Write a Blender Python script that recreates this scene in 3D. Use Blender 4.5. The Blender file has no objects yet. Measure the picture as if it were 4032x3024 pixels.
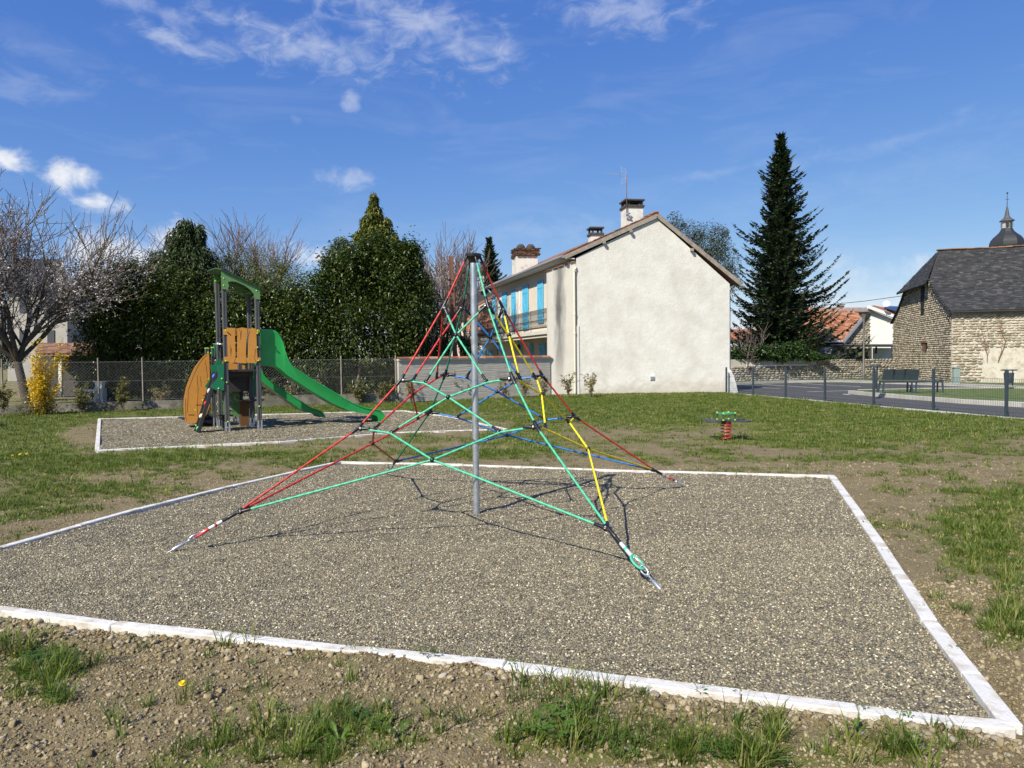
import bpy, bmesh, math, random
import numpy as np
from mathutils import Vector, Matrix, Euler

C = bpy.context.scene.collection
SC = bpy.context.scene
R = math.radians
PI = math.pi
rng = np.random.default_rng(7)
random.seed(7)

# ------------------------------------------------------------------ camera
EYE = 1.58
FPX = 2797.0
PITCH, ROLL = 0.0349, 0.0111
cp, sp, cr, sr = math.cos(PITCH), math.sin(PITCH), math.cos(ROLL), math.sin(ROLL)
FWD = Vector((0, cp, -sp)); UP0 = Vector((0, sp, cp)); RT0 = Vector((1, 0, 0))
RTV = RT0 * cr - UP0 * sr
UPV = RT0 * sr + UP0 * cr
cam_d = bpy.data.cameras.new('camera')
cam = bpy.data.objects.new('camera', cam_d)
C.objects.link(cam)
M = Matrix((RTV, UPV, -FWD)).transposed().to_4x4()
M.translation = Vector((0, 0, EYE))
cam.matrix_world = M
cam_d.sensor_width = 36
cam_d.lens = FPX / 4032 * 36
cam_d.clip_start = 0.05
cam_d.clip_end = 3000
SC.camera = cam

# ------------------------------------------------------------------ sun, sky, exposure
SUN_TO = Vector((-1.69, -2.31, 2.62)).normalized()
SUN_EL = math.asin(SUN_TO.z)
sun_d = bpy.data.lights.new('sun', 'SUN')
sun_d.energy = 4.7
sun_d.angle = R(0.53)
sun_d.color = (1.0, 0.94, 0.81)
sun = bpy.data.objects.new('sun', sun_d)
C.objects.link(sun)
sun.rotation_euler = SUN_TO.to_track_quat('Z', 'Y').to_euler()
sun.location = (-10, -10, 20)
SC.view_settings.view_transform = 'Standard'
SC.view_settings.look = 'None'
SC.view_settings.gamma = 1
SC.view_settings.use_curve_mapping = False
SC.view_settings.exposure = 0.55
SC.cycles.max_bounces = 6
SC.cycles.diffuse_bounces = 3
SC.cycles.glossy_bounces = 3
SC.cycles.transparent_max_bounces = 8


def az_el(px, py):
    X = (px - 2016) / FPX; Y = (1512 - py) / FPX
    d = (RTV * X + UPV * Y + FWD).normalized()
    return math.atan2(d.x, d.y), math.asin(d.z)


class NT:
    """tiny helper for node trees"""
    def __init__(s, nt):
        s.nt = nt; s.n = nt.nodes; s.l = nt.links

    def new(s, t, **k):
        nd = s.n.new(t)
        for a, b in k.items():
            setattr(nd, a, b)
        return nd

    def link(s, a, b):
        s.l.new(a, b)

    def put(s, v, sock):
        if isinstance(v, (int, float)):
            sock.default_value = v
        elif isinstance(v, (tuple, list)):
            sock.default_value = v
        elif v is not None:
            s.l.new(v, sock)

    def m(s, op, a, b=None, c=None, clamp=False):
        nd = s.n.new('ShaderNodeMath'); nd.operation = op; nd.use_clamp = clamp
        s.put(a, nd.inputs[0]); s.put(b, nd.inputs[1]); s.put(c, nd.inputs[2])
        return nd.outputs[0]

    def noise(s, vec, scale, detail=3, rough=0.5, dist=0.0, out=0):
        nd = s.n.new('ShaderNodeTexNoise')
        nd.inputs['Scale'].default_value = scale; nd.inputs['Detail'].default_value = detail
        nd.inputs['Roughness'].default_value = rough; nd.inputs['Distortion'].default_value = dist
        if vec is not None:
            s.l.new(vec, nd.inputs['Vector'])
        return nd.outputs[out]

    def voro(s, vec, scale, feature='F1', rnd=1.0):
        nd = s.n.new('ShaderNodeTexVoronoi'); nd.feature = feature
        nd.inputs['Scale'].default_value = scale; nd.inputs['Randomness'].default_value = rnd
        if vec is not None:
            s.l.new(vec, nd.inputs['Vector'])
        return nd

    def ramp(s, f, stops, interp='LINEAR'):
        nd = s.n.new('ShaderNodeValToRGB'); e = nd.color_ramp.elements
        nd.color_ramp.interpolation = interp
        while len(e) < len(stops):
            e.new(0.5)
        for i, (p, c) in enumerate(stops):
            e[i].position = p
            e[i].color = (c, c, c, 1) if isinstance(c, (int, float)) else (*c, 1)
        s.put(f, nd.inputs[0])
        return nd.outputs[0]

    def mix(s, f, a, b, blend='MIX'):
        nd = s.n.new('ShaderNodeMix'); nd.data_type = 'RGBA'; nd.blend_type = blend
        s.put(f, nd.inputs[0])
        for v, k in ((a, 6), (b, 7)):
            if isinstance(v, tuple):
                nd.inputs[k].default_value = (*v[:3], 1)
            else:
                s.l.new(v, nd.inputs[k])
        return nd.outputs[2]

    def mapping(s, vec, scale=(1, 1, 1), rot=(0, 0, 0), loc=(0, 0, 0)):
        nd = s.n.new('ShaderNodeMapping')
        nd.inputs['Scale'].default_value = scale; nd.inputs['Rotation'].default_value = rot
        nd.inputs['Location'].default_value = loc
        s.l.new(vec, nd.inputs['Vector'])
        return nd.outputs[0]

    def bump(s, h, strength=0.5, dist=0.01, normal=None):
        nd = s.n.new('ShaderNodeBump')
        nd.inputs['Strength'].default_value = strength; nd.inputs['Distance'].default_value = dist
        s.l.new(h, nd.inputs['Height'])
        if normal is not None:
            s.l.new(normal, nd.inputs['Normal'])
        return nd.outputs[0]


world = bpy.data.worlds.new('World')
SC.world = world
world.use_nodes = True
W = NT(world.node_tree)
W.n.clear()
wout = W.new('ShaderNodeOutputWorld'); bg = W.new('ShaderNodeBackground')
sky = W.new('ShaderNodeTexSky'); sky.sky_type = 'NISHITA'; sky.sun_disc = False
sky.sun_elevation = SUN_EL
sky.sun_rotation = math.atan2(SUN_TO.x, SUN_TO.y)
sky.altitude = 0; sky.air_density = 0.8; sky.dust_density = 0.15; sky.ozone_density = 6.0
bg.inputs['Strength'].default_value = 0.1
tc = W.new('ShaderNodeTexCoord')
sep = W.new('ShaderNodeSeparateXYZ'); W.link(tc.outputs['Generated'], sep.inputs[0])
az = W.m('ARCTAN2', sep.outputs[0], sep.outputs[1])
el = W.m('ARCSINE', sep.outputs[2])
comb = W.new('ShaderNodeCombineXYZ'); W.link(az, comb.inputs[0]); W.link(el, comb.inputs[1])
AE = comb.outputs[0]
nA = W.noise(W.mapping(AE, (1, 1.3, 1)), 20, 8, 0.60, 0.3)
nB = W.noise(W.mapping(AE, (1, 2.6, 1), (0, 0, R(-24))), 7, 8, 0.68, 0.9)
nC = W.noise(W.mapping(AE, (1, 4.0, 1), (0, 0, R(10))), 5, 6, 0.6, 0.6)
nF = W.noise(W.mapping(AE, (1, 2.0, 1), (0, 0, R(-24))), 22, 7, 0.62, 0.5)


def blob(px, py, wx, wy, n, gain, lo, hi, rot=0.0):
    a0, e0 = az_el(px, py)
    dx = W.m('SUBTRACT', az, a0); dy = W.m('SUBTRACT', el, e0)
    if rot:
        c, s_ = math.cos(rot), math.sin(rot)
        dx, dy = (W.m('ADD', W.m('MULTIPLY', dx, c), W.m('MULTIPLY', dy, s_)),
                  W.m('SUBTRACT', W.m('MULTIPLY', dy, c), W.m('MULTIPLY', dx, s_)))
    dx = W.m('DIVIDE', dx, wx / FPX); dy = W.m('DIVIDE', dy, wy / FPX)
    d = W.m('SQRT', W.m('ADD', W.m('MULTIPLY', dx, dx), W.m('MULTIPLY', dy, dy)))
    v = W.m('SUBTRACT', W.m('MULTIPLY', W.m('SUBTRACT', n, 0.5), gain), d)
    mr = W.new('ShaderNodeMapRange'); mr.interpolation_type = 'SMOOTHSTEP'
    W.link(v, mr.inputs[0]); mr.inputs[1].default_value = lo; mr.inputs[2].default_value = hi
    return mr.outputs[0]


puffs = None
for (px, py, wx, wy, amt) in [(60, 628, 80, 42, .9), (265, 690, 85, 52, .9), (400, 805, 80, 38, .85), (1375, 715, 85, 42, .34),
                              (600, 1000, 230, 95, .8), (1250, 1020, 140, 50, .85), (3530, 1075, 200, 50, .45), (3400, 1110, 240, 55, .3),
                              (1700, 1110, 150, 70, .8), (1385, 390, 45, 32, .3), (1180, 470, 30, 22, .15), (3280, 1190, 420, 130, .30),
                              (1340, 190, 150, 60, .32)]:
    b = W.m('MULTIPLY', blob(px, py, wx, wy, nA, 4.2, -1.35, 0.25), amt)
    puffs = b if puffs is None else W.m('MAXIMUM', puffs, b)
wisp = None
for (px, py, wx, wy, amt, rot) in [(1560, 60, 400, 130, .42, -.25), (1820, 170, 260, 90, .40, -.3), (1180, 190, 380, 80, .45, -.12), (660, 150, 150, 45, .42, -.3),
                                   (2480, 40, 280, 80, .36, -.1), (840, 165, 120, 36, .3, -.15), (500, 5, 320, 30, .3, -.1), (190, 220, 130, 60, .12, -.3),
                                   (3500, 560, 500, 34, .12, .12), (2830, 680, 240, 18, .14, .12), (100, 340, 200, 60, .16, 0),
                                   (2150, 910, 400, 50, .14, .05), (3400, 720, 600, 90, .06, .1)]:
    b = W.m('MULTIPLY', blob(px, py, wx, wy, nF, 4.2, -1.3, 0.6, rot), amt * .95)
    wisp = b if wisp is None else W.m('MAXIMUM', wisp, b)
streak = W.m('MULTIPLY', W.ramp(nB, [(0.42, 0.0), (0.78, 1.0)]), W.ramp(nF, [(0.3, 0.35), (0.7, 1.0)]))
veil = W.m('MULTIPLY', W.m('MULTIPLY', W.ramp(nC, [(0.5, 0.0), (0.85, 1.0)]), 0.13), W.ramp(sep.outputs[2], [(0.0, 0.5), (0.1, 1.0)]))
# clouds seen only off-camera: scattered puffs all round the horizon so that the sky goes on
cover = W.m('MAXIMUM', puffs, W.m('MAXIMUM', wisp, veil))
back = W.m('MULTIPLY', W.ramp(W.noise(AE, 4.5, 6, .6), [(0.55, 0.0), (0.66, 1.0)]),
           W.ramp(W.m('ABSOLUTE', az), [(0.80, 0.0), (0.98, 0.7)]))
cover = W.m('MAXIMUM', cover, W.m('MULTIPLY', back, W.ramp(sep.outputs[2], [(0.02, 1.0), (0.5, 0.2)])))
sepc = W.new('ShaderNodeSeparateColor'); W.link(sky.outputs[0], sepc.inputs[0])
hsv = W.new('ShaderNodeCombineColor')          # deeper, clearer blue than the plain model gives
for i_, (g_, k_) in enumerate([(1.12, 10.2), (.85, 7.2), (.38, 6.4)]):
    W.link(W.m('MULTIPLY', W.m('POWER', W.m('MULTIPLY', sepc.outputs[i_], .1), g_), k_), hsv.inputs[i_])
cl = W.mix(W.ramp(nA, [(0.3, 0.0), (0.62, 1.0)]), (5.0, 5.5, 6.3), (6.6, 6.6, 6.7))
skycol = W.mix(cover, hsv.outputs[0], cl)
W.link(skycol, bg.inputs['Color'])
W.link(bg.outputs[0], wout.inputs[0])


# ------------------------------------------------------------------ layout helpers (photo measure -> metres)
def ray(px, py):
    X = (px - 2016) / FPX; Y = (1512 - py) / FPX
    return RTV * X + UPV * Y + FWD


def G(px, py, z=0.0):
    d = ray(px, py)
    t = (z - EYE) / d.z
    return Vector((d.x * t, d.y * t, z))


def D(px, py, y):
    d = ray(px, py)
    t = y / d.y
    return Vector((d.x * t, y, EYE + d.z * t))


def PL(px, py, P0, u):
    """measure on the vertical plane through P0 along horizontal direction u -> (distance along u, height)"""
    d = ray(px, py)
    n = (-u[1], u[0])
    t = (n[0] * P0[0] + n[1] * P0[1]) / (n[0] * d.x + n[1] * d.y)
    x, y, z = d.x * t, d.y * t, EYE + d.z * t
    return ((x - P0[0]) * u[0] + (y - P0[1]) * u[1], z)


def project_np(x, y, z):
    """world -> photo pixels, vectorised"""
    zz = z - EYE
    a = x * RTV.x + y * RTV.y + zz * RTV.z
    b = x * UPV.x + y * UPV.y + zz * UPV.z
    c = np.maximum(x * FWD.x + y * FWD.y + zz * FWD.z, 1e-3)
    return 2016 + FPX * a / c, 1512 - FPX * b / c


# ------------------------------------------------------------------ numpy noise
_perm = np.random.default_rng(3).random((256, 256))


def vnoise(x, y, s=0):
    x = x + s * 17.3; y = y + s * 9.1
    xi = np.floor(x).astype(int); yi = np.floor(y).astype(int)
    fx = x - xi; fy = y - yi
    fx = fx * fx * (3 - 2 * fx); fy = fy * fy * (3 - 2 * fy)
    a = _perm[xi & 255, yi & 255]; b = _perm[(xi + 1) & 255, yi & 255]
    c = _perm[xi & 255, (yi + 1) & 255]; d = _perm[(xi + 1) & 255, (yi + 1) & 255]
    return (a * (1 - fx) + b * fx) * (1 - fy) + (c * (1 - fx) + d * fx) * fy


def fbm(x, y, o=4, s=0):
    t = 0; a = 1; n = 0
    for i in range(o):
        t = t + a * vnoise(x * 2 ** i, y * 2 ** i, s + i); n += a; a *= 0.5
    return t / n


# ------------------------------------------------------------------ materials
def principled(name):
    m = bpy.data.materials.new(name)
    m.use_nodes = True
    t = NT(m.node_tree)
    b = t.n['Principled BSDF']
    return m, t, b


def coord(t, kind='Object'):
    return t.new('ShaderNodeTexCoord').outputs[kind]


def mat(name, col, rough=0.6, var=0.12, scale=6, metal=0.0, bump=0.0, bscale=60, spec=0.5, dirt=None, dscale=2.0, dlo=.5, dhi=.75, coat=0):
    m, t, b = principled(name)
    co = coord(t)
    n = t.noise(co, scale, 4, 0.6)
    c0 = tuple(max(0, c * (1 - var)) for c in col); c1 = tuple(min(1, c * (1 + var)) for c in col)
    c = t.ramp(n, [(0.3, c0), (0.7, c1)])
    if dirt:
        c = t.mix(t.ramp(t.noise(co, dscale, 6, 0.65), [(dlo, 0.0), (dhi, 1.0)]), c, dirt)
    t.link(c, b.inputs['Base Color'])
    b.inputs['Roughness'].default_value = rough
    b.inputs['Metallic'].default_value = metal
    b.inputs['Specular IOR Level'].default_value = spec
    if coat:
        b.inputs['Coat Weight'].default_value = coat
    if bump:
        t.link(t.bump(t.noise(co, bscale, 4, 0.6), bump, 0.01), b.inputs['Normal'])
    return m


def mat_attr(name, stops, rough=0.6, spec=0.5, bump=0.0, bscale=60, trans=0.0, noise_amt=0.25, nscale=3.0, back=None):
    """colour picked along a ramp by the per-piece attribute 'v' with a little noise on top"""
    m, t, b = principled(name)
    at = t.new('ShaderNodeAttribute'); at.attribute_name = 'v'
    co = coord(t)
    n = t.noise(co, nscale, 4, 0.6)
    f = t.m('ADD', at.outputs['Fac'], t.m('MULTIPLY', t.m('SUBTRACT', n, 0.5), noise_amt), clamp=True)
    c = t.ramp(f, stops)
    t.link(c, b.inputs['Base Color'])
    b.inputs['Roughness'].default_value = rough
    b.inputs['Specular IOR Level'].default_value = spec
    if bump:
        t.link(t.bump(t.noise(co, bscale, 4, 0.6), bump, 0.01), b.inputs['Normal'])
    if trans:
        out = [x for x in t.n if x.type == 'OUTPUT_MATERIAL'][0]
        tr = t.new('ShaderNodeBsdfTranslucent')
        hs = t.new('ShaderNodeHueSaturation'); hs.inputs['Value'].default_value = 1.25; hs.inputs['Saturation'].default_value = 1.15
        t.link(c, hs.inputs['Color']); t.link(hs.outputs[0], tr.inputs[0])
        mx = t.new('ShaderNodeMixShader'); mx.inputs[0].default_value = trans
        t.link(b.outputs[0], mx.inputs[1]); t.link(tr.outputs[0], mx.inputs[2]); t.link(mx.outputs[0], out.inputs[0])
    return m


def mat_rand(name, stops, rough=0.7, spec=0.4, trans=0.0, bump=0.0, bscale=80, patch=None):
    """colour picked by the instance's own random number"""
    m, t, b = principled(name)
    oi = t.new('ShaderNodeObjectInfo')
    c = t.ramp(oi.outputs['Random'], stops)
    if patch:
        c = t.mix(1.0, c, (1.0, .985, .87), 'MULTIPLY')
        c = t.mix(t.ramp(t.noise(oi.outputs['Location'], 1.5, 5, .6, .6), [(.38, 0.0), (.68, patch[1])]), c, patch[0])
    t.link(c, b.inputs['Base Color'])
    b.inputs['Roughness'].default_value = rough
    b.inputs['Specular IOR Level'].default_value = spec
    if bump:
        t.link(t.bump(t.noise(coord(t), bscale, 3, 0.6), bump, 0.01), b.inputs['Normal'])
    if trans:
        out = [x for x in t.n if x.type == 'OUTPUT_MATERIAL'][0]
        tr = t.new('ShaderNodeBsdfTranslucent'); t.link(c, tr.inputs[0])
        mx = t.new('ShaderNodeMixShader'); mx.inputs[0].default_value = trans
        t.link(b.outputs[0], mx.inputs[1]); t.link(tr.outputs[0], mx.inputs[2]); t.link(mx.outputs[0], out.inputs[0])
    return m


# ------------------------------------------------------------------ mesh helpers
def tag(o, label=None, cat=None, group=None, kind=None):
    if label: o['label'] = label
    if cat: o['category'] = cat
    if group: o['group'] = group
    if kind: o['kind'] = kind
    return o


def link(name, me, parent=None, m=None, smooth=False):
    o = bpy.data.objects.new(name, me)
    C.objects.link(o)
    if parent is not None:
        o.parent = parent
    if m is not None and not me.materials:
        me.materials.append(m)
    if smooth and len(me.polygons):
        me.polygons.foreach_set('use_smooth', np.ones(len(me.polygons), bool))
    return o


def empty(name, loc=(0, 0, 0), rz=0.0):
    o = bpy.data.objects.new(name, None)
    o.empty_display_size = 0.2
    C.objects.link(o)
    o.location = loc
    o.rotation_euler = (0, 0, rz)
    return o


def mesh_np(name, V, F, v=None):
    """V (n,3), F (m,k) all faces k-sided"""
    V = np.asarray(V, np.float32); F = np.asarray(F, np.int32)
    me = bpy.data.meshes.new(name)
    k = F.shape[1]
    me.vertices.add(len(V)); me.vertices.foreach_set('co', V.ravel())
    me.loops.add(F.size); me.loops.foreach_set('vertex_index', F.ravel())
    me.polygons.add(len(F)); me.polygons.foreach_set('loop_start', np.arange(0, F.size, k, dtype=np.int32))
    me.update(calc_edges=True)
    if v is not None:
        a = me.attributes.new('v', 'FLOAT', 'POINT'); a.data.foreach_set('value', np.asarray(v, np.float32))
    return me


class MB:
    """collects shapes; build() links them as ONE mesh object"""
    def __init__(s):
        s.V = []; s.F = []; s.v = []; s.cur = 0.5

    def add(s, verts, faces):
        o = len(s.V)
        s.V += [tuple(p) for p in verts]
        s.F += [tuple(i + o for i in f) for f in faces]
        s.v += [s.cur] * len(verts)
        return s

    def box(s, c, size, rz=0.0, rot=None, bevel=0.0):
        x, y, z = size[0] / 2, size[1] / 2, size[2] / 2
        if bevel:
            b = min(bevel, x * .9, y * .9, z * .9)
            vs = []
            for sz, zz, ins in ((-1, -z, b), (-1, -z + b, 0), (1, z - b, 0), (1, z, b)):
                for (sx, sy) in ((-1, -1), (1, -1), (1, 1), (-1, 1)):
                    if ins:
                        vs.append((sx * (x - b), sy * (y - b), zz)); vs.append((sx * (x - b), sy * (y - b), zz))
                    else:
                        if (sx * sy) > 0:
                            vs.append((sx * x, sy * (y - b), zz)); vs.append((sx * (x - b), sy * y, zz))
                        else:
                            vs.append((sx * (x - b), sy * y, zz)); vs.append((sx * x, sy * (y - b), zz))
            fs = []
            for k in range(3):
                for i in range(8):
                    j = (i + 1) % 8
                    fs.append((k * 8 + i, k * 8 + j, (k + 1) * 8 + j, (k + 1) * 8 + i))
            fs.append((6, 4, 2, 0)); fs.append((24, 26, 28, 30))
        else:
            vs = [(-x, -y, -z), (x, -y, -z), (x, y, -z), (-x, y, -z), (-x, -y, z), (x, -y, z), (x, y, z), (-x, y, z)]
            fs = [(0, 3, 2, 1), (4, 5, 6, 7), (0, 1, 5, 4), (1, 2, 6, 5), (2, 3, 7, 6), (3, 0, 4, 7)]
        m = rot.to_matrix() if rot is not None else Matrix.Rotation(rz, 3, 'Z')
        c = Vector(c)
        return s.add([m @ Vector(p) + c for p in vs], fs)

    def bar(s, p0, p1, w, h, up=(0, 0, 1)):
        """box running from p0 to p1, w across, h along up"""
        p0 = Vector(p0); p1 = Vector(p1); d = (p1 - p0).normalized()
        a = d.cross(Vector(up))
        if a.length < 1e-4: a = d.cross(Vector((1, 0, 0)))
        a.normalize(); b = a.cross(d).normalized()
        vs = []
        for p in (p0, p1):
            for (i, j) in ((-1, -1), (1, -1), (1, 1), (-1, 1)):
                vs.append(p + a * (i * w / 2) + b * (j * h / 2))
        return s.add(vs, [(0, 1, 2, 3), (7, 6, 5, 4), (0, 4, 5, 1), (1, 5, 6, 2), (2, 6, 7, 3), (3, 7, 4, 0)])

    def tube(s, pts, r, n=8, closed=False, cap=True):
        pts = [Vector(p) for p in pts]
        rs = r if isinstance(r, (list, tuple)) else [r] * len(pts)
        vs = []; ref = None
        for i, p in enumerate(pts):
            if closed: d = pts[(i + 1) % len(pts)] - pts[i - 1]
            else: d = pts[min(i + 1, len(pts) - 1)] - pts[max(i - 1, 0)]
            d.normalize()
            if ref is None:
                ref = d.cross(Vector((0, 0, 1)))
                if ref.length < .05: ref = d.cross(Vector((0, 1, 0)))
            ref = (ref - d * ref.dot(d)).normalized()
            b = d.cross(ref)
            for k in range(n):
                a = 2 * PI * k / n
                vs.append(p + (ref * math.cos(a) + b * math.sin(a)) * rs[i])
        fs = []
        L = len(pts)
        for i in range(L if closed else L - 1):
            i2 = (i + 1) % L
            for k in range(n):
                k2 = (k + 1) % n
                fs.append((i * n + k, i * n + k2, i2 * n + k2, i2 * n + k))
        if cap and not closed:
            fs.append(tuple(range(n - 1, -1, -1))); fs.append(tuple((L - 1) * n + k for k in range(n)))
        return s.add(vs, fs)

    def cyl(s, p0, p1, r0, r1=None, n=12):
        return s.tube([p0, p1], [r0, r0 if r1 is None else r1], n)

    def lathe(s, prof, c=(0, 0, 0), n=16, axis=None):
        """prof: (radius, height) list"""
        vs = []; c = Vector(c)
        q = Vector((0, 0, 1)).rotation_difference(Vector(axis)) if axis is not None else None
        for (r, z) in prof:
            for k in range(n):
                a = 2 * PI * k / n
                p = Vector((r * math.cos(a), r * math.sin(a), z))
                if q: p = q @ p
                vs.append(p + c)
        fs = []
        for i in range(len(prof) - 1):
            for k in range(n):
                k2 = (k + 1) % n
                fs.append((i * n + k, i * n + k2, (i + 1) * n + k2, (i + 1) * n + k))
        fs.append(tuple(range(n - 1, -1, -1))); fs.append(tuple((len(prof) - 1) * n + k for k in range(n)))
        return s.add(vs, fs)

    def ball(s, c, r, n=10, m=6):
        prof = [(max(1e-4, r * math.sin(PI * i / m)), -r * math.cos(PI * i / m)) for i in range(m + 1)]
        return s.lathe(prof, c, n)

    def prism(s, poly, o, ux, uz, depth):
        """poly of (a,b) laid out on axes ux, uz from o, thickness depth along ux x uz"""
        o = Vector(o); ux = Vector(ux); uz = Vector(uz); nn = ux.cross(uz).normalized() * depth
        ar = sum(poly[i][0] * poly[(i + 1) % len(poly)][1] - poly[(i + 1) % len(poly)][0] * poly[i][1] for i in range(len(poly)))
        if ar < 0: poly = poly[::-1]
        a = [o + ux * p + uz * q for p, q in poly]
        n = len(a)
        vs = a + [p + nn for p in a]
        fs = [tuple(range(n - 1, -1, -1)), tuple(range(n, 2 * n))] + [(i, (i + 1) % n, n + (i + 1) % n, n + i) for i in range(n)]
        return s.add(vs, fs)

    def mesh(s, name):
        me = bpy.data.meshes.new(name)
        me.from_pydata(s.V, [], s.F)
        a = me.attributes.new('v', 'FLOAT', 'POINT'); a.data.foreach_set('value', np.array(s.v, np.float32))
        me.update()
        return me

    def build(s, name, m=None, parent=None, smooth=False, angle=None):
        me = s.mesh(name)
        o = link(name, me, parent, m)
        if smooth:
            me.polygons.foreach_set('use_smooth', np.ones(len(me.polygons), bool))
            if angle:
                me.set_sharp_from_angle(angle=R(angle))
        return o


def tri_prism_ok(poly):
    return poly


def copy_tree(o, parent=None):
    c = o.copy(); C.objects.link(c); c.parent = parent
    for ch in list(o.children): copy_tree(ch, c)
    return c


def pieces(parent, items, meshes, name, limit=300, m=None, key=None, stuff_name=None):
    """items: list of (matrix, mesh index). Nearest to the camera become parts, the rest one joined part."""
    def dist(it):
        p = it[0].translation
        return key(p) if key else (p - Vector((0, 0, EYE))).length
    items = sorted(items, key=dist)
    for mt, k in items[:limit]:
        o = bpy.data.objects.new(name, meshes[k]); C.objects.link(o); o.parent = parent; o.matrix_local = mt
    rest = items[limit:]
    if rest:
        datas = []
        for me in meshes:
            V = np.zeros(len(me.vertices) * 3, np.float32); me.vertices.foreach_get('co', V)
            F = [tuple(p.vertices) for p in me.polygons]
            vv = np.zeros(len(me.vertices), np.float32)
            if 'v' in me.attributes: me.attributes['v'].data.foreach_get('value', vv)
            datas.append((V.reshape(-1, 3), F, vv))
        Vs = []; Fs = []; vs = []; off = 0
        for mt, k in rest:
            V, F, vv = datas[k]
            A = np.array(mt)
            Vs.append(V @ A[:3, :3].T + A[:3, 3]); Fs += [tuple(i + off for i in f) for f in F]; vs.append(vv); off += len(V)
        me = bpy.data.meshes.new(name)
        Vs = np.concatenate(Vs)
        me.from_pydata(Vs.tolist(), [], Fs)
        a = me.attributes.new('v', 'FLOAT', 'POINT'); a.data.foreach_set('value', np.concatenate(vs))
        if meshes[0].materials: me.materials.append(meshes[0].materials[0])
        if meshes[0].polygons[0].use_smooth: me.polygons.foreach_set('use_smooth', np.ones(len(me.polygons), bool))
        o = link(stuff_name or name, me, parent)
        o['kind'] = 'stuff'
        return o


def ico_variants(n, m, jit=0.18, seed=1, sub=1, vr=(0, 1)):
    r = random.Random(seed)
    out = []
    for i in range(n):
        bm = bmesh.new(); bmesh.ops.create_icosphere(bm, subdivisions=sub, radius=0.5)
        for v in bm.verts: v.co *= 1 + r.uniform(-jit, jit)
        me = bpy.data.meshes.new('stone'); bm.to_mesh(me); bm.free()
        me.polygons.foreach_set('use_smooth', np.ones(len(me.polygons), bool))
        a = me.attributes.new('v', 'FLOAT', 'POINT')
        val = vr[0] + (vr[1] - vr[0]) * (i + r.random()) / n
        a.data.foreach_set('value', np.full(len(me.vertices), val, np.float32))
        me.materials.append(m)
        out.append(me)
    return out


def box_variants(n, m, size, bevel=0.1, seed=1, jit=0.04):
    r = random.Random(seed); out = []
    for i in range(n):
        b = MB(); b.cur = (i + r.random()) / n
        b.box((0, 0, 0), size, bevel=bevel)
        b.V = [tuple(q + r.uniform(-jit, jit) * s_ for q, s_ in zip(p, size)) for p in b.V]
        me = b.mesh('piece'); me.materials.append(m); out.append(me)
    return out


# scatter with geometry nodes -------------------------------------------------
def scatter(name, P, rot, scl, idx, sources, parent=None):
    me = bpy.data.meshes.new(name)
    P = np.asarray(P, np.float32)
    me.vertices.add(len(P)); me.vertices.foreach_set('co', P.ravel())
    a = me.attributes.new('rot', 'FLOAT_VECTOR', 'POINT'); a.data.foreach_set('vector', np.asarray(rot, np.float32).ravel())
    scl = np.asarray(scl, np.float32)
    if scl.ndim == 1: scl = np.repeat(scl[:, None], 3, 1)
    a = me.attributes.new('scl', 'FLOAT_VECTOR', 'POINT'); a.data.foreach_set('vector', scl.ravel())
    a = me.attributes.new('idx', 'INT', 'POINT'); a.data.foreach_set('value', np.asarray(idx, np.int32))
    o = link(name, me, parent)
    ng = bpy.data.node_groups.new(name, 'GeometryNodeTree')
    ng.interface.new_socket('Geometry', in_out='INPUT', socket_type='NodeSocketGeometry')
    ng.interface.new_socket('Geometry', in_out='OUTPUT', socket_type='NodeSocketGeometry')
    n = ng.nodes; l = ng.links
    gi = n.new('NodeGroupInput'); go = n.new('NodeGroupOutput')
    iop = n.new('GeometryNodeInstanceOnPoints'); jn = n.new('GeometryNodeJoinGeometry')
    for s_ in reversed(sources):      # links into Join Geometry stack last-first
        oi = n.new('GeometryNodeObjectInfo'); oi.inputs['Object'].default_value = s_
        oi.inputs['As Instance'].default_value = True
        l.new(oi.outputs['Geometry'], jn.inputs[0])

    def na(nm, ty):
        x = n.new('GeometryNodeInputNamedAttribute'); x.data_type = ty; x.inputs['Name'].default_value = nm
        return x.outputs[0]
    l.new(gi.outputs[0], iop.inputs['Points']); l.new(jn.outputs[0], iop.inputs['Instance'])
    iop.inputs['Pick Instance'].default_value = True
    l.new(na('idx', 'INT'), iop.inputs['Instance Index'])
    l.new(na('rot', 'FLOAT_VECTOR'), iop.inputs['Rotation'])
    l.new(na('scl', 'FLOAT_VECTOR'), iop.inputs['Scale'])
    l.new(iop.outputs[0], go.inputs[0])
    md = o.modifiers.new('scatter', 'NODES'); md.node_group = ng
    return o


def source(name, me):
    return bpy.data.objects.new(name, me)     # never linked to the scene: only a mesh to be instanced


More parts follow.
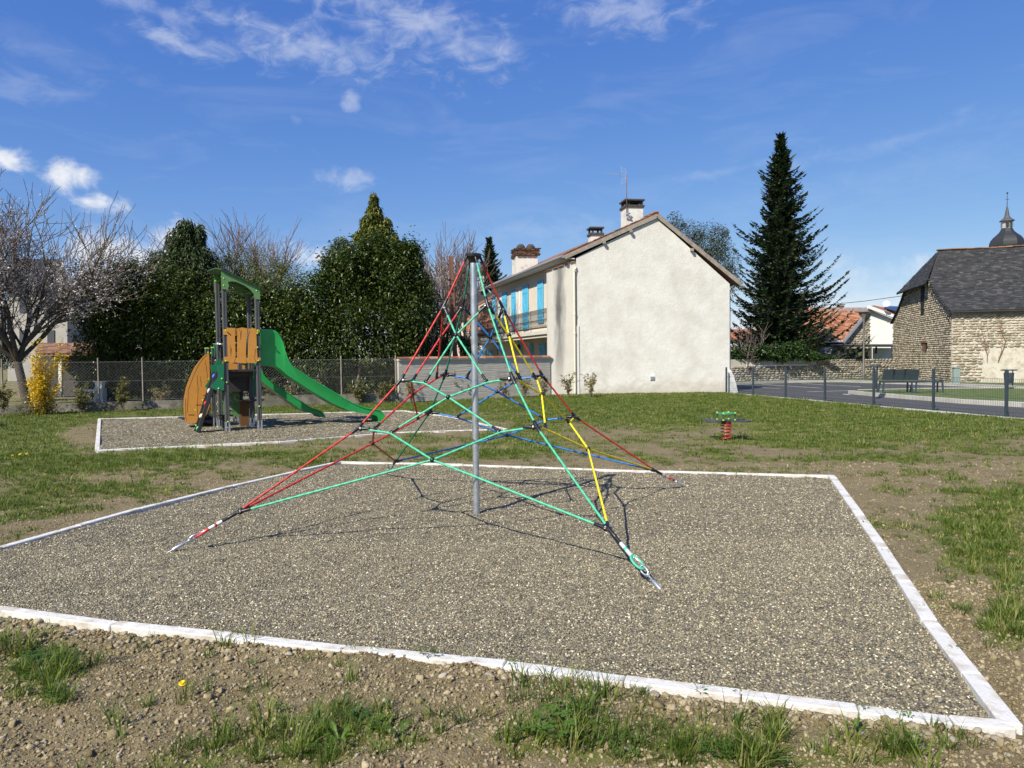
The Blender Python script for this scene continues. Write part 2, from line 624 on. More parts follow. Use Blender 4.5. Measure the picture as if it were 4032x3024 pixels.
# ------------------------------------------------------------------ vegetation helpers
def tubes_np(segs, sides=4):
    """segs: list of (p0,p1,r0,r1)"""
    A = np.array([s[0] for s in segs], float); B = np.array([s[1] for s in segs], float)
    r0 = np.array([s[2] for s in segs]); r1 = np.array([s[3] for s in segs])
    d = B - A; L = np.linalg.norm(d, axis=1, keepdims=True); d = d / np.maximum(L, 1e-6)
    up = np.where(np.abs(d[:, 2:3]) > .9, np.array([[1., 0, 0]]), np.array([[0., 0, 1]]))
    a = np.cross(d, up); a /= np.linalg.norm(a, axis=1, keepdims=True); b = np.cross(d, a)
    n = len(segs); V = np.zeros((n, 2, sides, 3))
    for k in range(sides):
        t = 2 * PI * k / sides
        off = a * math.cos(t) + b * math.sin(t)
        V[:, 0, k] = A + off * r0[:, None]; V[:, 1, k] = B + off * r1[:, None]
    base = np.arange(n)[:, None] * 2 * sides
    F = []
    for k in range(sides):
        k2 = (k + 1) % sides
        F.append(np.concatenate([base + k, base + k2, base + sides + k2, base + sides + k], 1))
    return V.reshape(-1, 3), np.concatenate(F, 0)


def grow(r, p, d, length, rad, depth, P, segs, tips):
    """recursive branching; P: dict of parameters"""
    n = P.get('seg', 4)
    L = length / n
    p = np.array(p, float); d = np.array(d, float)
    rr = rad
    for i in range(n):
        d = d + r.normal(0, P.get('wig', .12), 3) + np.array([0, 0, P.get('up', .05)])
        d /= np.linalg.norm(d)
        q = p + d * L
        r2 = rad * (1 - (i + 1) / n * (1 - P.get('taper', .55)))
        segs.append((p.copy(), q.copy(), rr, r2))
        p = q; rr = r2
        if depth > 0 and (i + 1) / n >= P.get('start', .3):
            for _ in range(r.poisson(P.get('kids', 1.3))):
                ang = r.uniform(*P.get('ang', (.4, .9))); az_ = r.uniform(0, 2 * PI)
                a = np.cross(d, [0, 0, 1.0]); na_ = np.linalg.norm(a)
                a = a / na_ if na_ > .05 else np.array([1., 0, 0]); b = np.cross(d, a)
                nd = d * math.cos(ang) + (a * math.cos(az_) + b * math.sin(az_)) * math.sin(ang)
                grow(r, p, nd, length * r.uniform(*P.get('ratio', (.5, .75))), rr * P.get('rr', .6), depth - 1, P, segs, tips)
    if depth > 0:
        grow(r, p, d, length * .7, rr * .9, depth - 1, P, segs, tips)
    else:
        tips.append(p.copy())


def leaves_np(r, P, size, aspect=0.45, droop=0.4, fold=0.15, v=None, orient=None):
    """one folded four-cornered leaf (two triangles) at each point"""
    n = len(P)
    az_ = r.uniform(0, 2 * PI, n); el_ = r.uniform(-.9, .5, n) - droop * .5
    d = np.stack([np.cos(az_) * np.cos(el_), np.sin(az_) * np.cos(el_), np.sin(el_)], 1)
    if orient is not None:
        d = d + orient * 1.1
        d /= np.linalg.norm(d, axis=1, keepdims=True)
    s = r.uniform(.65, 1.25, n) * size
    side = np.cross(d, r.normal(0, 1, (n, 3)) * .45 + np.array([0, 0, 1.0])); side /= np.maximum(np.linalg.norm(side, axis=1, keepdims=True), 1e-5)
    nn = np.cross(side, d)
    V = np.zeros((n, 4, 3))
    V[:, 0] = P - d * s[:, None] * .5
    V[:, 2] = P + d * s[:, None] * .5 - np.array([0, 0, 1]) * (s * .12)[:, None]
    mid = P + d * s[:, None] * -.02
    V[:, 1] = mid + side * (s * aspect * .5)[:, None] + nn * (s * fold)[:, None]
    V[:, 3] = mid - side * (s * aspect * .5)[:, None] + nn * (s * fold)[:, None]
    b = np.arange(n)[:, None] * 4
    F = np.concatenate([b + [0, 1, 2], b + [0, 2, 3]], 0)
    vv = r.random(n) if v is None else v
    return V.reshape(-1, 3), F, np.repeat(vv, 4)


def join_np(parts):
    V = []; F = []; v = []; o = 0
    for p in parts:
        V.append(p[0]); F.append(p[1] + o); v.append(p[2]); o += len(p[0])
    return np.concatenate(V), np.concatenate(F), np.concatenate(v)


def crown_points(r, blobs, n, shell=(0.55, 1.03)):
    """points in lumpy ellipsoids. blobs: (cx,cy,cz,rx,ry,rz)"""
    vol = np.array([(b[3] * b[4] + b[4] * b[5] + b[3] * b[5]) for b in blobs]); vol = vol / vol.sum()
    out = []; nor = []
    for b, w in zip(blobs, vol):
        k = int(n * w)
        d = r.normal(0, 1, (k, 3)); d /= np.linalg.norm(d, axis=1, keepdims=True)
        lump = 1 + .22 * (fbm(d[:, 0] * 3 + b[0], d[:, 1] * 3 + d[:, 2] * 2.3 + b[1], 3, 5) - .5) * 2
        rad = r.uniform(shell[0] ** 2, shell[1] ** 2, k) ** .5 * lump
        p = np.array(b[:3]) + d * rad[:, None] * np.array(b[3:])
        out.append(p); nor.append(d)
    return np.concatenate(out), np.concatenate(nor)


# ================================================================== THE SETTING
def inside(poly, x, y):
    x = np.asarray(x, float); y = np.asarray(y, float)
    r_ = np.zeros(x.shape, bool)
    n = len(poly)
    for i in range(n):
        x1, y1 = poly[i][0], poly[i][1]; x2, y2 = poly[(i + 1) % n][0], poly[(i + 1) % n][1]
        c = ((y1 > y) != (y2 > y)) & (x < (x2 - x1) * (y - y1) / ((y2 - y1) + 1e-12) + x1)
        r_ ^= c
    return r_


def gpoly(pts): return [G(a, b) for a, b in pts]


front_edge = gpoly([(0, 2401), (452, 2463), (904, 2508), (1356, 2560), (1989, 2621), (2459, 2684), (2919, 2741), (3378, 2798), (3745, 2844), (3990, 2866)])
right_edge = gpoly([(3985, 2866), (3826, 2662), (3659, 2450), (3464, 2145), (3283, 1886), (3272, 1875)])
back_edge = gpoly([(3272, 1875), (2552, 1856), (1823, 1832), (1340, 1819)])
left_edge = gpoly([(1340, 1819), (1167, 1856), (911, 1914), (547, 2005), (0, 2157)])
d1 = (left_edge[-1] - left_edge[-2]).normalized(); d2 = (front_edge[0] - front_edge[1]).normalized()
# far-left corner, outside the picture
a_, b_ = left_edge[-1], front_edge[0]
tt = ((b_.x - a_.x) * d2.y - (b_.y - a_.y) * d2.x) / (d1.x * d2.y - d1.y * d2.x)
corner = a_ + d1 * tt
if tt < 0 or tt > 6: corner = Vector((-4.6, 4.6, 0))
PAD1 = front_edge + right_edge[1:] + back_edge[1:] + left_edge[1:] + [corner]
pad2_front = gpoly([(383, 1774), (600, 1763), (1097, 1741), (1396, 1716), (1560, 1703), (1994, 1690)])
pad2_back = gpoly([(1994, 1690), (1756, 1639), (1593, 1617), (1100, 1631), (600, 1644), (392, 1650)])
PAD2 = pad2_front + pad2_back[1:]
fence_px = [(2860, 1546), (2965, 1555), (3093, 1566), (3248, 1580), (3440, 1598), (3675, 1618), (3962, 1643)]
fence_base = gpoly(fence_px)
fdir = (fence_base[-1] - fence_base[0]).normalized()
fence_out = fence_base[-1] + fdir * 2.5
far_kerb = gpoly([(2700, 1520), (2890, 1514), (3100, 1506), (3303, 1503), (3608, 1513), (3763, 1519), (3962, 1527), (4300, 1545)])
ROAD = [fence_base[0] + Vector((-2.5, 2.0, 0))] + fence_base + [fence_out, fence_out + Vector((14, -12, 0)), Vector((45, 8, 0)), Vector((45, 30, 0))] + far_kerb[::-1]
island_near = gpoly([(3345, 1549), (3449, 1559), (3598, 1571), (3796, 1587), (4032, 1601), (4400, 1640)])
island_far = gpoly([(4400, 1545), (3962, 1537), (3631, 1539), (3465, 1543), (3380, 1545)])
ISLAND = island_near + island_far


def pad_mask(x, y): return inside(PAD1, x, y) | inside(PAD2, x, y)


def soil_z(x, y):
    near = np.clip((7 - y) / 3, 0, 1)
    z = (fbm(x * .5, y * .5, 3, 1) - .5) * .05
    z = z + near * ((fbm(x * 6, y * 6, 3, 2) - .5) * .045 + (fbm(x * 26, y * 26, 2, 4) - .5) * .022)
    return z - .012


def gravel_z(x, y):
    return -.016 + (fbm(x * 1.3, y * 1.3, 2, 7) - .5) * .045 + (fbm(x * 5, y * 5, 2, 8) - .5) * .026


# where the grass grows: patches measured on the photograph, broken up by noise that lives on the ground
BL = [(150, 2650, 230, 120, .95), (60, 2560, 200, 70, .5), (480, 2800, 230, 90, .35), (1250, 2910, 420, 90, .8), (1400, 2830, 250, 60, .4), (900, 2700, 200, 60, .2),
      (2350, 2920, 520, 85, .9), (2700, 2960, 500, 90, .8), (3560, 2920, 300, 90, 1.1), (3200, 2990, 300, 60, .6), (700, 2990, 350, 60, .4), (3000, 2840, 120, 40, .35),
      (3900, 2080, 130, 90, .9), (3970, 2380, 70, 150, .95), (3760, 2040, 140, 40, .7), (3560, 1930, 200, 26, .45), (3850, 2180, 120, 60, .6), (4000, 1960, 300, 50, .5), (3960, 2500, 90, 60, .5),
      (3700, 1870, 170, 18, .5), (3300, 1790, 600, 30, .35), (3200, 1740, 900, 30, .55), (3500, 1690, 700, 30, .5),
      (3300, 1640, 900, 45, .9), (2500, 1590, 700, 30, .95), (2000, 1580, 500, 22, .6), (3800, 1700, 500, 26, .55), (2250, 1650, 300, 22, .4), (2100, 1780, 250, 20, .45), (2500, 1790, 300, 18, .15),
      (2850, 1700, 200, 16, -.5), (2500, 1720, 250, 18, -.35), (3000, 1770, 500, 22, -.35), (2700, 1830, 600, 20, -.3), (1700, 1780, 330, 22, .35), (1950, 1730, 260, 16, .35),
      (100, 1720, 220, 60, 1.0), (200, 1860, 300, 70, .55), (60, 1990, 220, 60, .45), (330, 1720, 90, 50, -.6), (500, 1830, 300, 22, .5), (1000, 1780, 360, 22, .75), (1250, 1820, 260, 22, .5),
      (600, 1930, 300, 25, .3), (900, 1860, 250, 22, .2), (330, 2060, 300, 24, -.3), (800, 1600, 900, 22, .75), (200, 1640, 300, 18, .8), (1300, 1600, 400, 22, .7),
      (3360, 2000, 60, 90, -.6), (3560, 2300, 90, 180, -.7), (3800, 2600, 110, 150, -.5), (700, 2100, 700, 40, -.4)]


def grass_density(x, y):
    px, py = project_np(x, y, np.zeros_like(x))
    d = np.where(py < 1660, .42, np.where(py < 1900, .26, np.where(py < 2350, .18, .05)))
    off = (px < -100) | (px > 4150) | (py > 3100) | (y < 1.0)
    d = np.where(off, .45, d)
    for cx, cy, rx, ry, a in BL:
        d = d + a * np.exp(-(((px - cx) / rx) ** 2 + ((py - cy) / ry) ** 2))
    n = fbm(x * 1.1, y * 1.1, 4, 11) - .5
    n2 = fbm(x * 4.5, y * 4.5, 3, 12) - .5
    return np.clip(d + n * 1.3 + n2 * .8, 0, 1)


# --- ground
ys = [1.0]
while ys[-1] < 8: ys.append(ys[-1] * 1.0085)
while ys[-1] < 500: ys.append(ys[-1] * 1.022)
ys = np.array([-60, -25, -10, -4, -1, .2, .7] + ys)
cc = np.linspace(-1, 1, 520)
wy = 1.2 + .8 * np.maximum(ys, 3.0)
XX = wy[:, None] * (cc * (1 + 3.2 * cc ** 8))[None, :]
YY = np.repeat(ys[:, None], len(cc), 1)
x_, y_ = XX.ravel(), YY.ravel()
gd_all = grass_density(x_, y_)
low = pad_mask(x_, y_)
road_m = inside(ROAD, x_, y_)
zz_ = np.where(low, -.10, soil_z(x_, y_))
zz_ = np.where(road_m & ~low, -.06, zz_)
nr, nc = XX.shape
ii = (np.arange(nr - 1)[:, None] * nc + np.arange(nc - 1)[None, :]).ravel()[:, None]
Fg = np.concatenate([ii, ii + 1, ii + nc + 1, ii + nc], 1)
Vg = np.stack([x_, y_, zz_], 1)
me = mesh_np('ground', Vg, Fg, gd_all)
m, t, b = principled('soil_and_lawn')
co = coord(t)
at = t.new('ShaderNodeAttribute'); at.attribute_name = 'v'
n1 = t.noise(co, 3.2, 8, .7); n2 = t.noise(co, 38, 5, .7); n3 = t.noise(co, 150, 3, .6)
soil = t.ramp(n1, [(.3, (.175, .137, .072)), (.55, (.25, .203, .113)), (.75, (.33, .275, .165))])
soil = t.mix(t.ramp(n2, [(.38, .55), (.5, 0.0)]), soil, (.10, .068, .042))
vs_ = t.voro(co, 55)
soil = t.mix(t.ramp(vs_.outputs['Distance'], [(.12, .5), (.3, 0.0)]), soil, (.42, .36, .27))
gcol = t.ramp(t.noise(co, 2.2, 7, .7), [(.3, (.062, .095, .014)), (.5, (.10, .138, .022)), (.72, (.17, .175, .04))])
gcol = t.mix(t.ramp(t.noise(t.mapping(co, (1, 2.5, 1)), 9, 6, .75), [(.38, 0.0), (.62, .8)]), gcol, (.235, .195, .085))
gf = t.ramp(t.m('ADD', at.outputs['Fac'], t.m('MULTIPLY', t.m('SUBTRACT', t.noise(co, 14, 6, .75), .5), 1.3)), [(.34, 0.0), (.62, 1.0)])
t.link(t.mix(gf, soil, gcol), b.inputs['Base Color'])
b.inputs['Roughness'].default_value = .95
b.inputs['Specular IOR Level'].default_value = .15
h_ = t.m('ADD', t.m('MULTIPLY', n2, 1.0), t.m('MULTIPLY', n3, .35))
t.link(t.bump(h_, .9, .03), b.inputs['Normal'])
MSOIL = m
go_ = link('ground', me, None, m, smooth=True)
go_['kind'] = 'structure'
outer = MB(); outer.add([(-1500, -300, -.35), (1500, -300, -.35), (1500, 2200, -.35), (-1500, 2200, -.35)], [(0, 1, 2, 3)])
o = outer.build('terrain', mat('far_fields', (.09, .13, .04), .95, .3, .05)); o['kind'] = 'structure'

# --- gravel
def gravel_material():
    m, t, b = principled('rounded_gravel')
    co = coord(t)
    v = t.voro(co, 88)
    v2 = t.voro(co, 150)
    hue = t.new('ShaderNodeSeparateColor'); t.link(v.outputs['Color'], hue.inputs[0])
    col = t.ramp(hue.outputs[0], [(.0, (.055, .052, .050)), (.18, (.12, .108, .088)), (.34, (.18, .152, .108)), (.5, (.25, .215, .155)), (.66, (.125, .122, .118)), (.78, (.31, .27, .20)), (.92, (.46, .41, .31)), (.98, (.64, .60, .50))], 'CONSTANT')
    big = t.noise(co, 1.1, 5, .6)
    col = t.mix(t.ramp(big, [(.42, 0.0), (.7, .35)]), col, (.27, .235, .17))
    edge = t.ramp(v.outputs['Distance'], [(.35, 1.0), (.75, .45)])
    mc = t.new('ShaderNodeMix'); mc.data_type = 'RGBA'; mc.blend_type = 'MULTIPLY'; mc.inputs[0].default_value = .8
    t.link(col, mc.inputs[6]); t.link(edge, mc.inputs[7])
    t.link(t.mix(1.0, mc.outputs[2], (1.0, .985, .87), 'MULTIPLY'), b.inputs['Base Color'])
    b.inputs['Roughness'].default_value = .8
    h = t.m('SUBTRACT', 1.0, v.outputs['Distance'])
    t.link(t.bump(t.m('ADD', h, t.m('MULTIPLY', v2.outputs['Distance'], -.4)), 1.0, .008), b.inputs['Normal'])
    return m


MGRAV = gravel_material()


def pad_sheet(name, poly, step):
    xs = [p.x for p in poly]; yy = [p.y for p in poly]
    bm = bmesh.new()
    f = bm.faces.new([bm.verts.new((p.x, p.y, 0)) for p in poly])
    if f.normal.z < 0: f.normal_flip()
    x0, x1, y0, y1 = min(xs), max(xs), min(yy), max(yy)
    k = x0 + step
    while k < x1:
        bmesh.ops.bisect_plane(bm, geom=bm.verts[:] + bm.edges[:] + bm.faces[:], plane_co=(k, 0, 0), plane_no=(1, 0, 0)); k += step
    k = y0 + step
    while k < y1:
        bmesh.ops.bisect_plane(bm, geom=bm.verts[:] + bm.edges[:] + bm.faces[:], plane_co=(0, k, 0), plane_no=(0, 1, 0)); k += step
    V = np.array([v.co for v in bm.verts])
    Z = gravel_z(V[:, 0], V[:, 1])
    for v, z in zip(bm.verts, Z): v.co.z = z
    bm.normal_update()
    me = bpy.data.meshes.new(name); bm.to_mesh(me); bm.free()
    o = link(name, me, None, MGRAV, smooth=True)
    if me.polygons[0].normal.z < 0: me.flip_normals()
    o['kind'] = 'structure'
    return o


pad_sheet('gravel_bed', PAD1, .09)
pad_sheet('gravel_bed', PAD2, .25)

MPEB = mat_rand('pebble', [(0, (.085, .078, .068)), (.12, (.15, .134, .10)), (.3, (.205, .175, .122)), (.47, (.27, .23, .16)), (.62, (.14, .135, .125)), (.72, (.18, .16, .12)), (.81, (.34, .295, .21)), (.92, (.52, .47, .36)), (.98, (.68, .64, .54))], .6, .35, patch=((.33, .275, .19), .55))
for n_ in MPEB.node_tree.nodes:
    if n_.type == 'VALTORGB': n_.color_ramp.interpolation = 'CONSTANT'
peb_src = [source('pebble', me_) for me_ in ico_variants(8, MPEB, .2, 5, 1)]


def sample_region(poly, x0, x1, y0, y1, n, r):
    x = r.uniform(x0, x1, n); y = r.uniform(y0, y1, n)
    k = inside(poly, x, y)
    return x[k], y[k]


r = np.random.default_rng(21)
X1, Y1 = sample_region(PAD1, -5.2, 4.9, 2.6, 6.2, int(36.4 * 8200), r)
X2, Y2 = sample_region(PAD1, -5.2, 4.9, 6.2, 10.8, int(46 * 3000), r)
# only what the lens or a step aside could see
px_, py_ = project_np(X1, Y1, np.zeros_like(X1)); k = (px_ > -500) & (px_ < 4500)
X1, Y1 = X1[k], Y1[k]
X_ = np.concatenate([X1, X2]); Y_ = np.concatenate([Y1, Y2])
s_ = np.concatenate([r.uniform(.0075, .0155, len(X1)), r.uniform(.010, .018, len(X2))])
P_ = np.stack([X_, Y_, gravel_z(X_, Y_) + s_ * .12], 1)
S_ = np.stack([s_ * r.uniform(.9, 1.5, len(s_)), s_ * r.uniform(.75, 1.1, len(s_)), s_ * r.uniform(.5, .8, len(s_))], 1)
rot_ = np.stack([r.normal(0, .3, len(s_)), r.normal(0, .3, len(s_)), r.uniform(0, 6.3, len(s_))], 1)
o = scatter('gravel', P_, rot_, S_, r.integers(0, 8, len(s_)), peb_src)
X2, Y2 = sample_region(PAD2, -13, 1, 12.5, 22, 110000, np.random.default_rng(5))
s2 = r.uniform(.016, .032, len(X2))
o2 = scatter('gravel', np.stack([X2, Y2, gravel_z(X2, Y2) + s2 * .05], 1), np.stack([r.normal(0, .3, len(s2)), r.normal(0, .3, len(s2)), r.uniform(0, 6.3, len(s2))], 1), np.stack([s2 * r.uniform(.9, 1.5, len(s2)), s2, s2 * .5], 1), r.integers(0, 8, len(s2)), peb_src)
tag(o2, 'loose rounded pebbles covering the far bed under the play tower', 'gravel', kind='stuff')
tag(o, 'loose rounded grey and cream pebbles covering the bed under the rope pyramid', 'gravel', kind='stuff')

# --- kerbs: concrete edging pieces
MK = mat('edging_concrete', (.62, .61, .575), .85, .12, 5, bump=.5, bscale=60, dirt=(.36, .29, .20), dscale=4, dlo=.48, dhi=.70)


def kerb(line, width, length, height, m=MK, z=.0, name='edging', parent=None, closed=False):
    # split the line into pieces of about 'length'
    out = []
    for a, b in zip(line[:-1], line[1:]):
        L = (b - a).length
        k = max(1, round(L / length))
        for i in range(k):
            out.append((a.lerp(b, i / k), a.lerp(b, (i + 1) / k)))
    rr = random.Random(len(out))
    for a, b in out:
        d = (b - a); L = d.length
        mb = MB(); mb.box((0, 0, -height / 2), (L - .005, width, height), bevel=.006)
        o = mb.build('edging_piece', m, parent, smooth=False)
        c = (a + b) / 2
        o.location = (c.x, c.y, z + rr.uniform(-.004, .005))
        o.rotation_euler = (rr.uniform(-.03, .03), rr.uniform(-.004, .004), math.atan2(d.y, d.x) + rr.uniform(-.003, .003))


def inset(line, w):
    return line


ke = empty('edging'); ke['kind'] = 'structure'
kerb(front_edge[::-1] + [], .078, .99, .2, z=.016, parent=ke)
kerb(right_edge, .088, .99, .2, z=.020, parent=ke)
kerb(back_edge, .075, .99, .2, z=.012, parent=ke)
kerb(left_edge + [corner], .075, .99, .2, z=.012, parent=ke)
kerb([corner, front_edge[0]], .078, .99, .2, z=.014, parent=ke)
ke2 = empty('edging'); ke2['kind'] = 'structure'
kerb(pad2_front, .07, .99, .2, z=.014, parent=ke2)
kerb(pad2_back, .07, .99, .2, z=.012, parent=ke2)
kerb([pad2_back[-1], pad2_front[0]], .08, .99, .2, z=.02, parent=ke2)

# --- soil clods and stones
MCLOD = mat_rand('soil_clod', [(0, (.165, .126, .066)), (.45, (.25, .20, .112)), (.75, (.33, .27, .165)), (1, (.41, .345, .225))], .95, .1, bump=.5, bscale=6)
MSTN = mat_rand('field_stone', [(0, (.22, .18, .125)), (.3, (.31, .26, .19)), (.6, (.25, .23, .19)), (1, (.42, .36, .27))], .75, .3, bump=.2, bscale=4)
clod_src = [source('soil_clod', q) for q in ico_variants(6, MCLOD, .32, 9, 2)]
stone_src = [source('stone', q) for q in ico_variants(5, MSTN, .14, 12, 2)]
r = np.random.default_rng(22)


def soil_points(n, x0, x1, y0, y1, r, dmax=2.0):
    x = r.uniform(x0, x1, n); y = r.uniform(y0, y1, n)
    k = ~pad_mask(x, y)
    x, y = x[k], y[k]
    px, py = project_np(x, y, np.zeros_like(x))
    k = (px > -300) & (px < 4330) & (py < 3250)
    return x[k], y[k]


x1, y1 = soil_points(110000, -4.2, 4.2, 2.0, 5.0, r)
x2, y2 = soil_points(50000, -7, 8, 5.0, 10.5, r)
x_ = np.concatenate([x1, x2]); y_ = np.concatenate([y1, y2])
s_ = np.exp(r.normal(-4.85, .5, len(x_))); s_ = np.clip(s_, .004, .04)
P_ = np.stack([x_, y_, soil_z(x_, y_) + s_ * .1], 1)
S_ = np.stack([s_ * r.uniform(.8, 1.3, len(s_)), s_ * r.uniform(.8, 1.2, len(s_)), s_ * r.uniform(.55, .9, len(s_))], 1)
rot_ = r.uniform(0, 6.3, (len(s_), 3)) * np.array([.15, .15, 1])
idx_ = np.where(r.random(len(s_)) < .95, r.integers(0, 6, len(s_)), r.integers(6, 11, len(s_)))
o = scatter('soil_clods', P_, rot_, S_, idx_, clod_src + stone_src)
tag(o, 'crumbly brown soil clods and small stones strewn over the bare earth', 'soil', kind='stuff')
# a denser line of rounded stones beside the front edging
pts = []
for a, b in zip(front_edge[:-1], front_edge[1:]):
    L = (b - a).length; n_ = int(L * 230)
    tq = r.random(n_); off = np.abs(r.normal(0, .10, n_)) + .05
    dd = (b - a).normalized(); nx, ny = dd.y, -dd.x
    if ny > 0: nx, ny = -nx, -ny
    w_ = 1.0
    keep = vnoise((a.x + tq * (b.x - a.x)) * 1.4, np.zeros(n_), 31) > .36
    pts.append(np.stack([a.x + tq * (b.x - a.x) + nx * off, a.y + tq * (b.y - a.y) + ny * off], 1)[keep])
pts = np.concatenate(pts)
s_ = np.clip(np.exp(r.normal(-4.15, .42, len(pts))), .008, .05)
P_ = np.stack([pts[:, 0], pts[:, 1], soil_z(pts[:, 0], pts[:, 1]) + s_ * .18], 1)
S_ = np.stack([s_ * r.uniform(.9, 1.5, len(s_)), s_ * r.uniform(.8, 1.1, len(s_)), s_ * r.uniform(.55, .85, len(s_))], 1)
o = scatter('stones', P_, r.uniform(0, 6.3, (len(s_), 3)) * np.array([.1, .1, 1]), S_, np.where(r.random(len(s_)) < .35, r.integers(0, 5, len(s_)), r.integers(5, 11, len(s_))), stone_src + clod_src)
tag(o, 'rounded field stones and clods heaped along the front concrete edging', 'stones', kind='stuff')

# --- grass tufts
MGR = mat_rand('grass_blade', [(0, (.055, .10, .010)), (.4, (.095, .15, .016)), (.75, (.155, .205, .028)), (.93, (.22, .23, .05)), (1, (.35, .30, .13))], .5, .35, trans=.35)
MWEED = mat_rand('weed_leaf', [(0, (.05, .11, .012)), (.6, (.085, .16, .018)), (1, (.14, .21, .03))], .45, .4, trans=.25)


def tuft(r, n, h, w, spread, lean, segs=3):
    mb_v = []; mb_f = []
    for i in range(n):
        a = r.uniform(0, 6.283); rad = spread * r.random() ** .5
        bx, by = rad * math.cos(a), rad * math.sin(a)
        la = a + r.uniform(-.9, .9); ln = lean * r.uniform(.3, 1.3); hh = h * r.uniform(.45, 1.15); ww = w * r.uniform(.7, 1.2)
        sx, sy = -math.sin(la) * ww / 2, math.cos(la) * ww / 2
        o = len(mb_v)
        for k in range(segs + 1):
            f = k / segs
            x = bx + math.cos(la) * ln * f ** 1.8 * hh; y = by + math.sin(la) * ln * f ** 1.8 * hh
            z = hh * (f - .28 * ln * f * f) - .004
            ws = (1 - f ** 1.6) if segs > 1 else 1 - f
            if k == segs: mb_v.append((x, y, z))
            else: mb_v += [(x - sx * ws, y - sy * ws, z), (x + sx * ws, y + sy * ws, z)]
        for k in range(segs - 1):
            mb_f.append((o + 2 * k, o + 2 * k + 1, o + 2 * k + 3, o + 2 * k + 2))
        mb_f.append((o + 2 * (segs - 1), o + 2 * (segs - 1) + 1, o + 2 * segs))
    me = bpy.data.meshes.new('tuft'); me.from_pydata(mb_v, [], mb_f)
    return me


def rosette(r, n, L, w, rise):
    """broad pointed leaves spreading from one root (plantain, dandelion)"""
    V = []; F = []
    for i in range(n):
        a = 2 * PI * i / n + r.uniform(-.4, .4); l_ = L * r.uniform(.6, 1.1); ww = w * r.uniform(.8, 1.2); rz = rise * r.uniform(.5, 1.3)
        o = len(V); c, s2 = math.cos(a), math.sin(a)
        for k, (f, wf) in enumerate([(0, .15), (.3, .6), (.6, 1.0), (.85, .6), (1, .02)]):
            d = l_ * f; z = l_ * (rz * f - .55 * rz * f * f * f) + .003
            V += [(c * d + s2 * ww / 2 * wf, s2 * d - c * ww / 2 * wf, z + ww * .12), (c * d, s2 * d, z), (c * d - s2 * ww / 2 * wf, s2 * d + c * ww / 2 * wf, z + ww * .12)]
        for k in range(4):
            q = o + 3 * k
            F += [(q, q + 1, q + 4, q + 3), (q + 1, q + 2, q + 5, q + 4)]
    me = bpy.data.meshes.new('rosette'); me.from_pydata(V, [], F)
    return me


def clover(r, n, h, spread, s):
    V = []; F = []
    for i in range(n):
        a = r.uniform(0, 6.283); rad = spread * r.random() ** .5; x0, y0 = rad * math.cos(a), rad * math.sin(a); z0 = h * r.uniform(.4, 1.1)
        tl = r.uniform(0, 6.28)
        for k in range(3):
            b = tl + k * 2.094; o = len(V); c, q = math.cos(b), math.sin(b); ss = s * r.uniform(.8, 1.2); tz = r.uniform(-.1, .35)
            V += [(x0, y0, z0), (x0 + (c * .6 + q * .5) * ss, y0 + (q * .6 - c * .5) * ss, z0 + tz * ss), (x0 + c * ss, y0 + q * ss, z0 + tz * ss * .7), (x0 + (c * .6 - q * .5) * ss, y0 + (q * .6 + c * .5) * ss, z0 + tz * ss)]
            F.append((o, o + 1, o + 2, o + 3))
    me = bpy.data.meshes.new('clover'); me.from_pydata(V, [], F)
    return me


rr = random.Random(5)
near_src = []
for k in range(5):
    me_ = tuft(rr, 18, .115, .0052, .034, .75, 4); me_.materials.append(MGR); near_src.append(source('grass_tuft', me_))
for k in range(3):
    me_ = rosette(rr, rr.choice([5, 6, 7]), .058, .012, 1.1); me_.materials.append(MWEED); near_src.append(source('weed', me_))
for k in range(2):
    me_ = clover(rr, 26, .045, .06, .014); me_.materials.append(MWEED); near_src.append(source('clover', me_))
mid_src = []
for k in range(5):
    me_ = tuft(rr, 16, .062, .0062, .05, .8, 2); me_.materials.append(MGR); mid_src.append(source('grass_tuft', me_))
far_src = []
for k in range(4):
    me_ = tuft(rr, 16, .055, .011, .11, .7, 1); me_.materials.append(MGR); far_src.append(source('grass_tuft', me_))

r = np.random.default_rng(31)


def grass_points(n, x0, x1, y0, y1, r, power=1.6, rim=False):
    x = r.uniform(x0, x1, n); y = r.uniform(y0, y1, n)
    k = ~pad_mask(x, y) & ~inside(ROAD, x, y)
    x, y = x[k], y[k]
    d = grass_density(x, y)
    k = r.random(len(x)) < d ** power
    x, y = x[k], y[k]
    px, py = project_np(x, y, np.zeros_like(x))
    k = (px > -300) & (px < 4330) & (py < 3300)
    return x[k], y[k]


def put_grass(name, x, y, s, idx, src, label):
    n = len(x)
    P = np.stack([x, y, soil_z(x, y)], 1)
    rot = np.stack([r.normal(0, .12, n), r.normal(0, .12, n), r.uniform(0, 6.283, n)], 1)
    S = np.stack([s, s, s * r.uniform(.75, 1.15, n)], 1)
    o = scatter(name, P, rot, S, idx, src)
    return tag(o, label, 'grass', kind='stuff')


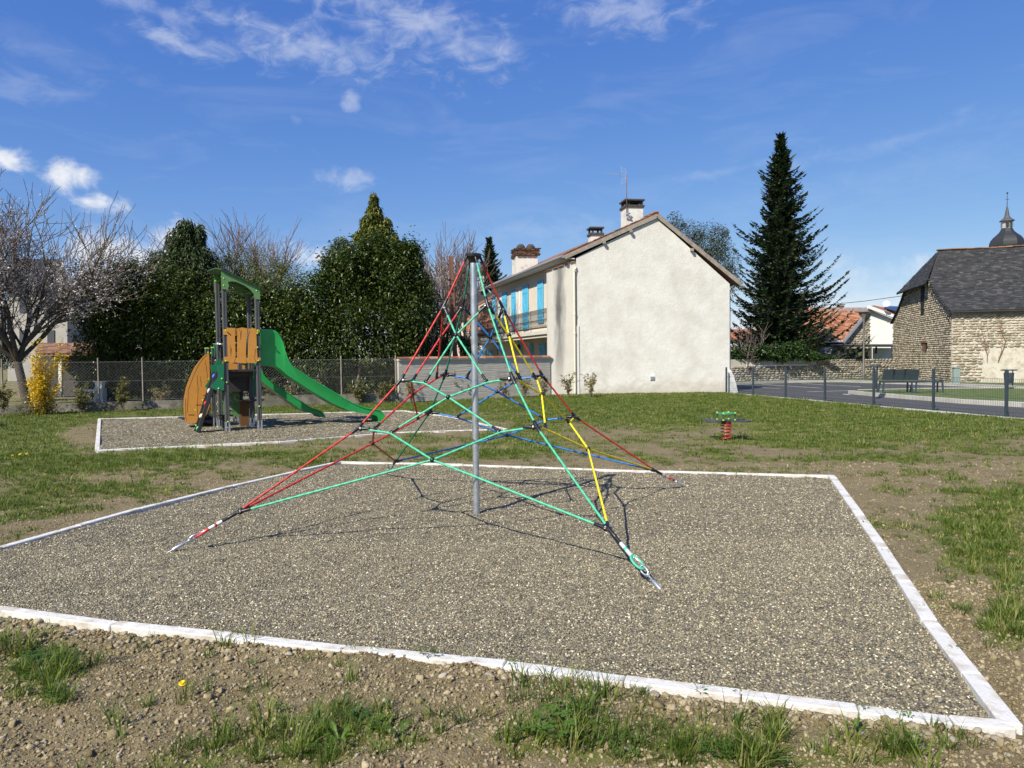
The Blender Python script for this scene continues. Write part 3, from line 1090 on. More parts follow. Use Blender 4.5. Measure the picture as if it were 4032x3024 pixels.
x, y = grass_points(13000, -4.2, 4.6, 1.9, 5.2, r, 1.8)
k_ = r.random(len(x))
idx_ = np.where(k_ < .90, r.integers(0, 5, len(x)), np.where(k_ < .985, r.integers(5, 8, len(x)), r.integers(8, 10, len(x))))
pxx, pyy = project_np(x, y, np.zeros_like(x))
clov = (((pxx - 250) / 260) ** 2 + ((pyy - 2680) / 130) ** 2 < 1) | (((pxx - 1350) / 170) ** 2 + ((pyy - 2840) / 60) ** 2 < 1)
idx_ = np.where(clov & (r.random(len(x)) < .22), r.integers(8, 10, len(x)), idx_)
put_grass('grass', x, y, np.exp(r.normal(-.18, .3, len(x))), idx_, near_src, 'long grass tufts and broad weeds growing in the soil nearest the camera')
x, y = grass_points(52000, -10, 11, 5.2, 12.5, r, 1.5)
put_grass('grass', x, y, np.exp(r.normal(-.1, .3, len(x))), r.integers(0, 5, len(x)), mid_src, 'patchy short grass between the two gravel beds and beside the right edging')
x, y = grass_points(90000, -19, 22, 12.5, 33, r, 1.3)
put_grass('grass', x, y, np.exp(r.normal(-.05, .3, len(x))), r.integers(0, 4, len(x)), far_src, 'far lawn of short grass in front of the house and the fences')

# weeds and straw lying on the front edging
x = []; y = []
for (px, py) in [(866, 2500), (946, 2505), (1395, 2562), (1475, 2570), (2745, 2720), (2760, 2735), (2880, 2730), (3545, 2815), (3400, 2800), (2280, 2655), (2018, 2620), (1820, 2595), (3580, 2830), (3760, 2560)]:
    p = G(px, py); x.append(p.x); y.append(p.y)
n = len(x)
o = scatter('weeds', np.stack([x, y, np.full(n, .004)], 1), np.stack([np.zeros(n), np.zeros(n), r.uniform(0, 6, n)], 1), np.full(n, .6), r.integers(0, 8, n), near_src)
tag(o, 'small weeds sprouting against the white front edging', 'weeds', kind='stuff')

# --- road and island
def flat(name, poly, z, m, holes=None, kind='structure', thick=0):
    bm = bmesh.new()
    f = bm.faces.new([bm.verts.new((p[0], p[1], z)) for p in poly])
    bm.normal_update()
    if f.normal.z < 0: f.normal_flip()
    if thick:
        e = bmesh.ops.extrude_face_region(bm, geom=[f])
        for v in [q for q in e['geom'] if isinstance(q, bmesh.types.BMVert)]: v.co.z -= thick
    bmesh.ops.triangulate(bm, faces=bm.faces[:])
    me = bpy.data.meshes.new(name); bm.to_mesh(me); bm.free()
    o = link(name, me, None, m)
    if kind: o['kind'] = kind
    return o


MASPH = mat('asphalt', (.068, .067, .066), .95, .14, 1.2, bump=.3, bscale=160)
flat('road', ROAD, -.02, MASPH)
MLINE = mat('road_paint', (.72, .72, .70), .7, .06, 8)
MKERB = mat('kerb_stone', (.46, .45, .41), .85, .12, 3, bump=.2, bscale=40, dirt=(.3, .27, .22), dscale=1.5)
mk = empty('road_marking'); mk['kind'] = 'structure'
for (a, b) in [((2880, 1520), (3071, 1530)), ((3002, 1514), (3233, 1528.5)), ((3158, 1510.5), (3390, 1523)), ((3178, 1543), (3395, 1537)), ((3320, 1551.5), (3345, 1555))]:
    A = G(*a, -.02); B = G(*b, -.02); dv = (B - A).normalized(); nn = Vector((-dv.y, dv.x, 0)) * .06
    mb = MB(); mb.add([(p.x, p.y, -.016) for p in (A - nn, B - nn, B + nn, A + nn)], [(0, 1, 2, 3)])
    mb.build('painted_line', MLINE, mk)
flat('grass_island', ISLAND, .10, mat('island_turf', (.085, .125, .022), .95, .35, 4, bump=.8, bscale=60, dirt=(.17, .16, .06)), thick=.14)
kk = empty('kerb'); kk['kind'] = 'structure'
kerb(island_near, .15, 1.0, .16, MKERB, z=.125, parent=kk)
kerb(island_far, .15, 1.0, .16, MKERB, z=.125, parent=kk)
kk = empty('kerb'); kk['kind'] = 'structure'
kerb(far_kerb, .16, 1.0, .16, MKERB, z=.12, parent=kk)
kk = empty('kerb'); kk['kind'] = 'structure'
kerb(fence_base + [fence_out], .12, 1.2, .12, MKERB, z=.01, parent=kk)
verge = far_kerb + [Vector((60, 40, 0)), Vector((60, 70, 0)), Vector((5, 70, 0))]
flat('verge', verge, .09, mat('verge_turf', (.085, .12, .022), .95, .35, 3, bump=.8, bscale=50, dirt=(.17, .15, .06)), thick=.14)
# ================================================================== ROPE PYRAMID
def rope_mat(name, col):
    m, t, b = principled(name)
    co = coord(t)
    c = t.ramp(t.noise(co, 90, 3, .6), [(.3, tuple(x * .75 for x in col)), (.7, tuple(min(1, x * 1.15) for x in col))])
    t.link(c, b.inputs['Base Color']); b.inputs['Roughness'].default_value = .5; b.inputs['Specular IOR Level'].default_value = .4
    return m


MR = {'green': rope_mat('green_rope', (.075, .46, .27)), 'red': rope_mat('red_rope', (.50, .035, .028)),
      'blue': rope_mat('blue_rope', (.035, .19, .52)), 'yellow': rope_mat('yellow_rope', (.82, .66, .02)),
      'dark_green': rope_mat('dark_green_rope', (.02, .17, .10))}
MBLK = mat('black_plastic', (.012, .012, .014), .38, .1, 20, spec=.5)
MGALV = mat('galvanised_steel', (.50, .53, .56), .42, .16, 14, metal=.75, bump=.06, bscale=30, dirt=(.30, .33, .36), dscale=9)
MZINC = mat('zinc_fittings', (.66, .68, .70), .33, .08, 20, metal=.8)
MALU = mat('aluminium_ferrule', (.74, .74, .74), .45, .05, 20, metal=.55)
MBOLT = mat('bolt_head', (.45, .45, .45), .45, .05, 20, metal=.5)

net = empty('rope_pyramid', (-.3807, 7.2868, 0))
tag(net, 'four sided rope climbing pyramid in red, green, yellow and blue round a steel mast', 'climbing net')
N0 = Vector((-.3807, 7.2868, 0))
EDGE_PX = {'L': [(1834, 1018), (1749, 1202), (1577, 1498), (1408, 1688), (926, 2023), (674, 2168)],
           'F': [(1875, 1023), (1918, 1194), (2019, 1492), (2114, 1682), (2404, 2092), (2612, 2334)],
           'B': [(1851, 1031), (1823, 1202), (1753, 1476), (1691, 1625), (1557, 1819), (1521, 1857)],
           'R': [(1894, 1020), (1978, 1210), (2138, 1482), (2266, 1642), (2583, 1855), (2692, 1911)]}
EDGE_Y = {'L': [7.247, 7.135, 6.905, 6.701, 6.179, 5.927], 'F': [7.214, 7.007, 6.584, 6.209, 5.248, 4.785],
          'B': [7.359, 7.566, 7.989, 8.364, 9.326, 9.789], 'R': [7.326, 7.439, 7.669, 7.873, 8.395, 8.647]}
BALL_PX = {'LF': [(1796, 1319), (1765, 1564), (1703, 1811)], 'LB': [(1736, 1326), (1624, 1551), (1467, 1746)],
           'BR': [(1931, 1328), (1958, 1542), (1998, 1714)], 'FR': [(2004, 1320), (2133, 1553), (2316, 1768)]}
BALL_Y = {'LF': [6.916, 6.608, 6.168], 'LB': [7.396, 7.486, 7.615], 'BR': [7.658, 7.966, 8.406], 'FR': [7.178, 7.088, 6.959]}
ND = {k: [D(p[0], p[1], y) - N0 for p, y in zip(EDGE_PX[k], EDGE_Y[k])] for k in EDGE_PX}
BD = {k: [D(p[0], p[1], y) - N0 for p, y in zip(BALL_PX[k], BALL_Y[k])] for k in BALL_PX}


def rope(a, b, m, name='rope', r0=.0098, label=None):
    a = Vector(a); b = Vector(b); d = b - a; L = d.length; d.normalize()
    n = max(3, int(L / .014)); K = 9
    ref = d.cross(Vector((0, 0, 1))); ref = ref.normalized() if ref.length > .05 else Vector((1, 0, 0))
    bb = d.cross(ref)
    V = []; F = []
    for i in range(n + 1):
        f = i / n; tw = f * L / .085 * 2 * PI
        for k in range(K):
            th = 2 * PI * k / K; rad = r0 * (1 + .13 * math.cos(3 * (th)))
            V.append(a + d * (L * f) + (ref * math.cos(th + tw / 3) + bb * math.sin(th + tw / 3)) * rad)
    for i in range(n):
        for k in range(K):
            k2 = (k + 1) % K
            F.append((i * K + k, i * K + k2, (i + 1) * K + k2, (i + 1) * K + k))
    me = bpy.data.meshes.new('rope'); me.from_pydata(V, [], F)
    o = link('rope', me, net, m, smooth=True)
    if label: o['label'] = label
    return o


def sleeve(mb, a, d, L, r1=.0155, r2=.0135):
    d = Vector(d).normalized(); a = Vector(a)
    mb.tube([a, a + d * L * .25, a + d * L * .3, a + d * L * .95, a + d * L], [r1, r1, r1 * .94, r2, r2 * .85], 10)


def disc(mb, c, n_, r_=.021, h=.034):
    n_ = Vector(n_).normalized(); c = Vector(c)
    mb.tube([c - n_ * h / 2, c - n_ * h * .4, c + n_ * h * .4, c + n_ * h / 2], [r_ * .8, r_, r_, r_ * .8], 14)


def bolt(c, n_, parent):
    mb = MB(); n_ = Vector(n_).normalized(); c = Vector(c)
    mb.cyl(c + n_ * .015, c + n_ * .0185, .0065, n=8)
    mb.build('bolt', MBOLT, parent)


mb = MB(); mb.tube([(0, 0, -.06), (0, 0, .02), (0, 0, 1.2), (0, 0, 2.58)], [.033] * 4, 20)
mast = mb.build('mast', MGALV, net, smooth=True, angle=40)
mb = MB(); mb.lathe([(.034, 2.565), (.036, 2.575), (.072, 2.622), (.083, 2.628), (.084, 2.65), (.080, 2.656), (.02, 2.658)], (0, 0, 0), 28)
mb.build('mast_cap', MBLK, net, smooth=True, angle=35)

toC = (Vector((0, 0, 1.58)) - N0)
ATT = {}
for key, col, col1 in (('L', 'red', 'red'), ('R', 'red', 'red'), ('F', 'green', 'green'), ('B', 'dark_green', 'dark_green')):
    nd = ND[key]
    # cap bracket
    d0 = (nd[1] - nd[0]).normalized()
    mb = MB(); sleeve(mb, nd[0] - d0 * .035, d0, .075, .0135, .0125)
    mb.build('rope_socket', MBLK, net, smooth=True, angle=40)
    prev = nd[0] + d0 * .03
    for k in range(1, 5):
        rope(prev, nd[k], MR[col])
        prev = nd[k]
        da = (nd[k] - nd[k - 1]).normalized(); db = (nd[k + 1] - nd[k]).normalized() if k < 4 else (nd[5] - nd[4]).normalized()
        # clamp body along the edge rope
        mb = MB()
        mb.tube([nd[k] - da * .075, nd[k] - da * .068, nd[k] - da * .02, nd[k] + db * .02, nd[k] + db * .062, nd[k] + db * .07], [.0125, .0155, .0165, .0165, .0155, .0125], 12)
        body = mb.build('clamp', MBLK, net, smooth=True, angle=40)
        # the two branches of this node, one on each face
        for fk in ('LF', 'LB', 'BR', 'FR'):
            if key not in fk: continue
            oth = fk.replace(key, '')
            if k == 1: tgt = BD[fk][0]
            elif k < 4: tgt = nd[k].lerp(ND[oth][k], .22)
            else: tgt = BD[fk][2]
            dd = (tgt - nd[k]).normalized()
            nn = dd.cross(da).normalized()
            if nn.dot(toC - nd[k]) < 0: nn = -nn
            off = dd * .032
            if k == 1 or k == 4: off = dd * .03 + db * (.01 if k == 1 else -.02)
            att = nd[k] + off; ATT[(key, k, fk)] = att; dd = (tgt - att).normalized()
            mb = MB(); disc(mb, att, nn); sleeve(mb, att, dd, .095, .0165, .0145); mb.cyl(nd[k], att, .014, n=8)
            br = mb.build('clamp_branch', MBLK, net, smooth=True, angle=40)
            bolt(nd[k] + off, nn, br)
    # ground anchor
    g = nd[5]; a = nd[4]; d = (g - a).normalized(); L = (g - a).length
    s = L / .62
    anc = tag(MB().tube([a + d * .06, a + d * .14 * s], [.0145, .0145], 10).build('anchor_sleeve', MBLK, net, smooth=True, angle=40))
    side = d.cross(Vector((0, 0, 1))).normalized()
    mb = MB(); mb.cyl(a + d * .13 * s, a + d * .18 * s, .0165, n=12); mb.cyl(a + d * .205 * s, a + d * .26 * s, .0165, n=12)
    mb.build('ferrule', MALU, net, smooth=True, angle=40)
    mb = MB(); mb.cyl(a + d * .17 * s, a + d * .21 * s, .0155, n=10)
    c = a + d * .325 * s
    pts = []
    for i in range(17):
        th = PI + 2 * PI * i / 16
        w_ = math.sin(th); l_ = math.cos(th)
        pts.append(c + d * (l_ * .068 * s) + side * (w_ * .034 * (1 - .25 * -l_ if l_ < 0 else 1)))
    mb.tube(pts, .0095, 8, closed=False)
    mb.build('rope_loop', MR[col], net, smooth=True, angle=50)
    mb = MB(); pts = [c + (p - c) * .72 for p in pts]; mb.tube(pts, .005, 8); mb.build('thimble', MZINC, net, smooth=True)
    up = d.cross(side).normalized()
    c2 = a + d * .405 * s
    mb = MB(); pts = [c2 + d * (math.cos(2 * PI * i / 14) * .046) + (side * .3 + up * .95).normalized() * (math.sin(2 * PI * i / 14) * .022) for i in range(14)]
    mb.tube(pts, .0065, 8, closed=True)
    mb.ball(a + d * .45 * s, .015, 10, 6)
    mb.tube([a + d * .455 * s, a + d * .50 * s, a + d * .51 * s], [.0065, .0065, .012], 8)
    mb.build('shackle', MZINC, net, smooth=True, angle=50)
    mb = MB(); mb.tube([a + d * .505 * s, a + d * .515 * s, a + d * .60 * s, a + d * .61 * s, a + d * .615 * s, a + d * .70 * s], [.009, .0135, .0145, .012, .006, .006], 10)
    mb.build('turnbuckle', MZINC, net, smooth=True, angle=40)

for fk, col in (('LF', 'green'), ('LB', 'red'), ('BR', 'blue'), ('FR', 'yellow')):
    k1, k2 = fk[0], fk[1]
    A_, B_ = ND[k1], ND[k2]
    sag = {2: .030, 3: .042}; fr = {2: .22, 3: .19}
    K1 = {}; K2 = {}
    for k in (2, 3):
        K1[k] = A_[k].lerp(B_[k], fr[k]) - Vector((0, 0, sag[k]))
        K2[k] = B_[k].lerp(A_[k], fr[k]) - Vector((0, 0, sag[k]))
    for k in (1, 2, 3):
        ball_ = BD[fk][k - 1]
        upA = ATT[(k1, 1, fk)] if k == 1 else K1[k]; upB = ATT[(k2, 1, fk)] if k == 1 else K2[k]
        loA = K1[k + 1] if k < 3 else ATT[(k1, 4, fk)]; loB = K2[k + 1] if k < 3 else ATT[(k2, 4, fk)]
        for p, q in ((upA, loB), (upB, loA)):
            rope(p, ball_, MR[col]); rope(ball_, q, MR[col])
        mb = MB(); mb.ball(ball_, .0245, 14, 9)
        d1_ = (loB - upA).normalized()
        mb.build('crossing_ball', MBLK, net, smooth=True)
        if k < 3:
            for q, far in ((loA, ball_), (loB, ball_)):
                d_ = (far - q).normalized()
                mb = MB(); sleeve(mb, q + d_ * .012, d_, .088)
                nn = d_.cross(Vector((0, 0, 1))).normalized()
                if nn.dot(toC - q) < 0: nn = -nn
                disc(mb, q + d_ * .022, nn, .018, .032)
                br = mb.build('link_clamp', MBLK, net, smooth=True, angle=40)
                bolt(q + d_ * .022, nn, br)
    for k in (2, 3):
        rope(ATT[(k1, k, fk)], K1[k], MR[col]); rope(ATT[(k2, k, fk)], K2[k], MR[col])

# ================================================================== PLAY TOWER
TU = Vector((.84, .54, 0)).normalized(); TV = Vector((-.54, .84, 0)).normalized()
TO = G(896, 1697)
MPOST = mat('grey_post', (.075, .075, .08), .55, .1, 10)
MPANEL = mat('orange_panel', (.62, .27, .045), .55, .06, 8, bump=.05, bscale=200)
MGROOVE_AND_SHADE = mat('engraved_line', (.16, .075, .02), .7, .05)  # engraved lines, and the painted shade of the counter board
MLIME = mat('lime_cap', (.27, .62, .03), .4, .05)
MSLIDE = mat('green_slide', (.02, .33, .075), .32, .08, 4, spec=.5)
MROOFG = mat('green_roof_board', (.03, .085, .035), .45, .1, 8)
MBRACK = mat('sage_bracket', (.12, .25, .09), .5, .06)
MLEAF = mat('green_board', (.012, .17, .075), .45, .06)
MDECK = mat('dark_deck', (.035, .03, .028), .6, .15, 12)
MRUBBER = mat('climbing_board', (.03, .029, .031), .55, .15, 12)
play = empty('play_tower', TO)
tag(play, 'orange and green children play tower with two green slides on the far gravel bed', 'play tower')
WT, DT = .72, .80


def TL(t, s, z): return TU * t + TV * s + Vector((0, 0, z))


def TP(px, py, s=0.0):
    """photo measure on the tower's vertical plane at depth s -> (t, z)"""
    return PL(px, py, TO + TV * s, TU)


def tprism(name, pxs, s, thick, m, mb=None):
    poly = [TP(a, b, s) for a, b in pxs]
    mb = mb or MB()
    mb.prism(poly, TL(0, s, 0), TU, Vector((0, 0, 1)), -thick)   # TU x Z points to the camera side; go inward
    if name: return mb.build(name, m, play)
    return mb


def height_at(px, py, t, s):
    p = TO + TL(t, s, 0)
    d = ray(px, py)
    return EYE + d.z * (p.y / d.y)


def post(t, s, top, foot=True):
    mb = MB()
    w = .047; g = .007; q = .012
    sec = []
    for (ax, ay, bx, by) in ((1, 0, 0, 1), (0, 1, -1, 0), (-1, 0, 0, -1), (0, -1, 1, 0)):
        for f, dpt in ((-w + .006, 0), (-q, 0), (-q * .6, g), (q * .6, g), (q, 0), (w - .006, 0)):
            sec.append((ax * (w - dpt) + bx * f, ay * (w - dpt) + by * f))
    base = TL(t, s, 0)
    n = len(sec)
    vs = [base + TU * a + TV * b + Vector((0, 0, .10)) for a, b in sec] + [base + TU * a + TV * b + Vector((0, 0, top)) for a, b in sec]
    mb.add(vs, [tuple(range(n - 1, -1, -1)), tuple(range(n, 2 * n))] + [(i, (i + 1) % n, n + (i + 1) % n, n + i) for i in range(n)])
    po = mb.build('post', MPOST, play)
    mb = MB()
    for sg in (-1, 1):
        mb.box(base + TU * (sg * .036) - TV * .047 + Vector((0, 0, .08)), (.03, .012, .26), rz=math.atan2(TU.y, TU.x))
        mb.box(base + TU * (sg * .036) + TV * .047 + Vector((0, 0, .08)), (.03, .012, .26), rz=math.atan2(TU.y, TU.x))
    mb.build('post_foot', MZINC, po)
    mb = MB(); mb.box(base + Vector((0, 0, top + .012)), (.108, .108, .024), rz=math.atan2(TU.y, TU.x), bevel=.008)
    mb.box(base + Vector((0, 0, top + .028)), (.07, .07, .012), rz=math.atan2(TU.y, TU.x))
    mb.build('post_cap', MLIME, po)
    return po


hFL = height_at(881, 1091, 0, 0); hFR = height_at(1009, 1142, WT, 0); hBR = height_at(975, 1160, WT, DT); hBL = height_at(857, 1112, 0, DT)
P_fl = post(0, 0, hFL); P_fr = post(WT, 0, hFR); post(0, DT, hFL - .03); post(WT, DT, hFR - .03)
post(0, 1.5, 1.93); post(.62, 1.5, 1.93); post(.9, 1.5, 2.42); post(-.02, 2.25, 1.93); post(.62, 2.2, 1.3)


def knob(t, s, z, r_=.019, parent=None, n_=None):
    mb = MB(); mb.ball(TL(t, s, z) - TV * .004, r_, 10, 6)
    mb.build('lime_bolt_cap', MLIME, parent or play, smooth=True)


for (px, py, s) in [(881, 1096, -.055), (881, 1124, -.055), (1010, 1145, -.055), (889, 1301, -.09), (1015, 1302, -.09), (890, 1421, -.09), (1017, 1420, -.09), (1013, 1313, -.055), (1014, 1368, -.055),
                    (1021, 1600, -.055), (893, 1506, -.055), (898, 1661, -.055), (861, 1530, -.08), (874, 1491, -.08), (847, 1305, .70), (820, 1388, 1.4), (831, 1391, 1.4), (821, 1493, 1.4), (849, 1419, 1.3),
                    (799, 1576, 1.3), (770, 1614, 1.3), (780, 1682, .0), (772, 1675, .0)]:
    t_, z_ = TP(px, py, s); knob(t_, s, z_, .021 if s < 0 else .02)

# roof board: a curved sheet, rounded at its high end
zl = [TP(a, b, 0) for a, b in [(833, 1060), (850, 1058), (880, 1070), (930, 1093), (990, 1121), (1047, 1150)]]
mb = MB(); st = []
NS = 15
for i in range(NS):
    f = i / (NS - 1)
    t_ = zl[0][0] + (zl[-1][0] - zl[0][0]) * f
    z_ = np.interp(t_, [q[0] for q in zl], [q[1] for q in zl])
    hw = DT / 2 + .12
    k_ = max(0.0, 1 - f / .17)
    hw *= math.sqrt(max(.10, 1 - k_ ** 2))
    k2_ = max(0.0, (f - .93) / .07); hw *= 1 - .12 * k2_ ** 2
    for dz in (0, .02):
        mb.V.append(tuple(TL(t_, DT / 2 - hw, z_ + dz))); mb.V.append(tuple(TL(t_, DT / 2 + hw, z_ + dz))); mb.v += [.5, .5]
for i in range(NS - 1):
    a = i * 4; b_ = a + 4
    mb.F += [(a, a + 1, b_ + 1, b_), (a + 2, b_ + 2, b_ + 3, a + 3), (a, b_, b_ + 2, a + 2), (a + 1, a + 3, b_ + 3, b_ + 1)]
mb.F += [(0, 2, 3, 1), ((NS - 1) * 4, (NS - 1) * 4 + 1, (NS - 1) * 4 + 3, (NS - 1) * 4 + 2)]
roof_o = mb.build('roof', MROOFG, play)
for s in (-.052, DT + .052):
    def zt(t_): return float(np.interp(t_, [q[0] for q in zl], [q[1] for q in zl])) - .004
    top = [(t_, zt(t_)) for t_ in np.linspace(-.06, WT + .06, 9)]
    lo = [(WT + .06, zt(WT + .06) - .26), (WT - .03, zt(WT) - .28), (WT - .08, zt(WT) - .20)]
    for f in np.linspace(.9, .1, 9):
        t_ = f * WT
        lo.append((t_, zt(t_) - .10 - .17 * (abs(f - .5) * 2) ** 2.4))
    lo += [(.10, zt(0) - .33), (.055, zt(0) - .40), (-.06, zt(0) - .40)]
    mb = MB(); mb.prism(top + lo, TL(0, s, 0), TU, Vector((0, 0, 1)), .016)
    mb.build('roof_bracket', MBRACK, play)

# front panel of three cut boards
PS = -.066
for pxs in ([(894, 1290), (910, 1291), (926, 1292), (925, 1330), (928, 1400), (922, 1428), (904, 1431), (898, 1405), (896, 1340)],
            [(934, 1294), (953, 1289), (972, 1293), (974, 1310), (970, 1350), (968, 1400), (970, 1431), (936, 1429), (934, 1400), (935, 1340)],
            [(982, 1294), (1007, 1293), (1010, 1330), (1011, 1370), (1014, 1410), (1010, 1430), (980, 1429), (977, 1400), (980, 1340)]):
    pb = tprism('plank', pxs, PS, .02, MPANEL)
mb = MB()
for pxs in ([(925, 1293), (936, 1295), (936, 1322), (925, 1322)], [(971, 1294), (984, 1295), (984, 1316), (971, 1315)], [(926, 1408), (936, 1408), (936, 1428), (925, 1427)], [(967, 1408), (980, 1408), (980, 1428), (968, 1428)],
            [(880, 1297), (897, 1296), (897, 1318), (880, 1318)], [(1006, 1298), (1023, 1298), (1022, 1310), (1006, 1311)], [(883, 1405), (901, 1404), (901, 1424), (883, 1423)], [(1008, 1407), (1026, 1408), (1026, 1419), (1008, 1424)]):
    tprism(None, pxs, PS + .004, .014, None, mb)
mb.build('plank_joint', MPANEL, play)


def groove(lines, s, m=MGROOVE_AND_SHADE, w=.006):
    mb = MB()
    for ln in lines:
        pts = [TL(*((TP(a, b, s)[0], s - .0015, TP(a, b, s)[1]))) for a, b in ln]
        for p, q in zip(pts[:-1], pts[1:]):
            mb.bar(p, q, .003, w, up=TV.cross((q - p).normalized()))
    mb.build('engraved_line', m, play)


groove([[(927, 1295), (928, 1310), (929, 1322)], [(933, 1296), (932, 1322)], [(942, 1295), (947, 1312), (947, 1337)], [(950, 1300), (949, 1318), (946, 1337)], [(973, 1294), (975, 1315)], [(983, 1296), (981, 1316)],
        [(906, 1360), (908, 1385), (909, 1400)], [(911, 1370), (909, 1390)], [(1006, 1373), (1002, 1410), (1006, 1425)]], PS)

# the big quarter-oval orange side board
S2 = 1.42
Q = [(823, 1388), (812, 1396), (802, 1401), (782, 1425), (763, 1453), (746, 1490), (733, 1525), (725, 1564), (723, 1599), (726, 1636), (731, 1658), (737, 1667), (776, 1664), (813, 1631), (826, 1600), (826, 1468)]
tprism('side_board', Q, S2, .022, MPANEL)
groove([[(815, 1397), (800, 1410), (782, 1436), (765, 1470), (752, 1505), (743, 1530)], [(776, 1480), (777, 1510), (780, 1530), (778, 1570), (777, 1600), (778, 1640)], [(788, 1482), (790, 1500), (792, 1520)], [(807, 1418), (812, 1445), (815, 1470), (817, 1500)],
        [(741, 1530), (740, 1570), (738, 1600), (738, 1625)], [(730, 1570), (731, 1640), (734, 1656)]], S2)
mb = MB()
for pxs in ([(742, 1632), (765, 1632), (765, 1635), (742, 1635)], [(772, 1593), (794, 1593), (794, 1596), (772, 1596)], [(801, 1555), (813, 1555), (813, 1558), (801, 1558)]):
    tprism(None, pxs, S2 - .004, .006, None, mb)
mb.build('step_slot', MGROOVE_AND_SHADE, play)
# steps behind it
for k_, (t_, z_) in enumerate([(-.62, .22), (-.42, .48), (-.2, .74)]):
    mb = MB(); mb.box(TL(t_, 1.8, z_), (.26, .7, .03), rz=math.atan2(TU.y, TU.x)); mb.build('step', MDECK, play)
tprism('side_board', Q, 2.2, .022, MPANEL)

# decks
rzT = math.atan2(TU.y, TU.x)
mb = MB(); mb.box(TL(WT / 2, DT / 2, 1.385), (WT + .02, DT + .02, .045), rz=rzT); mb.build('deck', MDECK, play)
mb = MB(); mb.box(TL(.3, 1.52, .96), (.86, 1.3, .04), rz=rzT); mb.build('deck', MDECK, play)
mb = MB(); mb.box(TL(WT / 2, DT + .02, 1.12), (WT - .1, .02, .5), rz=rzT); mb.box(TL(WT / 2, .3, 1.30), (WT - .1, .03, .12), rz=rzT); mb.build('deck_riser', MDECK, play)
# panels behind and at the back of the low deck
mb = MB(); mb.prism([(.05, .22), (.58, .22), (.58, .92), (.05, .92)], TL(0, 1.44, 0), TU, Vector((0, 0, 1)), -.018)
gp = mb.build('game_panel', MBRACK, play)
MCREAM = mat('cream_ring', (.55, .50, .34), .5)
for (t_, z_) in [(.1, .8), (.1, .55), (.1, .33), (.34, .78), (.36, .56), (.35, .34), (.52, .7)]:
    mb = MB(); mb.tube([TL(t_ + .06 * math.cos(a), 1.432, z_ + .075 * math.sin(a)) for a in np.linspace(.4, 5.4, 11)], .009, 6); mb.build('game_ring', MCREAM, gp, smooth=True)
mb = MB(); mb.prism([(-.02, .98), (.3, .98), (.3, 1.62), (-.02, 1.55)], TL(0, 2.25, 0), TU, Vector((0, 0, 1)), -.018); mb.build('back_board', MPANEL, play)
mb = MB(); mb.prism([(.34, .98), (.9, .98), (.9, 1.5), (.34, 1.6)], TL(0, 2.25, 0), TU, Vector((0, 0, 1)), -.018); mb.build('back_board', MPANEL, play)
mb = MB(); mb.prism([(.2, 0.98), (.34, .98), (.3, 1.7), (.24, 1.75)], TL(0, 1.5, 0), TU, Vector((0, 0, 1)), -.018); mb.build('green_post_board', MLIME, play)
mb = MB(); mb.prism([(WT + .02, .72), (WT + .22, .72), (WT + .22, 1.32), (WT + .02, 1.32)], TL(0, DT + .1, 0), TU, Vector((0, 0, 1)), -.018); mb.build('slide_side_board', MLEAF, play)
mb = MB(); mb.prism([(WT - .2, .0), (WT + .06, .0), (WT + .04, .62), (WT - .2, .62)], TL(0, DT + .35, 0), TU, Vector((0, 0, 1)), -.018); mb.build('counter_board', MGROOVE_AND_SHADE, play)  # orange board painted dark brown; its shade is in the colour
mb = MB(); p_ = TL(WT + .02, DT + .1, .63); mb.lathe([(.30, 0), (.31, .008), (.31, .018), (.30, .024)], p_, 26); mb.build('round_counter', MBLK, play)
mb = MB(); mb.box(TL(.05, .55, .33), (.3, .34, .022), rz=rzT); mb.box(TL(.05, .7, .17), (.06, .06, .32), rz=rzT); mb.build('low_seat', MBLK, play)
mb = MB(); mb.tube([TL(.0 + .3 * math.cos(a), 1.9 + .3 * math.sin(a), .12 + .0) for a in np.linspace(0, 2 * PI, 17)[:-1]], .11, 10, closed=True); mb.build('tunnel_ring', MBLK, play, smooth=True)
# handrail
mb = MB(); a = TL(*[(TP(856, 1316, .45)[0]), .45, TP(856, 1316, .45)[1]]); mb.tube([TL(-.02, .74, 2.02), TL(-.14, .70, 2.02), TL(-.14, .10, 2.0), TL(-.02, .03, 2.0)], .012, 8); mb.ball(TL(-.02, .74, 2.02), .035, 10, 6)
mb.build('grab_rail', MZINC, play, smooth=True)

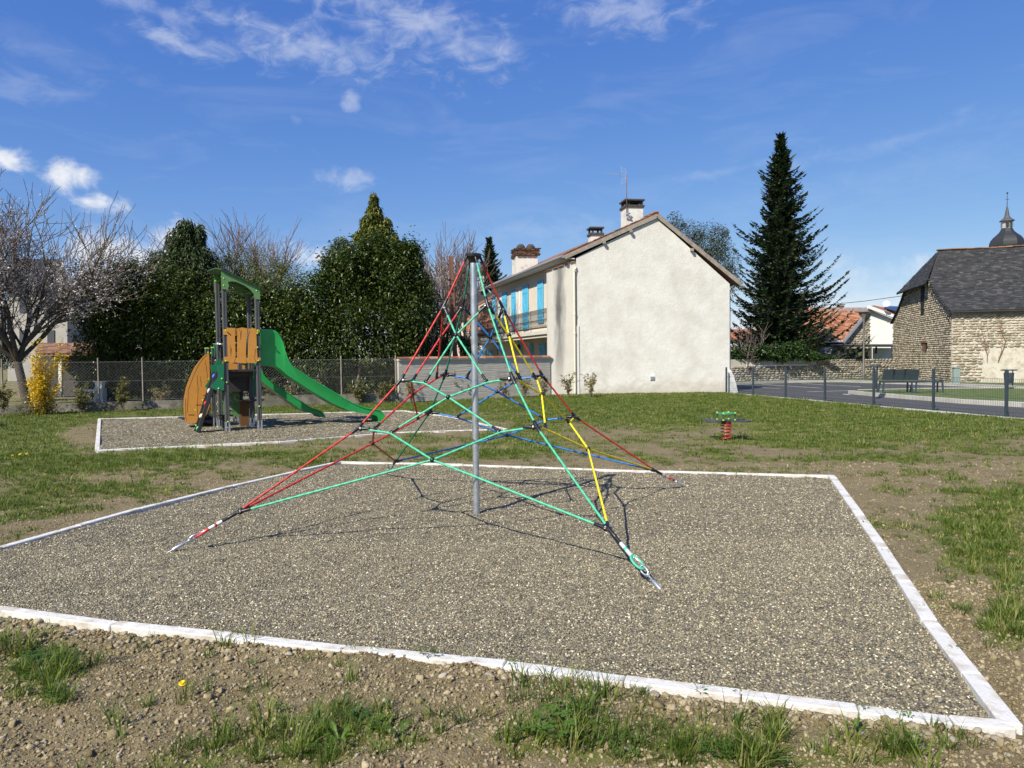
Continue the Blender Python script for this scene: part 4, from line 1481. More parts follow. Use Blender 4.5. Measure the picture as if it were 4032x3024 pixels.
# climbing board with holds
b0 = TL(-.60, .17, .0); b1 = TL(-.16, .17, 1.36)
dirb = (b1 - b0).normalized(); nb = dirb.cross(TV).normalized()
if nb.dot(-TU) < 0: nb = -nb
mb = MB(); mb.bar(b0 - dirb * .05, b1, .36, .03, up=nb); mb.build('climbing_board', MRUBBER, play)
mb = MB(); mb.bar(b0 + TV * .185 + nb * .03, b1 + TV * .185 + nb * .03, .018, .07, up=nb); mb.bar(b0 - TV * .185 + nb * .03, b1 - TV * .185 + nb * .03, .018, .07, up=nb)
mb.build('board_rail', MRUBBER, play)
for f, sv, col, nm in ((.92, .08, (.02, .16, .7), 'blue'), (.47, .05, (.6, .02, .03), 'red'), (.27, -.05, (.75, .62, .02), 'yellow'), (.25, .14, (.6, .6, .6), 'grey'), (.68, .12, (.6, .6, .6), 'grey'), (.05, .06, (.05, .35, .15), 'green')):
    c = b0.lerp(b1, f) + TV * sv + nb * .03
    mb = MB(); mb.ball((0, 0, 0), .04, 8, 6)
    rr = random.Random(int(f * 100)); mb.V = [tuple(Vector(p) * rr.uniform(.75, 1.2)) for p in mb.V]
    mb.V = [tuple(c + dirb * p[0] * 1.5 + TV * p[1] * .9 + nb * p[2] * .8) for p in mb.V]
    o = mb.build('climbing_hold', mat('hold_' + nm, col, .45), play, smooth=True); o['label'] = nm + ' climbing hold'
leaf_f = [(882, 1423), (873, 1435), (856, 1437), (854, 1451), (859, 1475), (857, 1488), (832, 1518), (832, 1527), (852, 1537), (873, 1540), (882, 1536)]
leaf_b = [(862, 1412), (856, 1414), (848, 1435), (830, 1438), (829, 1447), (834, 1473), (834, 1484), (821, 1501), (808, 1519), (811, 1527), (830, 1532), (860, 1482), (871, 1447), (871, 1421)]
tprism('green_side_board', leaf_f, -.066, .018, MLEAF)
tprism('green_side_board', leaf_b, .42, .018, MLEAF)
mb = MB(); mb.prism([TP(a, b, 1.3) for a, b in [(844, 1358), (850, 1352), (851, 1372), (848, 1400), (842, 1392)]], TL(0, 1.3, 0), TU, Vector((0, 0, 1)), -.018); mb.build('green_side_board', MLEAF, play)


def slide(top_c, bot_c, s0, s1, m):
    f = lambda p: (600 + p[0] * .49729, 1000 + p[1] * .49729)
    T = [TP(*f(p), s0) for p in top_c]; B = [TP(*f(p), s0) for p in bot_c]

    def resamp(a, n):
        L = [0]
        for p, q in zip(a[:-1], a[1:]): L.append(L[-1] + math.hypot(q[0] - p[0], q[1] - p[1]))
        x = np.linspace(0, L[-1], n)
        P = np.stack([np.interp(x, L, [p[0] for p in a]), np.interp(x, L, [p[1] for p in a])], 1)
        for _ in range(1): P[1:-1] = .25 * P[:-2] + .5 * P[1:-1] + .25 * P[2:]
        return P
    n = 44
    T = resamp(T, n); B = resamp(B, n)
    mb = MB(); th = .022
    # section at each station, near wall outer -> over the rail -> down to the floor -> far wall
    V = []
    for (tt, tz), (bt, bz) in zip(T, B):
        fl = Vector((bt, bz)).lerp(Vector((tt, tz)), .16)
        sec = [(s0, bt, bz), (s0 - .0, (tt * .9 + bt * .1), (tz * .9 + bz * .1)), (s0 - .018, tt, tz - .008), (s0 - .012, tt, tz + .012), (s0 + .012, tt, tz + .018), (s0 + .04, tt, tz + .006), (s0 + .045, tt, tz - .012),
               (s0 + .035, tt * .6 + bt * .4, tz * .6 + bz * .4), (s0 + .06, fl[0], fl[1] + .012), (s0 + .11, fl[0], fl[1]),
               (s1 - .11, fl[0], fl[1]), (s1 - .06, fl[0], fl[1] + .012), (s1 - .035, tt * .6 + bt * .4, tz * .6 + bz * .4),
               (s1 - .045, tt, tz - .012), (s1 - .04, tt, tz + .006), (s1 - .012, tt, tz + .018), (s1 + .012, tt, tz + .012), (s1 + .018, tt, tz - .008), (s1, tt * .9 + bt * .1, tz * .9 + bz * .1), (s1, bt, bz)]
        V += [TL(t_, s_, z_) for s_, t_, z_ in sec]
    K = 20; F = []
    for i in range(n - 1):
        for k in range(K):
            k2 = (k + 1) % K
            F.append((i * K + k, i * K + k2, (i + 1) * K + k2, (i + 1) * K + k))
    mb.add(V, F)
    # lip closing the low end
    return mb.build('slide', m, play, smooth=True, angle=50)


slide([(850, 600), (925, 603), (975, 600), (1003, 640), (1038, 700), (1050, 770), (1078, 840), (1100, 885), (1250, 985), (1440, 1095), (1600, 1190), (1700, 1225), (1795, 1233), (1830, 1258), (1848, 1300), (1853, 1345)],
      [(850, 885), (905, 886), (960, 887), (985, 890), (1010, 905), (1060, 955), (1090, 975), (1130, 1000), (1230, 1065), (1430, 1185), (1560, 1242), (1700, 1268), (1770, 1275), (1788, 1285), (1794, 1310), (1798, 1345)], .1, .62, MSLIDE)
slide([(850, 880), (880, 960), (920, 1000), (990, 1045), (1100, 1120), (1180, 1170), (1250, 1220), (1300, 1236), (1340, 1248), (1362, 1270), (1370, 1292)],
      [(845, 980), (880, 1020), (920, 1050), (1000, 1110), (1100, 1180), (1190, 1240), (1250, 1262), (1300, 1268), (1315, 1275), (1320, 1285), (1322, 1292)], 1.1, 1.58, MSLIDE)

# ================================================================== SPRING ROCKER
sp_o = G(2859, 1731)
rk = empty('spring_rocker', sp_o)
tag(rk, 'red coil spring rocker with black petal seats and green handles on bare earth', 'spring rocker')
MRED = mat('red_spring', (.45, .035, .02), .3, .06, 10, spec=.6)
MPET = mat('petal_seat', (.045, .042, .046), .45, .12, 10)
mb = MB(); pts = []
for i in range(5 * 16 + 1):
    a = 2 * PI * i / 16 + 2.0; z = .015 + .31 * i / 80
    if i > 68: z = .015 + .31 * 68 / 80 + (i - 68) * .0018
    pts.append((.097 * math.cos(a), .097 * math.sin(a), z))
mb.tube(pts, .0115, 8); mb.build('coil_spring', MRED, rk, smooth=True)
mb = MB(); mb.cyl((0, 0, .30), (0, 0, .355), .09, n=20); mb.build('spring_clamp', mat('spring_plate', (.10, .015, .012), .5), rk, smooth=True, angle=40)
for a0 in (-36, 36, 148, 212):
    a0 = R(a0); out = []
    for (rad, w_) in [(.02, .07), (.12, .075), (.20, .075), (.28, .11), (.36, .135), (.43, .11), (.465, .04)]:
        out.append((rad, w_))
    poly = [(p[0], -p[1]) for p in out] + [(p[0], p[1]) for p in out[::-1]]
    mb = MB(); c, s = math.cos(a0), math.sin(a0)
    mb.prism(poly, (0, 0, .357), (c, s, 0), (-s, c, 0), .018)
    mb.build('petal_seat', MPET, rk)
for i in range(4):
    a = R(45 + 90 * i + 12); x, y = .17 * math.cos(a), .17 * math.sin(a)
    mb = MB(); mb.cyl((x, y, .375), (x, y, .49), .0125, n=10); po = mb.build('handle_post', mat('dark_green_metal', (.03, .12, .07), .35, metal=.2), rk, smooth=True, angle=40)
    mb = MB(); mb.ball((x, y, .385), .018, 12, 8); mb.ball((x, y, .512), .019, 12, 8); mb.build('green_knob', MLIME, po, smooth=True)
mb = MB(); mb.tube([(.17 * math.cos(a), .17 * math.sin(a), .50) for a in np.linspace(0, 2 * PI, 25)[:-1]], .014, 8, closed=True)
mb.build('handle_ring', mat('green_ring', (.05, .22, .12), .3), rk, smooth=True)
# ================================================================== HOUSE
MRENDER = mat('cream_render', (.63, .615, .565), .95, .03, 1.2, bump=.9, bscale=16, dirt=(.57, .55, .495), dscale=.55, dlo=.5, dhi=.72)
MRENDER2 = mat('facade_render', (.60, .55, .46), .95, .04, 2, bump=.3, bscale=30)
MSTAIN = mat('stained_render', (.55, .52, .46), .95, .08, 1.5, bump=.6, bscale=20)
MWHITE = mat('white_render', (.72, .71, .68), .9, .05, 2, bump=.3, bscale=25)
MCHIM = mat('chimney_render', (.62, .60, .55), .9, .06, 3, bump=.4, bscale=20, dirt=(.28, .26, .23), dscale=2.2, dlo=.5, dhi=.8)
MWOODG = mat('weathered_wood', (.26, .225, .19), .85, .25, 5, bump=.3, bscale=30)
MSOFF = mat('soffit_paint', (.52, .51, .48), .8, .05, 3)
MGUT = mat('zinc_gutter', (.30, .31, .32), .5, .15, 6, metal=.4)
MSHUT = mat('blue_shutter', (.10, .47, .72), .55, .06, 6)
MGLASS = mat('window_glass', (.03, .035, .045), .08, .1, 2, spec=.9)
MCURT = mat('curtain', (.62, .60, .56), .9, .1, 8)
MIRON = mat('wrought_iron', (.018, .016, .016), .5, .2, 10)
MDARK = mat('sooty_concrete', (.055, .05, .046), .9, .3, 8, bump=.3, bscale=30)
MTILE = mat_attr('terracotta_tile', [(0, (.19, .075, .042)), (.35, (.28, .11, .058)), (.7, (.35, .15, .082)), (1, (.40, .23, .15))], .85, .2, bump=.3, bscale=30, noise_amt=.35, nscale=6)
MTILE_OLD_SHADED = mat_attr('old_and_shaded_tile', [(0, (.12, .07, .05)), (.4, (.22, .12, .08)), (1, (.32, .19, .12))], .9, .2, bump=.3, bscale=30, noise_amt=.5)  # old tiles, and tree shade put into the colour of the shelter canopies
MBRICK = mat_attr('old_brick', [(0, (.045, .03, .022)), (.5, (.09, .052, .036)), (1, (.16, .085, .055))], .9, .2, noise_amt=.3)

HB = G(2275, 1552)                       # foot of the gable, left end
HR = G(2873, 1541)
HX = (HR - HB).normalized()
HY = Vector((-.30, 1, 0)).normalized()   # ridge direction, going away
HW = (HR - HB).length


def HP(px, py, off=0.0):
    """photo measure on the gable plane moved back by off metres -> (x along gable, z)"""
    return PL(px, py, HB + HY * off, HX)


def H3(x, z, back=0.0): return HX * x + HY * back + Vector((0, 0, z))


house = empty('house', HB)
tag(house, 'big cream rendered house with plain sunlit gable, blue shutters and a wrought iron balcony', 'house')
pk = HP(2585, 846); rE = HP(2868, 1100); lE = HP(2213, 1020); lk = HP(2262, 1000)
apex = pk
ridge_x = pk[0]
eaveR = (HW, HP(2872, 1112)[1]); eaveL = (-.02, HP(2262, 1004)[1])
HL = 13.0
# gable wall as a thick slab, long walls
mb = MB()
gp_ = [(-.02, -.1), (HW, -.1), (HW, eaveR[1] - .06), (ridge_x, pk[1] - .14), (-.02, eaveL[1] - .12)]
mb.prism(gp_, H3(0, 0, 0), HX, Vector((0, 0, 1)), -.3)
m, t, b = principled('gable_render')
co = coord(t); sx = t.new('ShaderNodeSeparateXYZ'); t.link(co, sx.inputs[0])
c_ = t.ramp(t.noise(co, 1.1, 7, .62), [(.32, (.55, .53, .475)), (.5, (.63, .61, .56)), (.68, (.69, .675, .63))])
c_ = t.mix(t.ramp(t.noise(co, 9, 5, .7), [(.35, .35), (.55, 0.0)]), c_, (.50, .475, .42))
ft = t.m('ADD', sx.outputs[2], t.m('MULTIPLY', t.m('SUBTRACT', t.noise(co, 2.2, 6, .7), .5), 1.3))
c_ = t.mix(t.ramp(ft, [(.05, .6), (.6, 0.0)]), c_, (.43, .385, .30))
sk = t.noise(t.mapping(co, (3.2, 3.2, .22)), 1.6, 5, .6)
c_ = t.mix(t.ramp(sk, [(.60, 0.0), (.78, .30)]), c_, (.44, .43, .39))
vo_ = t.voro(t.mapping(co, (.5, .5, .5)), 1.0, 'DISTANCE_TO_EDGE'); 
t.link(c_, b.inputs['Base Color']); b.inputs['Roughness'].default_value = .95
hh_ = t.m('ADD', t.noise(co, 16, 5, .7), t.m('MULTIPLY', t.noise(co, 3.2, 4, .6), 1.2))
t.link(t.bump(hh_, .8, .014), b.inputs['Normal'])
bm_gable = mb.build('gable_wall', m, house)
mb = MB(); mb.prism([(0.3, -.1), (HL, -.1), (HL, eaveR[1] - .2), (.3, eaveR[1] - .2)], H3(HW - .05, 0, 0), HY, Vector((0, 0, 1)), .3); mb.build('side_wall', MRENDER, house)
mb = MB(); mb.prism(gp_, H3(0, 0, HL - .3), HX, Vector((0, 0, 1)), -.3); mb.build('gable_wall', MRENDER2, house)
# facade with balcony recess is set back from the wing wall
FZ0, FZ1 = -.1, lE[1]


# left facade plane: runs along HY from a point left of the gable corner
WING = 1.15
FX = -.15                                 # facade x (in gable units)
Fo = HB + HX * FX


def FP(px, py):
    """photo measure on the left facade -> (distance back, z)"""
    return PL(px, py, Fo, HY)


# wing wall beside the balcony, in the plane of the gable
wl = HP(2158, 1075)[0]; wz0 = HP(2158, 1068)[1]; wz1 = HP(2258, 1030)[1]
mb = MB(); mb.prism([(wl, -.1), (-.03, -.1), (-.03, wz1), (wl, wz0)], H3(0, 0, .05), HX, Vector((0, 0, 1)), -.28)
wing = mb.build('wing_wall', None, house)
m, t, b = principled('stained_wing')
co = coord(t); sx = t.new('ShaderNodeSeparateXYZ'); t.link(co, sx.inputs[0])
base = t.ramp(t.noise(co, 1.5, 4, .6), [(.3, (.56, .53, .47)), (.7, (.62, .585, .52))])
d_ = t.m('ADD', t.m('ABSOLUTE', t.m('SUBTRACT', sx.outputs[0], wl * HX.x * .62)), t.m('MULTIPLY', t.m('SUBTRACT', t.noise(t.mapping(co, (2.2, 2.2, .35)), 2.2, 6, .65), .5), .55))
zf = t.ramp(t.m('DIVIDE', sx.outputs[2], 5.0), [(.1, .15), (.35, .6), (.75, 1.0), (1, .8)])
stn = t.m('MULTIPLY', t.ramp(d_, [(.05, 1.0), (.30, 0.0)]), zf)
t.link(t.mix(stn, base, (.13, .125, .12)), b.inputs['Base Color']); b.inputs['Roughness'].default_value = .95
t.link(t.bump(t.noise(co, 20, 4, .6), .5, .02), b.inputs['Normal'])
wing.data.materials.append(m)
# tiles on the wing wall top
tile_v = []
for i in range(5):
    b_ = MB(); b_.cur = (i + .5) / 5
    pts = [(-.09, 0), (-.075, .035), (-.03, .06), (.03, .06), (.075, .035), (.09, 0)]
    b_.prism(pts + [(.06, 0), (.03, .035), (-.03, .035), (-.06, 0)][0:0], (0, -.2, 0), (1, 0, 0), (0, 0, 1), -.4)
    me_ = b_.mesh('tile'); me_.materials.append(MTILE_OLD_SHADED); tile_v.append(me_)
for i in range(5):
    f = (i + .5) / 5
    o = bpy.data.objects.new('tile', tile_v[i]); C.objects.link(o); o.parent = wing
    o.location = H3(wl + (0.03 - wl) * f - .05, wz0 + (wz1 - wz0) * f + .01, .19); o.rotation_euler = (0, -math.atan2(wz1 - wz0, -wl), math.atan2(HX.y, HX.x)); o.scale = (1.35, 1, .8)

# facade behind the balcony: upper floor wall with soffit, recessed 1.1 m to the right
fz_top = HP(2213, 1013)[1] - .10
FS = 1.1
Fb = Fo + HX * .0
mb = MB()


def facade_pt(dback, z, inn=0.0): return (HX * (FX + inn) + HY * dback + Vector((0, 0, z)))


dWing = .3
slabL = FP(2150, 1295); balFar = FP(1935, 1318)
wall_far = FP(1950, 1200)[0]
BZ = HP(2152, 1298)[1]                    # balcony slab level at the wing wall
mb = MB(); mb.prism([(.28, -.1), (HL, -.1), (HL, fz_top), (.28, fz_top)], facade_pt(0, 0), HY, Vector((0, 0, 1)), .25)
fac = mb.build('facade', MRENDER2, house)


def fac_box(name, d0, d1, z0, z1, thick, out, m, parent=house, inn=0):
    """box standing out from the facade face by 'out' (negative x), thick wide"""
    mb = MB()
    mb.prism([(d0, z0), (d1, z0), (d1, z1), (d0, z1)], facade_pt(0, 0, -out), HY, Vector((0, 0, 1)), thick)
    return mb.build(name, m, parent)


def shutter(pxa, pxb, pyt, pyb, out=.05):
    (d0, zt), (d1, _) = FP(pxa, pyt), FP(pxb, pyt)
    zb = FP((pxa + pxb) / 2, pyb)[1]; zt = FP((pxa + pxb) / 2, pyt)[1]
    d0, d1 = min(d0, d1), max(d0, d1)
    sh = fac_box('shutter', d0, d1, zb, zt, .03, out + .0, MSHUT)
    mb = MB()
    for f in (.16, .84):
        z = zb + (zt - zb) * f
        mb.prism([(d0 + .03, z - .05), (d1 - .03, z - .05), (d1 - .03, z + .05), (d0 + .03, z + .05)], facade_pt(0, 0, -(out + .014)), HY, Vector((0, 0, 1)), .014)
    a = Vector((d0 + .06, zb + (zt - zb) * .22)); b = Vector((d1 - .06, zb + (zt - zb) * .78))
    pa = facade_pt(a.x, a.y, -(out + .012)); pb = facade_pt(b.x, b.y, -(out + .012))
    mb.bar(pa, pb, .016, .09, up=HX.cross((pb - pa).normalized()))
    mb.build('shutter_brace', MSHUT, sh)
    mb = MB()
    n = 5
    for i in range(1, n):
        d = d0 + (d1 - d0) * i / n
        mb.prism([(d - .006, zb + .02), (d + .006, zb + .02), (d + .006, zt - .02), (d - .006, zt - .02)], facade_pt(0, 0, -(out + .004)), HY, Vector((0, 0, 1)), .004)
    mb.build('board_joint', mat('shutter_joint', (.04, .22, .36), .6), sh)
    return sh


def window(pxa, pxb, pyt, pyb, out=.02, curtain=True):
    zt = FP((pxa + pxb) / 2, pyt)[1]; zb = FP((pxa + pxb) / 2, pyb)[1]
    d0 = FP(pxa, pyt)[0]; d1 = FP(pxb, pyt)[0]; d0, d1 = min(d0, d1), max(d0, d1)
    w = fac_box('window', d0, d1, zb, zt, .012, out, MGLASS)
    mb = MB()
    for (a, b_, c, d) in ((d0 - .07, d0, zb, zt + .07), (d1, d1 + .07, zb, zt + .07), (d0, d1, zt, zt + .07), ((d0 + d1) / 2 - .03, (d0 + d1) / 2 + .03, zb, zt)):
        mb.prism([(a, c), (b_, c), (b_, d), (a, d)], facade_pt(0, 0, -(out + .03)), HY, Vector((0, 0, 1)), .04)
    mb.build('window_frame', MWHITE, w)
    if curtain:
        fac_box('curtain', d0 + (d1 - d0) * .03, d0 + (d1 - d0) * .97, zb, zt, .002, out + .006, MCURT, w)
    return w


# upper floor: door and windows with blue shutters, from the near end to the far end
shutter(2119, 2141, 1104, 1272, .06)
shutter(2060, 2082, 1123, 1300, .06); shutter(2016, 2034, 1142, 1300, .06)
window(2036, 2059, 1136, 1290)
shutter(1979, 1997, 1152, 1300, .06); shutter(1942, 1956, 1165, 1300, .06)
window(1957, 1978, 1160, 1290)
# ground floor openings seen above the garden wall
for a, b_ in ((2045, 2057), (2074, 2100), (2124, 2150)):
    pass
shutter(2045, 2058, 1352, 1440, .06); shutter(2088, 2100, 1352, 1440, .06); window(2062, 2086, 1352, 1440)
shutter(2126, 2150, 1350, 1440, .06)
# balcony slab and its pillars
BO = .95
zsl = FP(2150, 1292)[1]
zs = 3.0
zs = HP(2155, 1297)[1]
mb = MB(); mb.prism([(.3, zs - .16), (balFar[0], zs - .16), (balFar[0], zs), (.3, zs)], facade_pt(0, 0, -BO), HY, Vector((0, 0, 1)), BO)
bal = mb.build('balcony_slab', MSTAIN, house)
mb = MB(); mb.prism([(.3, zs - .30), (balFar[0], zs - .30), (balFar[0], zs - .16), (.3, zs - .16)], facade_pt(0, 0, -BO + .08), HY, Vector((0, 0, 1)), .14); mb.build('balcony_beam', MRENDER2, house)
for dd in (balFar[0] - .2,):
    mb = MB(); mb.cyl(facade_pt(dd, -.1, -BO + .15), facade_pt(dd, zs - .16, -BO + .15), .07, n=10); mb.build('balcony_post', MWHITE, house, smooth=True, angle=40)
# wrought iron balustrade with bellied bars
rail = empty('balustrade'); rail.parent = house
d0_, d1_ = .34, balFar[0] - .05
mb = MB()
for z in (zs + .12, zs + .80, zs + .98): mb.bar(facade_pt(d0_, z, -BO), facade_pt(d1_, z, -BO), .025, .02)
for z in (zs + .12, zs + .98): mb.bar(facade_pt(d1_, z, -BO), facade_pt(d1_, z, -.05), .025, .02)
for k in range(6): mb.bar(facade_pt(d0_ + (d1_ - d0_) * k / 5, zs, -BO), facade_pt(d0_ + (d1_ - d0_) * k / 5, zs + .98, -BO), .025, .025)
mb.build('rail_frame', MIRON, rail)
nb_ = int((d1_ - d0_) / .125)
bar_me = None
for k in range(nb_ + 1):
    if bar_me is None:
        b2 = MB(); pts = []
        for z, o_ in ((.12, 0), (.16, -.09), (.24, -.17), (.34, -.17), (.44, -.10), (.52, -.02), (.62, 0), (.80, 0)): pts.append(HX * o_ + Vector((0, 0, z)))
        b2.tube(pts, .0105, 5)
        pts = [HY * (.045 * math.cos(a)) + Vector((0, 0, .89 + .07 * math.sin(a))) for a in np.linspace(0, 2 * PI, 9)[:-1]]
        b2.tube(pts, .008, 4, closed=True)
        bar_me = b2.mesh('baluster'); bar_me.materials.append(MIRON)
    o = bpy.data.objects.new('baluster', bar_me); C.objects.link(o); o.parent = rail; o.location = facade_pt(d0_ + .06 + (d1_ - d0_ - .1) * k / nb_, zs, -BO)
# hanging lantern under the slab
lx = facade_pt(FP(2040, 1340)[0] * .8, zs - .18, -BO / 2)
mb = MB(); mb.cyl(lx, lx - Vector((0, 0, .35)), .012, n=6); mb.lathe([(.02, 0), (.09, .05), (.11, .28), (.12, .30), (.02, .40)], lx - Vector((0, 0, .72)), 6); mb.build('lantern', MIRON, house)

# roof slopes, purlin ends, barge boards
OVR = .07
def roof_pt(x, z, back): return H3(x, z, back)
lz = HP(2213, 1013); slopeL = (pk[1] - lz[1]) / (ridge_x - lz[0])
reR = HP(2917, 1118)
eL_x = lz[0] - .0
for nm, (x0, z0), (x1, z1) in (('roof_slope', (eL_x, lz[1]), (ridge_x, pk[1])), ('roof_slope', (ridge_x, pk[1]), (reR[0], reR[1]))):
    mb = MB(); mb.cur = .4
    n_ = Vector((-(z1 - z0), (x1 - x0))).normalized() * .07
    vs = []
    for bk in (-OVR, HL + .2):
        for (x, z) in ((x0, z0), (x1, z1), (x1, z1 + .07), (x0, z0 + .07)): vs.append(H3(x, z, bk))
    mb.add(vs, [(0, 1, 2, 3), (7, 6, 5, 4), (0, 4, 5, 1), (1, 5, 6, 2), (2, 6, 7, 3), (3, 7, 4, 0)])
    sl = mb.build(nm, MTILE_OLD_SHADED, house)
    # tile courses seen on the edge
    items = []; L = math.hypot(x1 - x0, z1 - z0); ang = math.atan2(z1 - z0, x1 - x0)
    tv = box_variants(5, MTILE_OLD_SHADED, (.30, .26, .035), .012, 4)
    nn_ = int(L / .25)
    for i in range(nn_):
        for j in range(3):
            f = (i + .5) / nn_
            p = H3(x0 + (x1 - x0) * f, z0 + (z1 - z0) * f + .098, -OVR + .14 + .27 * j)
            e = Euler((0, -ang + (.05 if x1 > x0 and z1 > z0 else -.05), 0))
            mt = Matrix.Translation(p) @ Matrix.Rotation(math.atan2(HX.y, HX.x), 4, 'Z') @ e.to_matrix().to_4x4()
            items.append((mt, random.randrange(5)))
    pieces(sl, items, tv, 'tile', 300)
    mb = MB()
    a = H3(x0, z0 - .055, -OVR - .02); b_ = H3(x1, z1 - .055, -OVR - .02)
    mb.bar(a, b_, .03, .17)
    mb.build('barge_board', MWOODG, house)
    mb = MB()
    vs = []
    for bk in (-OVR, .0):
        for (x, z) in ((x0, z0 - .02), (x1, z1 - .02), (x1, z1 - .001), (x0, z0 - .001)): vs.append(H3(x, z - .004, bk))
    mb.add(vs, [(0, 1, 2, 3), (7, 6, 5, 4), (0, 4, 5, 1), (1, 5, 6, 2), (2, 6, 7, 3), (3, 7, 4, 0)]); mb.build('verge_boarding', MWOODG, house)
for (px, py) in ((2375, 956), (2480, 912), (2720, 985)):
    x, z = HP(px, py); mb = MB(); mb.box(H3(x, z, -.1), (.1, .2, .12), rz=math.atan2(HX.y, HX.x)); mb.build('purlin_end', MWOODG, house)
for i in range(3):
    mb = MB(); mb.box(H3(ridge_x, pk[1] + .11, .1 + i * .4), (.2, .42, .09), rz=math.atan2(HX.y, HX.x), bevel=.03); mb.cur = .7; mb.build('ridge_tile', MTILE, house)
# soffit and gutter on the left eaves
mb = MB(); vs = [H3(eL_x + .02, lz[1] - .06, -.05), H3(FX + .05, lz[1] - .06 - .02, -.05), H3(FX + .05, lz[1] - .08, HL), H3(eL_x + .02, lz[1] - .06, HL)]
mb.add(vs + [v + Vector((0, 0, .04)) for v in vs], [(0, 1, 2, 3), (7, 6, 5, 4), (0, 4, 5, 1), (1, 5, 6, 2), (2, 6, 7, 3), (3, 7, 4, 0)]); mb.build('soffit', MSOFF, house)
mb = MB(); mb.tube([H3(eL_x - .06, lz[1] - .0, -.28), H3(eL_x - .06, lz[1] - .03, HL)], .075, 10); mb.build('gutter', MGUT, house, smooth=True, angle=50)
for i in range(16):
    mb = MB(); mb.tube([H3(eL_x - .06, lz[1] - .003, i * .8 + .1), H3(eL_x - .06, lz[1] - .003, i * .8 + .125)], .08, 10); mb.build('gutter_bracket', MGUT, house)
mb = MB(); dfar = HL - .3
mb.tube([H3(eL_x - .04, lz[1] - .08, dfar), H3(eL_x + .1, lz[1] - .35, dfar - .1), H3(FX - .08, lz[1] - .55, dfar - .3), H3(FX - .08, lz[1] - 1.0, dfar - .3), H3(FX - .08, .1, dfar - .3)], .05, 8); mb.build('downpipe', MGUT, house, smooth=True)
# cream downpipe on the gable
dx = HP(2258, 1100)[0]; zt_ = HP(2258, 1057)[1]
mb = MB(); mb.tube([H3(dx + .12, zt_ + .04, .0), H3(dx + .08, zt_ + .02, -.08), H3(dx, zt_ - .1, -.09), H3(dx, zt_ - 1, -.09), H3(dx, -.05, -.09)], .045, 10)
for zc in (zt_ - .15, zt_ - 2.05, zt_ - 2.9): mb.cyl(H3(dx, zc, -.09), H3(dx, zc + .12, -.09), .058, n=10)
mb.build('downpipe', mat('cream_pipe', (.66, .62, .52), .5, .04), house, smooth=True, angle=50)
mb = MB(); mb.prism([(dx + .1, -.1), (dx + .22, -.1), (dx + .22, HP(2270, 1283)[1]), (dx + .1, HP(2270, 1283)[1])], H3(0, 0, -.04), HX, Vector((0, 0, 1)), -.04); mb.build('pipe_casing', MRENDER, house)
# vent in the gable
vx, vz = HP(2569, 1490)
mb = MB(); mb.box(H3(vx, vz, -.012), (.21, .03, .17), rz=math.atan2(HX.y, HX.x)); mb.box(H3(vx, vz + .0, -.02), (.17, .03, .13), rz=math.atan2(HX.y, HX.x)); vent = mb.build('wall_vent', MZINC, house)
mb = MB()
for i in range(4): mb.box(H3(vx, vz - .05 + i * .033, -.04), (.16, .012, .012), rz=math.atan2(HX.y, HX.x))
mb.build('vent_slat', mat('vent_dark', (.25, .27, .3), .5), vent)
mb = MB(); mb.prism([(vx - .12, vz + .09), (vx + .12, vz + .09), (vx + .08, vz + .23), (vx - .04, vz + .26)], H3(0, 0, -.006), HX, Vector((0, 0, 1)), -.005); mb.build('plaster_patch', MWHITE, house)


def chimney(px0, px1, pyt, pyb, back, cap, dep=None, label=None):
    """chimney measured between px0..px1, standing 'back' metres behind the gable plane"""
    x0, zt = HP(px0, pyt, back); x1, _ = HP(px1, pyt, back); zb = HP(px0, pyb, back)[1] - .6
    w = x1 - x0; dep = dep or w
    rz = math.atan2(HX.y, HX.x)
    mb = MB(); mb.box(H3((x0 + x1) / 2, (zt + zb) / 2, back + dep / 2), (w, dep, zt - zb), rz=rz)
    ch = mb.build('chimney', MCHIM, house)
    if label: ch['label'] = label
    if cap == 'slab':
        mb = MB()
        mb.box(H3((x0 + x1) / 2, zt + .05, back + dep / 2), (w + .12, dep + .12, .10), rz=rz)
        for sx_ in (-1, 1):
            for sy_ in (-1, 1): mb.box(H3((x0 + x1) / 2 + sx_ * w * .38, zt + .2, back + dep / 2 + sy_ * dep * .38), (w * .14, w * .14, .22), rz=rz)
        mb.box(H3((x0 + x1) / 2, zt + .345, back + dep / 2), (w + .14, dep + .14, .07), rz=rz)
        mb.build('chimney_cap', MDARK, ch)
    return ch, x0, x1, zt, dep


chimney(2470, 2537, 815, 880, 2.5, 'slab', label='tall main chimney by the ridge')
chimney(2331, 2376, 925, 950, 2.3, 'slab', label='small chimney half way down the slope')
ch, x0, x1, zt, dep = chimney(2036, 2121, 1007, 1075, 9.0, None, .8, label='wide stained chimney with a dark brick crown')
rz = math.atan2(HX.y, HX.x)
bv = box_variants(4, MBRICK, (.23, .11, .065), .008, 9)
row = 0; zc = zt
for (nrow, grow_) in ((5, .03),):
    for rrow in range(6):
        ex = .02 + (.05 if rrow in (0, 5) else .03 if rrow in (1, 4) else 0)
        for side_, LL in (('f', x1 - x0 + 2 * ex), ('l', dep + 2 * ex)):
            k = int(LL / .24)
            for i in range(k):
                f = (i + .5 + (.25 if rrow % 2 else -.0)) / k
                if f > 1: continue
                if side_ == 'f': p = H3(x0 - ex + LL * f, zc + .035 + rrow * .074, 9.0 - ex); rot_z = rz
                else: p = H3(x0 - ex, zc + .035 + rrow * .074, 9.0 - ex + LL * f); rot_z = rz + PI / 2
                o = bpy.data.objects.new('brick', bv[(i + rrow) % 4]); C.objects.link(o); o.parent = ch; o.location = p; o.rotation_euler = (0, 0, rot_z)
